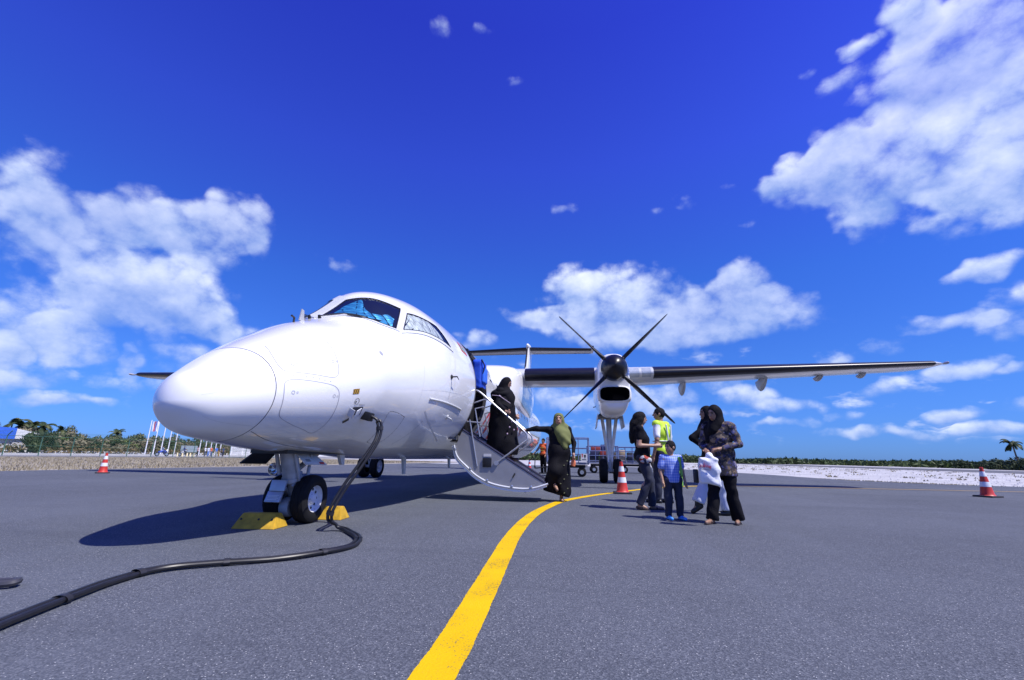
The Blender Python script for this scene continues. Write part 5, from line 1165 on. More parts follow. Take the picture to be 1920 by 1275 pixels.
def palm(x, y, z, h, L_, n, label, seed, group=None):
    rp = random.Random(seed); r = root('palm_tree', (x, y, z), label, 'palm tree', group)
    bx_, by_ = rp.uniform(-.15, .15), rp.uniform(-.15, .15)
    mb = MB(); mb.tube([(x + bx_ * u * u, y + by_ * u * u, z - .1 + h * u) for u in (0, .3, .6, .85, 1)], [.17, .13, .11, .1, .09], 8); mb.build('trunk', M_bark, r)
    for k in range(n):
        V, F = frond(L_ * rp.uniform(.85, 1.1), rp.uniform(-.35, 1.35)); Rm = Matrix.Rotation(2 * math.pi * k / n * 2.4 + rp.uniform(-.2, .2), 3, 'Z')
        obj('frond', [Rm @ Vector(v) + Vector((x + bx_, y + by_, z + h)) for v in V], F, ML[1 if k % 3 else 0], r, False)
palm(72, 88.6, 0, 4.2, 1.75, 24, 'lone palm tree standing over the scrub at far right', 1)
for k, (t, X, h) in enumerate(((-1.43, -88, 4.3), (-1.40, -84, 4.2), (-1.34, -90, 4.0), (-1.46, -97, 4.7), (-1.5, -96, 4.9), (-1.17, -100, 4.3), (-1.47, -93, 4.4))):
    palm(X, X / t, .2, h, 1.9, 11, ['palm crown above the shed roof', 'dark palm crown right of the shed', 'palm crown over the middle of the trees', 'far palm crown at left of the shed', 'leftmost far palm crown by the frame edge', 'palm crown above the trees near the flag', 'palm crown between the two shed palms'][k], 10 + k, 'palms among the left trees')
palm(-77.5, -77.5 / -1.165, .3, .9, 2.6, 9, 'low yellow green young palm left of the flag poles', 40)
# right hand scrub belt
sV = []; sF = []; r3 = np.random.RandomState(9)
for i in range(26000):
    y = r3.uniform(70, 420); w_ = r3.rand(); x = 74 + w_ * 30 + (y - 70) * .05
    bump = .5 + .5 * math.sin(y * .21 + 2 * math.sin(y * .05)) * math.sin(y * .083 + 1)
    hmax = (1.15 + 1.5 * bump) * (.6 + .4 * w_) * (1.0 if y < 130 else 1.05); zz = r3.uniform(0, 1) ** .7 * hmax * .72
    s_ = .25 + y * .0012; a = r3.normal(size=3) * s_; b = r3.normal(size=3) * s_ * .6; p = np.array([x, y, zz]); q = len(sV); sV += [p - a, p + b, p + a, p - b]; sF.append((q, q + 1, q + 2, q + 3))
obj('scrub', sV, sF, leafmat('scrub_leaf', (.03, .06, .016), (.08, .11, .03)), None, False, kind='stuff', label='low green coastal scrub beyond the runway', cat='scrub')
sV = []; sF = []
for i in range(16000):
    x = r3.uniform(-60, 75); y = 150 + r3.uniform(0, 40) + abs(x) * .2; bump = .5 + .5 * math.sin(x * .17 + 2 * math.sin(x * .04)); zz = r3.rand() ** .7 * (.9 + 1.5 * bump)
    a = r3.normal(size=3) * .4; b = r3.normal(size=3) * .25; p = np.array([x, y, zz]); q = len(sV); sV += [p - a, p + b, p + a, p - b]; sF.append((q, q + 1, q + 2, q + 3))
obj('far_scrub', sV, sF, leafmat('far_scrub_leaf', (.03, .055, .018), (.07, .10, .035)), None, False, kind='stuff', label='distant green scrub line behind the aircraft', cat='scrub')
GB = 'rounded bushes beyond the runway'
for k, (t, X, w, h) in enumerate(((.765, 74, 2.6, 2.3), (.792, 73, 2.8, 2.5), (.812, 72, 2.6, 2.5), (.83, 72, 3.0, 2.7), (.722, 76, 2.2, 2.2), (.695, 78, 1.6, 1.6), (.85, 72, 3, 2.8))):
    tree('round_bush', X, X / t, -.5, w, h, ['dark rounded bush just left of the lone palm', 'dark rounded bush below the lone palm', 'dark rounded bush just right of the lone palm', 'dark rounded bush near the right edge', 'rounded bush standing apart left of the palm', 'small rounded bush farther left of the palm', 'dark rounded bush at the right frame edge'][k], 1, k, GB, 'bush')
# dry grass blades on the left verge, tufts on the coral strip
gV = []; gF = []; r4 = np.random.RandomState(11)
def blade(x, y, h, w, z=0.0):
    a = r4.uniform(0, 6.28); dx, dy = math.cos(a) * w, math.sin(a) * w; lx, ly = r4.normal(size=2) * h * .35; k = len(gV)
    gV.extend([(x - dx, y - dy, z), (x + dx, y + dy, z), (x + lx, y + ly, z + h)]); gF.append((k, k + 1, k + 2))
for i in range(38000):
    x = -19.8 - r4.rand() ** 1.3 * 41; y = r4.uniform(8, 66); blade(x, y, r4.uniform(.04, .15), .025, -.02)
obj('dry_grass', gV, gF, mat('dry_grass_blades', (.22, .185, .115), .9, col2=(.34, .3, .22), vs=.7), None, False, kind='stuff', label='short dry grass on the verge at left', cat='grass')
gV = []; gF = []
for i in range(420):
    y = r4.uniform(16.5, 100); x = r4.uniform(9, 41)
    if y < 18.8 + max(0, (30 - x)) * .0 and x < 60: pass
    edge = 18.3 if x > 15 else 20 + (15 - x) * 4
    if y < edge: continue
    n = r4.randint(4, 12)
    for j in range(n): blade(x + r4.normal() * .15, y + r4.normal() * .15, r4.uniform(.04, .12), .05, -.05)
for i in range(1600):
    u = r4.rand(); x = 10 + u * 32; y = (18.4 + (15.2 - x) * 1.2 if x < 15.2 else 18.3 - (x - 15.2) * .06) + abs(r4.normal()) * .25
    for j in range(3): blade(x + r4.normal() * .1, y + r4.normal() * .05, r4.uniform(.02, .06), .03, -.05)
obj('strip_tufts', gV, gF, mat('tuft_blades', (.2, .19, .1), .9, col2=(.36, .3, .2), vs=1.5), None, False, kind='stuff', label='sparse dry tufts on the white coral strip', cat='grass')
# coral rubble on the strip
cV = []; cF = []
for i in range(5200):
    y = 18 + r4.rand() ** 2 * 70; x = r4.uniform(9, 41)
    edge = 18.5 if x > 15 else 20 + (15 - x) * 4
    if y < edge: continue
    s_ = r4.uniform(.02, .07); q = len(cV); p = np.array([x, y, -.05])
    cV += [tuple(p + np.array([s_ * math.cos(a), s_ * math.sin(a), 0])) for a in (0, 1.6, 3.1, 4.7)] + [tuple(p + np.array([r4.normal() * s_ * .2, 0, s_ * r4.uniform(.5, 1)]))]
    cF += [(q, q + 1, q + 4), (q + 1, q + 2, q + 4), (q + 2, q + 3, q + 4), (q + 3, q, q + 4)]
obj('coral_rubble', cV, cF, mat('rubble', (.5, .49, .48), .95, var=.15, vs=4), None, False, kind='stuff', label='white coral rubble along the runway strip', cat='gravel')
# ------------------------------------------------------------------ people (smooth implicit surfaces, one continuous body mesh each)
def sdf_mesh(prims, h, noise=None, cut=None):
    lo = np.array([1e9] * 3); hi = -lo
    bbs = []
    for pr in prims:
        k = pr[0]
        if k == 'rc': r = max(pr[3], pr[4]); a, b = np.array(pr[1]), np.array(pr[2]); l, u = np.minimum(a, b) - r, np.maximum(a, b) + r
        else: c = np.array(pr[1]); r = np.linalg.norm(pr[2]) if pr[3] is not None else np.array(pr[2]); l, u = c - r, c + r
        bbs.append((l, u)); lo = np.minimum(lo, l); hi = np.maximum(hi, u)
    lo -= 3 * h + .02; hi += 3 * h + .02; n = np.ceil((hi - lo) / h).astype(int) + 1
    D = np.full(n, .2); ax = [lo[i] + h * np.arange(n[i]) for i in range(3)]
    def ev(pr, X, Y, Z):
        if pr[0] == 'rc':
            a, b = np.array(pr[1], float), np.array(pr[2], float); ra, rb = pr[3], pr[4]; ba = b - a; q = ba @ ba + 1e-12
            t = np.clip(((X - a[0]) * ba[0] + (Y - a[1]) * ba[1] + (Z - a[2]) * ba[2]) / q, 0, 1)
            return np.sqrt((X - a[0] - t * ba[0]) ** 2 + (Y - a[1] - t * ba[1]) ** 2 + (Z - a[2] - t * ba[2]) ** 2) - (ra + t * (rb - ra))
        c = pr[1]; r = pr[2]; Rm = pr[3]; x, y, z = X - c[0], Y - c[1], Z - c[2]
        if Rm is not None:
            Rm = np.array(Rm); x, y, z = x * Rm[0][0] + y * Rm[1][0] + z * Rm[2][0], x * Rm[0][1] + y * Rm[1][1] + z * Rm[2][1], x * Rm[0][2] + y * Rm[1][2] + z * Rm[2][2]
        if pr[0] == 'el':
            k0 = np.sqrt((x / r[0]) ** 2 + (y / r[1]) ** 2 + (z / r[2]) ** 2); return (k0 - 1) * min(r) * (1 if k0 is None else 1)
        rd = pr[5] if len(pr) > 5 else .01
        qx, qy, qz = np.abs(x) - r[0] + rd, np.abs(y) - r[1] + rd, np.abs(z) - r[2] + rd
        return np.sqrt(np.maximum(qx, 0) ** 2 + np.maximum(qy, 0) ** 2 + np.maximum(qz, 0) ** 2) + np.minimum(np.maximum(qx, np.maximum(qy, qz)), 0) - rd
    for pr, (l, u) in zip(prims, bbs):
        sk = pr[-1] if (pr[0] == 'rc' and len(pr) > 5) else (pr[4] if pr[0] != 'rc' and len(pr) > 4 else .03)
        m = .06 + sk; i0 = np.maximum(((l - m - lo) / h).astype(int), 0); i1 = np.minimum(((u + m - lo) / h).astype(int) + 2, n)
        sl = tuple(slice(i0[i], i1[i]) for i in range(3)); X, Y, Z = np.meshgrid(ax[0][sl[0]], ax[1][sl[1]], ax[2][sl[2]], indexing='ij')
        d = ev(pr, X, Y, Z); o = D[sl]; g = np.maximum(sk - np.abs(o - d), 0) / max(sk, 1e-6); D[sl] = np.minimum(o, d) - g * g * sk * .25
    if noise is not None or cut is not None:
        X, Y, Z = np.meshgrid(*ax, indexing='ij')
        if noise is not None: D = D + noise(X, Y, Z)
        if cut is not None:
            for pr in cut:
                D = np.maximum(D, -ev(pr, X, Y, Z)) if pr[0] != 'plane' else np.maximum(D, pr[1](X, Y, Z))
    S = D < 0
    c8 = [S[i:n[0] - 1 + i, j:n[1] - 1 + j, k:n[2] - 1 + k] for i in (0, 1) for j in (0, 1) for k in (0, 1)]
    cnt = sum(c.astype(int) for c in c8); act = (cnt > 0) & (cnt < 8); idx = -np.ones(act.shape, int); ids = np.argwhere(act); idx[act] = np.arange(len(ids))
    acc = np.zeros((len(ids), 3)); w = np.zeros(len(ids)); offs = [(i, j, k) for i in (0, 1) for j in (0, 1) for k in (0, 1)]
    for a in range(8):
        for b in range(a + 1, 8):
            if sum(abs(offs[a][q] - offs[b][q]) for q in range(3)) != 1: continue
            da = D[ids[:, 0] + offs[a][0], ids[:, 1] + offs[a][1], ids[:, 2] + offs[a][2]]; db = D[ids[:, 0] + offs[b][0], ids[:, 1] + offs[b][1], ids[:, 2] + offs[b][2]]
            x = (da < 0) != (db < 0); t = np.where(x, da / np.where(np.abs(da - db) < 1e-9, 1e-9, da - db), 0)
            p = np.array(offs[a]) + t[:, None] * (np.array(offs[b]) - np.array(offs[a])); acc += p * x[:, None]; w += x
    V = lo + h * (ids + acc / np.maximum(w, 1)[:, None]); F = []
    for axn in range(3):
        b_, c_ = [(1, 2), (2, 0), (0, 1)][axn]
        sl0 = [slice(None)] * 3; sl1 = [slice(None)] * 3; sl0[axn] = slice(0, n[axn] - 1); sl1[axn] = slice(1, n[axn])
        s0, s1 = S[tuple(sl0)], S[tuple(sl1)]; e = np.argwhere(s0 != s1)
        ok = (e[:, b_] > 0) & (e[:, c_] > 0) & (e[:, b_] < n[b_] - 1) & (e[:, c_] < n[c_] - 1); e = e[ok]
        if not len(e): continue
        def cell(db, dc): q = e.copy(); q[:, b_] -= db; q[:, c_] -= dc; return idx[q[:, 0], q[:, 1], q[:, 2]]
        Q = np.stack([cell(1, 1), cell(0, 1), cell(0, 0), cell(1, 0)], 1); fl = ~s0[e[:, 0], e[:, 1], e[:, 2]]; Q[fl] = Q[fl][:, ::-1]; F.append(Q)
    F = np.concatenate(F); return V, F[(F >= 0).all(1)]
def smesh(name, prims, m, parent, loc, yaw, h=.012, noise=None, cut=None, **k):
    V, F = sdf_mesh(prims, h, noise, cut); c, s = math.cos(yaw), math.sin(yaw)
    V = np.stack([V[:, 0] * c - V[:, 1] * s + loc[0], V[:, 0] * s + V[:, 1] * c + loc[1], V[:, 2] + loc[2]], 1)
    me = bpy.data.meshes.new(name); me.vertices.add(len(V)); me.vertices.foreach_set('co', V.ravel()); me.loops.add(F.size); me.loops.foreach_set('vertex_index', F.ravel().astype(np.int32))
    me.polygons.add(len(F)); me.polygons.foreach_set('loop_start', np.arange(0, F.size, 4, dtype=np.int32)); me.polygons.foreach_set('loop_total', np.full(len(F), 4, np.int32))
    me.polygons.foreach_set('use_smooth', np.ones(len(F), bool)); me.update(calc_edges=True); me.validate(); me.materials.append(m)
    o = bpy.data.objects.new(name, me); return put(o, parent, **k)
v3 = lambda *a: np.array(a, float)
def rc(a, b, ra, rb, k=.03): return ('rc', tuple(a), tuple(b), ra, rb, k)
def el(c, r, Rm=None, k=.03): return ('el', tuple(c), tuple(r), Rm, k)
def bxp(c, r, Rm=None, k=.01, rd=.01): return ('bx', tuple(c), tuple(r), Rm, k, rd)
# local frame: x = the person's left, -y = front, z up; sizes in units of H
class Pose:
    def __init__(s, H, **kw):
        s.H = H; s.hs = kw.pop('hs', 1.0); J = dict(hipL=(.052, 0, .52), hipR=(-.052, 0, .52), kneeL=(.055, -.01, .285), kneeR=(-.055, -.01, .285), ankL=(.055, .01, .045), ankR=(-.055, .01, .045), toeL=(.065, -.1, .018), toeR=(-.065, -.1, .018),
                         waist=(0, 0, .6), chest=(0, .005, .72), shL=(.105, .005, .805), shR=(-.105, .005, .805), neck=(0, 0, .855), head=(0, -.012, .925), elL=(.15, .02, .64), elR=(-.15, .02, .64), wrL=(.15, -.03, .49), wrR=(-.15, -.03, .49), face=0.0, tilt=0.0)
        J.update(kw); s.J = {k: (np.array(v, float) * H if isinstance(v, tuple) else v) for k, v in J.items()}
    def __getitem__(s, k): return s.J[k]
def hand(P, side, prims, dirv=None, curl=.5):
    H = P.H; w = P['wr' + side]; e = P['el' + side]; d = (w - e) if dirv is None else np.array(dirv, float); d = d / np.linalg.norm(d)
    sx_ = 1 if side == 'L' else -1; ref = v3(0, -1, 0) if abs(d[1]) < .8 else v3(0, 0, 1); across = np.cross(d, np.cross(ref, d)); across /= np.linalg.norm(across); pn = np.cross(d, across) * (-sx_)
    pc = w + d * .03 * H
    prims.append(rc(w, w + d * .05 * H, .015 * H, .018 * H, .01)); 
    for f, (o, l) in enumerate(((.018, .036), (.006, .043), (-.006, .041), (-.017, .032))):
        b = w + d * .055 * H + across * o * H; m = b + (d * (1 - .4 * curl) + pn * .5 * curl) * l * .55 * H; t = m + (d * (1 - .95 * curl) + pn * curl) * l * .5 * H
        prims += [rc(b - d * .015 * H, m, .0062 * H, .0056 * H, .004), rc(m, t, .0056 * H, .0046 * H, .003)]
    tb = w + d * .02 * H + across * .016 * H; tm = tb + (d * .7 + across * .7) * .026 * H; tt = tm + (d * .9 + pn * .3) * .022 * H
    prims += [rc(tb, tm, .0075 * H, .0065 * H, .008), rc(tm, tt, .0065 * H, .005 * H, .003)]
def rotz(a): c, s = math.cos(a), math.sin(a); return [[c, -s, 0], [s, c, 0], [0, 0, 1]]
def headrot(P):
    a, t = P['face'], P['tilt']; return np.array(rotz(a)) @ np.array([[1, 0, 0], [0, math.cos(t), -math.sin(t)], [0, math.sin(t), math.cos(t)]])
def body(P, r, loc, yaw, skin, h=.011, hands=(.45, .45), hd=(None, None)):
    H = P.H; p = []
    for s_ in 'LR':
        p += [rc(P['hip' + s_], P['knee' + s_], .05 * H, .034 * H, .03), rc(P['knee' + s_], P['ank' + s_], .034 * H, .02 * H, .015), el(P['knee' + s_] * .62 + P['ank' + s_] * .38 + v3(0, .012 * H, 0), (.03 * H, .032 * H, .06 * H), None, .02),
              rc(P['ank' + s_] - v3(0, 0, .02 * H), P['toe' + s_], .022 * H, .014 * H, .015),
              rc(P['sh' + s_], P['el' + s_], .03 * H, .023 * H, .03), rc(P['el' + s_], P['wr' + s_], .023 * H, .015 * H, .012)]
    p += [el(P['hipL'] * .5 + P['hipR'] * .5 + v3(0, 0, .02 * H), (.095 * H, .065 * H, .07 * H), None, .04), el(P['waist'], (.08 * H, .057 * H, .08 * H), None, .05), el(P['chest'], (.1 * H, .065 * H, .1 * H), None, .05),
          rc(P['shL'], P['shR'], .035 * H, .035 * H, .04), rc(P['neck'] - v3(0, 0, .04 * H), P['head'] - v3(0, 0, .02 * H), .031 * H, .029 * H, .02)]
    H0 = P.H; H = P.H * P.hs; R3 = headrot(P); T = lambda x, y, z: P['head'] + R3 @ v3(x, y, z) * H
    p += [el(P['head'], (.046 * H, .056 * H, .063 * H), R3, .02), el(T(0, -.014, -.035), (.033 * H, .038 * H, .036 * H), R3, .02), rc(T(0, -.053, .005), T(0, -.064, -.014), .006 * H, .0095 * H, .008),
          el(T(.047, .004, -.006), (.007 * H, .013 * H, .019 * H), R3, .004), el(T(-.047, .004, -.006), (.007 * H, .013 * H, .019 * H), R3, .004), rc(T(-.012, -.052, -.036), T(.012, -.052, -.036), .0055 * H, .0055 * H, .006)]
    hand(P, 'L', p, hd[0], hands[0]); hand(P, 'R', p, hd[1], hands[1])
    b = smesh('body', p, skin, r, loc, yaw, h)
    for sx_ in (1, -1):
        smesh('eye', [el(T(.018 * sx_, -.0515, .006), (.0095 * H, .005 * H, .005 * H), R3)], M_black, r, loc, yaw, .003); smesh('eyebrow', [rc(T(.009 * sx_, -.055, .018), T(.028 * sx_, -.049, .019), .0032 * H, .0026 * H)], M_hair, r, loc, yaw, .003)
    smesh('mouth', [rc(T(-.013, -.0565, -.036), T(.013, -.0565, -.036), .0035 * H, .0035 * H)], mat('lips', (.25, .08, .07), .5), r, loc, yaw, .003)
    return b
def legs(P, g=1.25, ank=1.5, cutz=.03, k=.03):
    H = P.H; p = []
    for s_ in 'LR':
        p += [rc(P['hip' + s_], P['knee' + s_], .052 * H * g, .036 * H * g, k), rc(P['knee' + s_], P['ank' + s_] - v3(0, 0, (.045 - cutz) * H * .5), .036 * H * g, .024 * H * ank, .02)]
    return p + [el(P['hipL'] * .5 + P['hipR'] * .5 + v3(0, 0, .02 * H), (.103 * H, .074 * H, .075 * H), None, .03)]
def torso(P, g=1.12, low=.0, sleeves=1.0, belly=0.0):
    H = P.H; p = [el(P['chest'], (.1 * H * g, .068 * H * g, .1 * H), None, .04), el(P['waist'] + v3(0, -belly * H * .4, 0), (.083 * H * g + belly * H, .06 * H * g + belly * H, .09 * H), None, .05), rc(P['shL'], P['shR'], .036 * H * g, .036 * H * g, .03),
                  el(P['hipL'] * .5 + P['hipR'] * .5 + v3(0, 0, .03 * H - low * H), (.1 * H * g, .073 * H * g, (.06 + low) * H), None, .04)]
    if belly: p.append(el(P['chest'] + v3(0, -.045 * H, -.02 * H), (.085 * H, .05 * H, .05 * H), None, .04))
    for s_ in 'LR':
        e = P['el' + s_]
        if sleeves <= 1: p.append(rc(P['sh' + s_], P['sh' + s_] + (e - P['sh' + s_]) * sleeves, .037 * H, .034 * H, .025))
        else: p += [rc(P['sh' + s_], e, .037 * H, .032 * H, .025), rc(e, e + (P['wr' + s_] - e) * (sleeves - 1), .032 * H, .024 * H, .015)]
    return p
def hems(P, lift=.0):
    fs = []
    for s_ in 'LR':
        a, k_ = P['ank' + s_], P['knee' + s_]; dv_ = (a - k_) / np.linalg.norm(a - k_); q = a + dv_ * lift * P.H
        fs.append(('plane', lambda X, Y, Z, q=q, dv_=dv_, R=.16 * P.H: np.where((X - q[0]) ** 2 + (Y - q[1]) ** 2 + (Z - q[2]) ** 2 < R * R, (X - q[0]) * dv_[0] + (Y - q[1]) * dv_[1] + (Z - q[2]) * dv_[2], -1.0)))
    return fs
def folds(amp, f=38, g=9): return lambda X, Y, Z: amp * (np.sin(f * X + 6 * np.sin(g * Z + 4 * Y)) * .6 + np.sin(f * .8 * Y + 5 * np.sin(g * .8 * Z)) * .6 + .5 * np.sin(21 * Z + 15 * X * Y + 9 * X))
def shoes(P, r, loc, yaw, m, name='shoe', flat_=False):
    H = P.H
    for s_ in 'LR':
        a, t = P['ank' + s_], P['toe' + s_]
        hl = a + v3(0, .022 * H, -.03 * H)
        if flat_:    # sandal: sole and strap
            n = v3(0, 0, -.012 * H); p = [rc(hl + n, t + n, .022 * H, .022 * H, .01)]; d = (t - hl); up = np.cross(np.cross(d, v3(0, 0, 1)), d); up /= np.linalg.norm(up) + 1e-9
            smesh(name, [rc(hl - up * .012 * H, t - up * .01 * H, .017 * H, .017 * H, .01), rc(hl * .45 + t * .55 + v3(.024 * H, 0, 0), hl * .45 + t * .55 + up * .024 * H, .006 * H, .006 * H, .005), rc(hl * .45 + t * .55 + v3(-.024 * H, 0, 0), hl * .45 + t * .55 + up * .024 * H, .006 * H, .006 * H, .005)], m, r, loc, yaw, .008)
        else: smesh(name, [rc(hl, t, .027 * H, .021 * H, .015), rc(a - v3(0, 0, .005 * H), hl * .5 + t * .5, .028 * H, .02 * H, .015)], m, r, loc, yaw, .008)
def hijab(P, r, loc, yaw, m, drape, h=.011, tail=None, name='headscarf', fold=.004):
    H = P.H; H0 = P.H; H = P.H * P.hs; R3 = headrot(P); T = lambda x, y, z: P['head'] + R3 @ v3(x, y, z) * H
    p = [el(T(0, .008, .006), (.058 * H, .066 * H, .07 * H), R3, .02), rc(T(0, .015, -.03), P['neck'] - v3(0, 0, .02 * H), .056 * H, .06 * H, .03)] + drape
    cut = [el(T(0, -.07, -.010), (.043 * H, .054 * H, .057 * H), R3)]
    return smesh(name, p, m, r, loc, yaw, h, folds(fold, 30, 7), cut)
def hair_cap(P, r, loc, yaw, m, extra=(), h=.01, low=-.02):
    H = P.H; H0 = P.H; H = P.H * P.hs; R3 = headrot(P); T = lambda x, y, z: P['head'] + R3 @ v3(x, y, z) * H
    return smesh('hair', [el(T(0, .006, .008), (.051 * H, .06 * H, .064 * H), R3, .02)] + list(extra), m, r, loc, yaw, h, lambda X, Y, Z: .0025 * np.sin(90 * X) * np.sin(70 * Z + 40 * Y), [el(T(0, -.066, -.028), (.05 * H, .055 * H, .058 * H), R3), bxp(T(0, 0, -.095), (.2, .2, .045 * H if not extra else .0001), R3)])
M_skin = mat('brown_skin', (.30, .165, .105), .5, var=.06); M_skin2 = mat('tan_skin', (.40, .235, .155), .5, var=.06); M_hair = mat('black_hair', (.008, .007, .008), .75, var=.3, vs=40, spec=.2, bump=.6, bs=120)
M_blackcloth = mat('black_cloth', (.0065, .0062, .009), .8, var=.3, vs=7, bump=.3, bs=50, spec=.15); M_navy = mat('dark_denim', (.018, .022, .045), .8, var=.3, vs=12); M_olive = mat('olive_cloth', (.135, .15, .042), .8, var=.12, vs=9)
M_wshirt = mat('white_shirt', (.74, .75, .8), .75, var=.05); M_hiviz = mat('yellow_hi_vis', (.5, .72, .03), .6, var=.06); M_silver = mat('reflective_tape', (.62, .66, .68), .4); M_sandal = mat('sandal_brown', (.06, .035, .03), .6); M_orangevest = mat('orange_hi_vis', (.75, .13, .03), .6)
def pattern(name, cols, sc):
    m = bpy.data.materials.new(name); m.use_nodes = True; t = m.node_tree; b = t.nodes['Principled BSDF']; nn = t.nodes.new; lk = t.links.new
    v = nn('ShaderNodeTexVoronoi'); v.inputs['Scale'].default_value = sc; n0 = nn('ShaderNodeTexNoise'); n0.inputs['Scale'].default_value = sc * .7; O = nn('ShaderNodeTexCoord').outputs['Object']; lk(O, n0.inputs['Vector'])
    av = nn('ShaderNodeVectorMath'); av.operation = 'MULTIPLY_ADD'; lk(n0.outputs['Color'], av.inputs[0]); av.inputs[1].default_value = (.06, .06, .06); lk(O, av.inputs[2]); lk(av.outputs[0], v.inputs['Vector'])
    s = nn('ShaderNodeSeparateColor'); lk(v.outputs['Color'], s.inputs[0]); r = nn('ShaderNodeValToRGB'); r.color_ramp.interpolation = 'CONSTANT'; lk(s.outputs[0], r.inputs[0]); e = r.color_ramp.elements
    for i, (p_, c) in enumerate(cols):
        q = e[i] if i < 2 else e.new(p_); q.position = p_; q.color = (*c, 1)
    lk(r.outputs[0], b.inputs['Base Color']); b.inputs['Roughness'].default_value = .75; return m
M_floral = pattern('floral_cloth', [(0, (.02, .016, .02)), (.42, (.13, .085, .05)), (.6, (.05, .045, .12)), (.76, (.2, .15, .1)), (.86, (.03, .02, .03)), (.95, (.16, .15, .26))], 38)
def plaid():
    m = bpy.data.materials.new('blue_plaid'); m.use_nodes = True; t = m.node_tree; b = t.nodes['Principled BSDF']; nn = t.nodes.new; lk = t.links.new; O = nn('ShaderNodeTexCoord').outputs['Object']; sx_ = nn('ShaderNodeSeparateXYZ'); lk(O, sx_.inputs[0]); fs = []
    for ch, f in ((0, 235), (2, 200)):
        q = nn('ShaderNodeMath'); q.operation = 'MULTIPLY'; lk(sx_.outputs[ch], q.inputs[0]); q.inputs[1].default_value = f; s = nn('ShaderNodeMath'); s.operation = 'SINE'; lk(q.outputs[0], s.inputs[0]); g = nn('ShaderNodeMath'); g.operation = 'GREATER_THAN'; lk(s.outputs[0], g.inputs[0]); g.inputs[1].default_value = .45; fs.append(g.outputs[0])
    ad = nn('ShaderNodeMath'); ad.operation = 'ADD'; lk(fs[0], ad.inputs[0]); lk(fs[1], ad.inputs[1]); dv_ = nn('ShaderNodeMath'); dv_.operation = 'MULTIPLY'; lk(ad.outputs[0], dv_.inputs[0]); dv_.inputs[1].default_value = .5
    mx = nn('ShaderNodeMix'); mx.data_type = 'RGBA'; lk(dv_.outputs[0], mx.inputs[0]); mx.inputs[6].default_value = (.13, .22, .66, 1); mx.inputs[7].default_value = (.4, .48, .8, 1); lk(mx.outputs[2], b.inputs['Base Color']); b.inputs['Roughness'].default_value = .75; return m
PG = 'passengers and ground crew'

# 1 woman in black coming down the airstair
loc, yaw, H = (-1.36, 8.08, .70), R_(72), 1.44
r = root('person', loc, 'person in black robe and black headscarf descending the airstair', 'person', PG)
P = Pose(H, elR=(-.175, .0, .645), wrR=(-.22, -.145, .535), elL=(.14, .02, .63), wrL=(.1, -.1, .53), face=R_(12), tilt=R_(22), kneeL=(.055, -.06, .29), ankL=(.055, -.07, .0), toeL=(.06, -.16, -.02), head=(0, -.03, .925))
body(P, r, loc, yaw, M_skin2, hands=(.6, .9), hd=(None, (-.3, -.9, -.2)))
smesh('robe', torso(P, 1.45, 0, 1.85, .03) + [rc((0, .02, .6 * H), (0, .03, .14 * H), .14 * H, .165 * H, .05), rc((0, -.04, .5 * H), (.02, -.07, .1 * H), .12 * H, .14 * H, .05), rc((0, .06 * H, .62 * H), (0, .08 * H, .14 * H), .12 * H, .14 * H, .05)], M_blackcloth, r, loc, yaw, .013, folds(.006, 34, 5), [('plane', lambda X, Y, Z: (.035 * H - Z))])
hijab(P, r, loc, yaw, M_blackcloth, [rc(P['neck'], P['chest'] + v3(0, -.05 * H, .0), .07 * H, .085 * H, .04), el(P['shL'] * .5 + P['shR'] * .5 + v3(0, .03 * H, -.03 * H), (.165 * H, .14 * H, .075 * H), None, .05), rc(P['head'] + v3(0, .03 * H, -.01 * H), P['shR'] * .5 + P['shL'] * .5 + v3(0, .1 * H, -.05 * H), .06 * H, .07 * H, .05), rc(P['chest'] + v3(0, -.07 * H, 0), P['chest'] + v3(-.02 * H, -.1 * H, -.09 * H), .075 * H, .045 * H, .04)])
smesh('hem_trim', [rc((-.165 * H, .09 * H, .755 * H), (-.172 * H, -.02 * H, .74 * H), .006, .006), rc((-.172 * H, -.02 * H, .74 * H), (-.11 * H, -.14 * H, .65 * H), .006, .006)], mat('lilac_trim', (.5, .4, .5), .6), r, loc, yaw, .005)
smesh('flower_print', [el(((-.13 + .02 * k) * H, (-.115 - .02 * k) * H, z * H), (.014, .014, .018)) for k, z in enumerate((.28, .36, .43, .33))], mat('pale_flowers', (.45, .32, .42), .7), r, loc, yaw, .006, kind='stuff')
shoes(P, r, loc, yaw, M_sandal)

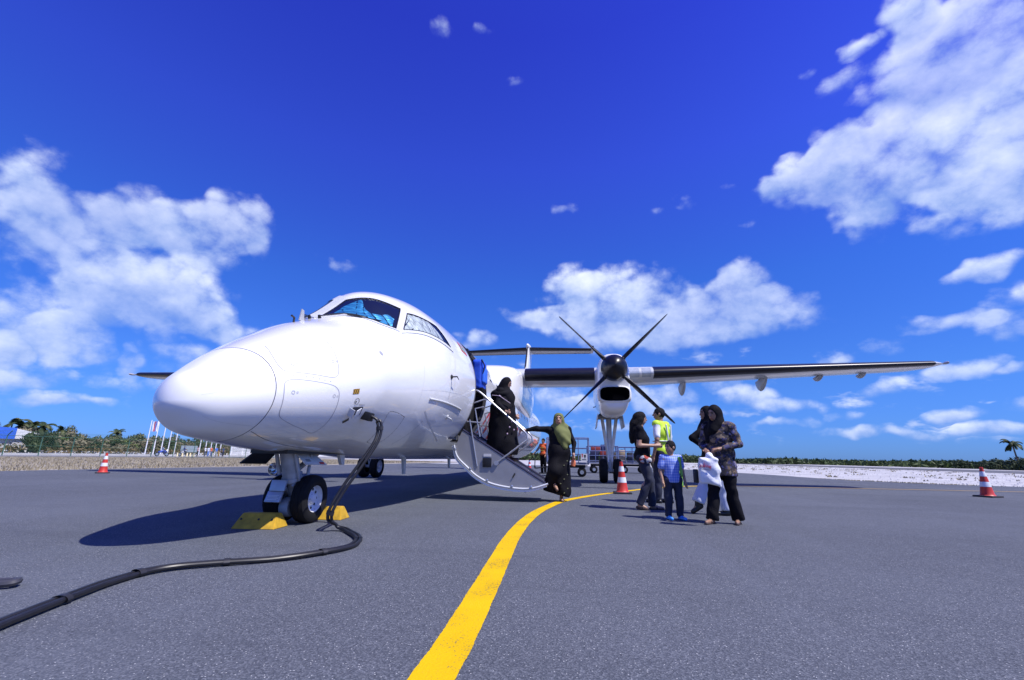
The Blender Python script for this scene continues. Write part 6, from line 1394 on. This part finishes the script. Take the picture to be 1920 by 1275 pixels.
# 2 woman with the olive scarf stepping off
loc, yaw, H = (-.37, 8.0, 0), R_(4), 1.47
r = root('person', loc, 'person in black dress and olive scarf stepping off the stairs, hand on the rail', 'person', PG)
P = Pose(H, shR=(-.115, .0, .80), elR=(-.26, -.005, .815), wrR=(-.385, .0, .80), elL=(.175, .02, .66), wrL=(.165, -.06, .535), kneeL=(.05, .0, .285), ankL=(.02, .01, .045), toeL=(.03, -.1, .018), kneeR=(-.06, -.11, .34), ankR=(-.055, -.06, .2), toeR=(-.03, -.13, .14), hipL=(.05, .01, .52), tilt=R_(-4), face=R_(-3), hs=1.08)
body(P, r, loc, yaw, M_skin2, hands=(.7, .8), hd=(None, (-1, -.1, -.05)))
smesh('dress', torso(P, 1.28, 0, 1.92, .02) + [rc((0, .01, .55 * H), (.01 * H, .01 * H, .12 * H), .12 * H, .115 * H, .06), rc((-.03 * H, -.02 * H, .5 * H), (-.06 * H, -.1 * H, .33 * H), .09 * H, .075 * H, .05), rc((-.05 * H, -.09 * H, .34 * H), (-.11 * H, -.0, .15 * H), .07 * H, .07 * H, .06), rc((-.08 * H, 0, .3 * H), (-.12 * H, .02 * H, .13 * H), .07 * H, .06 * H, .05), rc((.03 * H, .01 * H, .5 * H), (.045 * H, .02 * H, .08 * H), .085 * H, .075 * H, .05)], M_blackcloth, r, loc, yaw, .012, folds(.006, 30, 6), [el((-.05 * H, -.13 * H, .15 * H), (.06 * H, .07 * H, .07 * H), None), ('plane', lambda X, Y, Z: (.075 * H - .25 * (X + .02) - Z))])
hijab(P, r, loc, yaw, M_olive, [rc(P['neck'] - v3(0, 0, .01 * H), P['chest'] + v3(.03 * H, -.06 * H, .0), .062 * H, .07 * H, .04), rc(P['chest'] + v3(.02 * H, -.06 * H, .04 * H), P['waist'] + v3(.065 * H, -.085 * H, .01 * H), .065 * H, .035 * H, .05), rc(P['shL'] + v3(-.02 * H, 0, .02 * H), P['waist'] + v3(.1 * H, -.07 * H, .06 * H), .045 * H, .04 * H, .05), rc(P['shL'] + v3(-.03 * H, 0, .03 * H), P['shR'] + v3(.045 * H, 0, .035 * H), .035 * H, .03 * H, .04)], fold=.006)
smesh('flower_print', [el(((.05 + .045 * math.sin(i * 2.1)) * H, -.115 * H - .012 * (i % 2), (.1 + .05 * i) * H), (.014, .006, .012)) for i in range(8)], mat('olive_flowers', (.16, .17, .08), .7), r, loc, yaw, .006, kind='stuff')
shoes(P, r, loc, yaw, M_sandal, 'sandal', True)
pb = (-.37 + .165 * H, 7.9, .66); mb = MB(); V, F = grid(7, 10, lambda i, j: (pb[0] + (.012 + .03 * math.sin(math.pi * i / 6 * .8)) * math.cos(2 * math.pi * j / 10), pb[1] + .02 * math.sin(2 * math.pi * j / 10), pb[2] + .05 - .13 * i / 6 + .01 * math.sin(j * 2)), True)
obj('pouch', V, F, mat('orange_pouch', (.72, .2, .08), .6), None, label='small orange pouch in the olive scarf woman\'s hand', cat='pouch')

# 3 passenger with blue backpack in the doorway
loc, yaw, H = (-2.12, 8.25, 1.07), R_(-90), 1.52
r = root('person', loc, 'person in black standing in the aircraft doorway with a backpack', 'person', PG)
P = Pose(H, elR=(-.15, -.02, .64), wrR=(-.12, -.12, .56), elL=(.15, -.02, .64), wrL=(.12, -.12, .56))
body(P, r, loc, yaw, M_skin); smesh('shirt', torso(P, 1.15, 0, .6), M_blackcloth, r, loc, yaw, .013, folds(.004)); smesh('trousers', legs(P, 1.2), M_blackcloth, r, loc, yaw, .013, folds(.004)); hair_cap(P, r, loc, yaw, M_hair); shoes(P, r, loc, yaw, M_black)
bpk = root('backpack', (-2.02, 8.2, 1.95), 'bright blue backpack worn by the person in the doorway', 'backpack')
M_bp = mat('blue_nylon', (.02, .09, .62), .5, var=.15, vs=14)
smesh('main_pack', [bxp((0, 0, .27), (.11, .19, .29), None, .02, .07)], M_bp, bpk, (-1.88, 8.2, 1.93), 0, .012, folds(.003)); smesh('front_pocket', [bxp((0, 0, .2), (.04, .14, .15), None, .01, .035)], mat('blue_nylon_light', (.04, .16, .75), .5), bpk, (-1.77, 8.16, 1.98), 0, .01)
smesh('lower_pocket', [bxp((0, 0, .05), (.1, .17, .07), None, .01, .03)], M_blackcloth, bpk, (-1.86, 8.2, 1.84), 0, .01)
mb = MB(); mb.tube(catmull([(-1.8, 8.02, 2.48), (-1.74, 8.02, 2.35), (-1.77, 8.03, 2.2)], 5), .012, 6); mb.build('strap', M_black, bpk)

# 4 ramp worker in orange vest, far behind the stairs
loc, yaw, H = (-1.76, 22.0, 0), R_(-30), 1.64
r = root('person', loc, 'ramp worker in orange vest and dark trousers beyond the airstair', 'person', PG)
P = Pose(H, elR=(-.19, -.04, .66), wrR=(-.25, -.13, .56), elL=(.15, .0, .64), wrL=(.13, -.08, .52))
body(P, r, loc, yaw, M_skin, .014); smesh('shirt', torso(P, 1.1, 0, 1.8), M_mgrey, r, loc, yaw, .016); smesh('vest', torso(P, 1.22, 0, .15), M_orangevest, r, loc, yaw, .014); smesh('trousers', legs(P, 1.25), M_blackcloth, r, loc, yaw, .016); hair_cap(P, r, loc, yaw, M_hair); shoes(P, r, loc, yaw, M_black)
smesh('reflective_stripe', [bxp((0, -.092 * H, .72 * H), (.07 * H, .006, .012), None, .004, .004), bxp((0, -.088 * H, .64 * H), (.08 * H, .006, .012), None, .004, .004)], mat('yellow_tape', (.7, .7, .1), .5), r, loc, yaw, .006, kind='stuff')
mb = MB(); mb.tube([(-2.13, 21.75, .98), (-2.15, 21.72, .3)], .022, 6); mb.lathe([(.05, -.03), (.05, .03)], (-2.15, 21.72, .3), (0, 0, 1), 8); mb.build('tow_bar', M_black, None, label='dark bar held by the orange vest worker', cat='bar')

# 5 girl in black tee and jeans, long hair
loc, yaw, H = (.90, 7.1, 0), R_(82), 1.42
r = root('person', loc, 'girl with long black hair in black tee and jeans, hands held forward', 'person', PG)
P = Pose(H, elR=(-.135, .02, .635), wrR=(-.075, -.135, .635), elL=(.135, .02, .64), wrL=(.06, -.125, .645), kneeR=(-.05, -.06, .3), ankR=(-.05, .045, .065), toeR=(-.055, -.03, .018), kneeL=(.05, -.075, .29), ankL=(.05, -.075, .045), toeL=(.055, -.18, .018), waist=(0, -.015, .6), face=R_(14), tilt=R_(8))
body(P, r, loc, yaw, M_skin2, hands=(.6, .7)); smesh('shirt', torso(P, 1.12, .015, .55, .006), M_blackcloth, r, loc, yaw, .012, folds(.003)); smesh('jeans', legs(P, 1.12, 1.7), M_navy, r, loc, yaw, .012, folds(.005), hems(P, .012))
hair_cap(P, r, loc, yaw, M_hair, [rc((0, .02 * H, .93 * H), (-.01 * H, .075 * H, .74 * H), .055 * H, .045 * H, .03), rc((0, .05 * H, .86 * H), (0, .09 * H, .68 * H), .06 * H, .025 * H, .03), rc((-.035 * H, -.01 * H, .9 * H), (-.05 * H, .03 * H, .77 * H), .025 * H, .02 * H, .03)])
smesh('waist_scarf', [el((-.095 * H, -.02 * H, .5 * H), (.03 * H, .05 * H, .045 * H), None), el((-.075 * H, -.07 * H, .49 * H), (.03 * H, .03 * H, .03 * H), None)], pattern('red_print', [(0, (.35, .03, .02)), (.45, (.02, .02, .05)), (.7, (.5, .5, .52)), (.85, (.4, .1, .03))], 25), r, loc, yaw, .01, folds(.004))
shoes(P, r, loc, yaw, M_sandal, 'sandal', True)

# 6 man in yellow vest, seen from behind
loc, yaw, H = (1.40, 8.25, 0), R_(-128), 1.61
r = root('person', loc, 'man in yellow reflective vest and white shirt seen from behind', 'person', PG)
P = Pose(H, elR=(-.15, .02, .64), wrR=(-.12, -.08, .51), elL=(.15, .03, .64), wrL=(.15, -.02, .49), kneeL=(.055, -.04, .285), ankL=(.06, -.06, .045), toeL=(.07, -.17, .018), face=R_(28))
body(P, r, loc, yaw, M_skin, hands=(.5, .5)); smesh('shirt', torso(P, 1.12, 0, .75), M_wshirt, r, loc, yaw, .013, folds(.003)); smesh('vest', torso(P, 1.19, .02, .06), M_hiviz, r, loc, yaw, .013, folds(.003)); smesh('trousers', legs(P, 1.3, 1.8), M_navy, r, loc, yaw, .013, folds(.005), hems(P, .012)); hair_cap(P, r, loc, yaw, M_hair); shoes(P, r, loc, yaw, M_black)
tape = [el((0, 0, z * H), (.124 * H, .092 * H, .012 * H), None, .002) for z in (.63,)]; smesh('reflective_stripe', tape, M_silver, r, loc, yaw, .008)
for sx_ in (-.05, .05): smesh('reflective_stripe', [rc((sx_ * H, .088 * H, .8 * H), (sx_ * .6 * H, .093 * H, .64 * H), .014, .014)], M_silver, r, loc, yaw, .008)

# 7 boy with green backpack
loc, yaw, H = (1.12, 6.05, 0), R_(8), .95
r = root('person', loc, 'small boy in blue plaid shirt and jeans looking aside', 'person', PG)
big = 1.28
P = Pose(H, hs=1.22, head=(0, -.012, .905), neck=(0, 0, .815), shL=(.108, .005, .765), shR=(-.108, .005, .765), chest=(0, 0, .69), elL=(.15, .02, .6), elR=(-.15, .0, .6), wrL=(.155, -.04, .46), wrR=(-.14, -.05, .46), face=R_(-62), tilt=0.0, hipL=(.06, 0, .48), hipR=(-.06, 0, .48), kneeL=(.07, -.01, .27), kneeR=(-.07, -.01, .27), ankL=(.075, .01, .05), ankR=(-.075, .01, .05), toeL=(.09, -.13, .022), toeR=(-.08, -.13, .022))
PB = P
def child_scale(P): pass
R3 = headrot(P)
body(P, r, loc, yaw, M_skin2, .009); smesh('shirt', torso(P, 1.05, .02, .7) + [el(P['chest'] + v3(0, -.004, .01), (.112 * H, .08 * H, .1 * H), None, .02), rc((0, 0, .62 * H), (0, 0, .5 * H), .088 * H, .096 * H, .02), rc(P['shL'], P['shR'], .043 * H, .043 * H, .02)] + [rc(P['sh' + q], P['sh' + q] * .35 + P['el' + q] * .65, .042 * H, .045 * H, .015) for q in 'LR'], plaid(), r, loc, yaw, .01, folds(.003), [('plane', lambda X, Y, Z: (.455 * H - Z))]); smesh('jeans', legs(P, 1.3, 1.9), M_navy, r, loc, yaw, .01, folds(.004), hems(P, .012))
H2 = H; P.J['head'] = P.J['head']; hair_cap(P, r, loc, yaw, M_hair, h=.008)
shoes(P, r, loc, yaw, mat('blue_sneaker', (.05, .28, .75), .5), 'sneaker')
gp = root('backpack', (1.2, 6.2, .4), 'lime green backpack on the boy\'s back', 'backpack')
smesh('main_pack', [bxp((0, 0, 0), (.085, .055, .12), None, .02, .05)], mat('lime_nylon', (.22, .5, .08), .6, var=.15, vs=20), gp, (1.19, 6.19, .47), yaw, .01, folds(.003))
smesh('strap', [rc((.06, .0, .16), (.055, -.115, .18), .018, .018), rc((.055, -.115, .18), (.075, -.11, -.02), .018, .016)], mat('lime_nylon', (.22, .5, .08), .6), gp, (1.145, 6.13, .54), yaw, .008)

# 8 woman in floral tunic with the big white bag
loc, yaw, H = (1.66, 5.85, 0), R_(-38), 1.365
r = root('person', loc, 'woman in black headscarf and brown floral tunic carrying a white bag', 'person', PG)
P = Pose(H, elR=(-.165, .02, .655), wrR=(-.07, -.125, .60), elL=(.17, .0, .655), wrL=(.05, -.14, .61), kneeR=(-.06, -.05, .29), ankR=(-.075, -.11, .045), toeR=(-.08, -.22, .018), kneeL=(.06, .0, .28), ankL=(.075, .05, .045), toeL=(.1, -.05, .018), face=R_(-14), tilt=R_(14), head=(-.005, -.03, .925))
body(P, r, loc, yaw, M_skin, hands=(.8, .8), hd=((-.6, -.8, -.2), (.6, -.8, -.2)))
smesh('tunic', torso(P, 1.24, .1, 1.8, .014) + [rc((0, 0, .56 * H), (0, 0, .36 * H), .105 * H, .12 * H, .04)], M_floral, r, loc, yaw, .012, folds(.006), [('plane', lambda X, Y, Z: (.385 * H + .01 * np.sin(20 * X) - Z))]); smesh('trousers', legs(P, 1.3, 2.1), M_blackcloth, r, loc, yaw, .012, folds(.006), hems(P, .015))
hijab(P, r, loc, yaw, M_blackcloth, [rc(P['neck'], P['chest'] + v3(-.02 * H, -.055 * H, .05 * H), .055 * H, .05 * H, .03), rc(P['shR'] + v3(.01, 0, .02 * H), P['chest'] + v3(-.06 * H, -.06 * H, -.03 * H), .04 * H, .035 * H, .04), rc(P['neck'], P['shL'] * .6 + P['shR'] * .4, .055 * H, .045 * H, .04)])
shoes(P, r, loc, yaw, M_sandal, 'sandal', True)
# the bag
bg_ = root('shopping_bag', (1.42, 5.62, .48), 'large crumpled white plastic bag with red print', 'bag')
bl_, by_ = (1.43, 5.50, .40), R_(-6)
def crump(X, Y, Z): return .005 * np.sin(38 * X + 25 * Z + 3 * np.sin(19 * Z)) + .004 * np.sin(47 * Z - 31 * X + 5 * np.sin(15 * X))
smesh('bag_body', [bxp((-.015, 0, .19), (.1, .05, .145), [[1, 0, .06], [0, 1, 0], [-.06, 0, 1]], .02, .03), rc((-.02, 0, .3), (.02, -.0, .37), .045, .03, .03), rc((.05, 0, .22), (.1, -.01, .03), .045, .012, .04), rc((.05, 0, .27), (.1, 0, .19), .04, .02, .04)], mat('white_plastic', (.78, .79, .82), .35, var=.03, bump=.35, bs=25), bg_, bl_, by_, .009, crump)
c_, s_ = math.cos(by_), math.sin(by_)      # red printed scrawl with a thin dark rule under it
def bagp(u, v): return Vector((bl_[0] + (u - .11) * c_ + .061 * s_, bl_[1] + (u - .11) * s_ - .061 * c_, bl_[2] + .225 + v))
mb = MB(); mb.tube([bagp(x, y) for x, y in ((.0, .0), (.008, .035), (.012, .002), (.022, .03), (.026, .002), (.036, .028), (.044, .004), (.05, .05), (.054, .004), (.066, .028), (.07, .002), (.082, .024), (.09, .0), (.1, .02), (.108, -.016), (.118, .02))], .004, 6); mb.build('red_print', M_red, bg_)
mb = MB(); mb.tube([bagp(.018, -.018), bagp(.06, -.02), bagp(.11, -.026)], .002, 6); mb.build('print_rule', M_dark, bg_)
mb = MB(); mb.box((1.30, 5.6, .53), (.022, .04, .075), None, .01); mb.build('wallet_case', M_black, None, label='small black case hanging beside the white bag', cat='case')

# 9 woman in black top and white trousers, behind the bag carrier
loc, yaw, H = (1.80, 6.75, 0), R_(-80), 1.46
r = root('person', loc, 'person in black top and white trousers walking behind the bag carrier', 'person', PG)
P = Pose(H, elR=(-.235, .03, .69), wrR=(-.13, -.07, .60), elL=(.17, .06, .645), wrL=(.17, .12, .50), kneeR=(-.06, -.09, .3), ankR=(-.07, -.2, .075), toeR=(-.075, -.28, .03), kneeL=(.05, .03, .285), ankL=(.06, .1, .05), toeL=(.06, .0, .018))
P = Pose(H, elL=(.11, -.215, .685), wrL=(.09, -.085, .585), shL=(.1, -.05, .80), elR=(-.11, .15, .64), wrR=(-.1, .2, .505), kneeR=(-.05, -.06, .3), ankR=(-.05, -.15, .1), toeR=(-.055, -.2, .02), kneeL=(.06, .04, .285), ankL=(.06, .08, .05), toeL=(.065, -.02, .018))
body(P, r, loc, yaw, M_skin, hands=(.7, .9)); smesh('top', torso(P, 1.18, .05, 1.85, .008), M_blackcloth, r, loc, yaw, .012, folds(.004)); smesh('trousers', legs(P, 1.25, 2.5), mat('white_trousers', (.6, .64, .76), .75, var=.05), r, loc, yaw, .012, folds(.006), hems(P, .0))
hijab(P, r, loc, yaw, M_blackcloth, [rc(P['neck'], P['chest'] + v3(0, -.05 * H, .03 * H), .065 * H, .07 * H, .04)]); shoes(P, r, loc, yaw, M_black)

# 10 stooping ramp worker near the right-hand cart
loc, yaw, H = (3.2, 22.6, 0), R_(-60), 1.5
r = root('person', loc, 'stooping ramp worker in yellow vest behind the girl in jeans', 'person', PG)
P = Pose(H, waist=(0, -.05, .59), chest=(0, -.12, .68), shL=(.1, -.16, .755), shR=(-.1, -.16, .755), neck=(0, -.19, .79), head=(0, -.23, .845), elL=(.12, -.2, .6), elR=(-.12, -.2, .6), wrL=(.09, -.28, .5), wrR=(-.09, -.28, .5), kneeL=(.05, .09, .29), ankL=(.05, .24, .06), toeL=(.06, .16, .018), kneeR=(-.05, -.07, .29), ankR=(-.05, -.05, .045))
body(P, r, loc, yaw, M_skin, .014); smesh('shirt', torso(P, 1.1, 0, .8), M_mgrey, r, loc, yaw, .016); smesh('vest', torso(P, 1.24, 0, .1), M_hiviz, r, loc, yaw, .014); smesh('trousers', legs(P, 1.25), mat('brown_trousers', (.07, .06, .05), .8), r, loc, yaw, .016); hair_cap(P, r, loc, yaw, M_hair); shoes(P, r, loc, yaw, M_black)

# far people beyond the fence
def far_person(t, X, H, shirt, trous, label, yaw, seat=False, gz=.12):
    loc = (X, X / t, gz); r = root('person', loc, label, 'person', 'people beyond the fence'); 
    P = Pose(H) if not seat else Pose(H, hipL=(.07, 0, .5), hipR=(-.07, 0, .5), kneeL=(.12, -.2, .45), kneeR=(-.12, -.2, .45), ankL=(.13, -.12, .22), ankR=(-.13, -.12, .22), toeL=(.13, -.2, .18), toeR=(-.13, -.2, .18), elL=(.15, -.12, .68), elR=(-.15, -.12, .68), wrL=(.15, -.28, .62), wrR=(-.15, -.28, .62))
    p = [rc(P['hip' + s_], P['knee' + s_], .05 * H, .035 * H) for s_ in 'LR'] + [rc(P['knee' + s_], P['ank' + s_], .035 * H, .022 * H) for s_ in 'LR'] + [rc(P['ank' + s_], P['toe' + s_], .022 * H, .016 * H) for s_ in 'LR'] + [rc(P['sh' + s_], P['el' + s_], .03 * H, .024 * H) for s_ in 'LR'] + [rc(P['el' + s_], P['wr' + s_], .023 * H, .02 * H) for s_ in 'LR'] + [el(P['chest'], (.1 * H, .065 * H, .11 * H)), el(P['waist'], (.09 * H, .06 * H, .1 * H)), rc(P['neck'], P['head'], .03 * H, .03 * H), el(P['head'], (.048 * H, .056 * H, .066 * H))]
    smesh('body', p, M_skin, r, loc, yaw, .035); smesh('shirt', torso(P, 1.15, 0, .8), mat('far_shirt_%d%d%d' % tuple(int(c * 99) for c in shirt), shirt, .8), r, loc, yaw, .035); smesh('trousers', legs(P, 1.3), mat('far_trousers_%d%d%d' % tuple(int(c * 99) for c in trous), trous, .8), r, loc, yaw, .035); smesh('hair', [el(P['head'] + v3(0, .012 * H, .02 * H), (.052 * H, .056 * H, .056 * H))], M_hair, r, loc, yaw, .03)
for (t, sh_, tr_, lb) in ((-.9271, (.5, .3, .32), (.03, .03, .04), 'person in pinkish shirt and dark trousers beyond the fence, leftmost of the group'), (-.9067, (.7, .7, .74), (.05, .06, .12), 'person in white shirt waiting beyond the fence'), (-.8979, (.6, .64, .75), (.15, .25, .55), 'person in pale top and light blue jeans beyond the fence'), (-.8892, (.65, .14, .06), (.1, .12, .25), 'person in orange top waiting beyond the fence'), (-.8762, (.05, .15, .55), (.3, .3, .25), 'person in blue shirt waiting beyond the fence'), (-.8689, (.06, .03, .03), (.4, .25, .08), 'person in dark top and tan trousers beyond the fence'), (-.8574, (.03, .04, .14), (.02, .02, .05), 'person in navy standing rightmost of the far group')):
    far_person(t, -63.2, 1.66, sh_, tr_, lb, R_(90) + rg.uniform(-.8, .8))
far_person(-.9654, -63.6, 1.6, (.04, .05, .2), (.03, .03, .05), 'rider in navy sitting on the pale motorcycle', R_(150), True)
far_person(-1.0251, -63.6, 1.55, (.3, .36, .5), (.03, .04, .2), 'rider in pale blue sitting on the blue motorcycle', R_(140), True)
for o in list(bpy.data.objects):
    if '_root' in o: del o['_root']
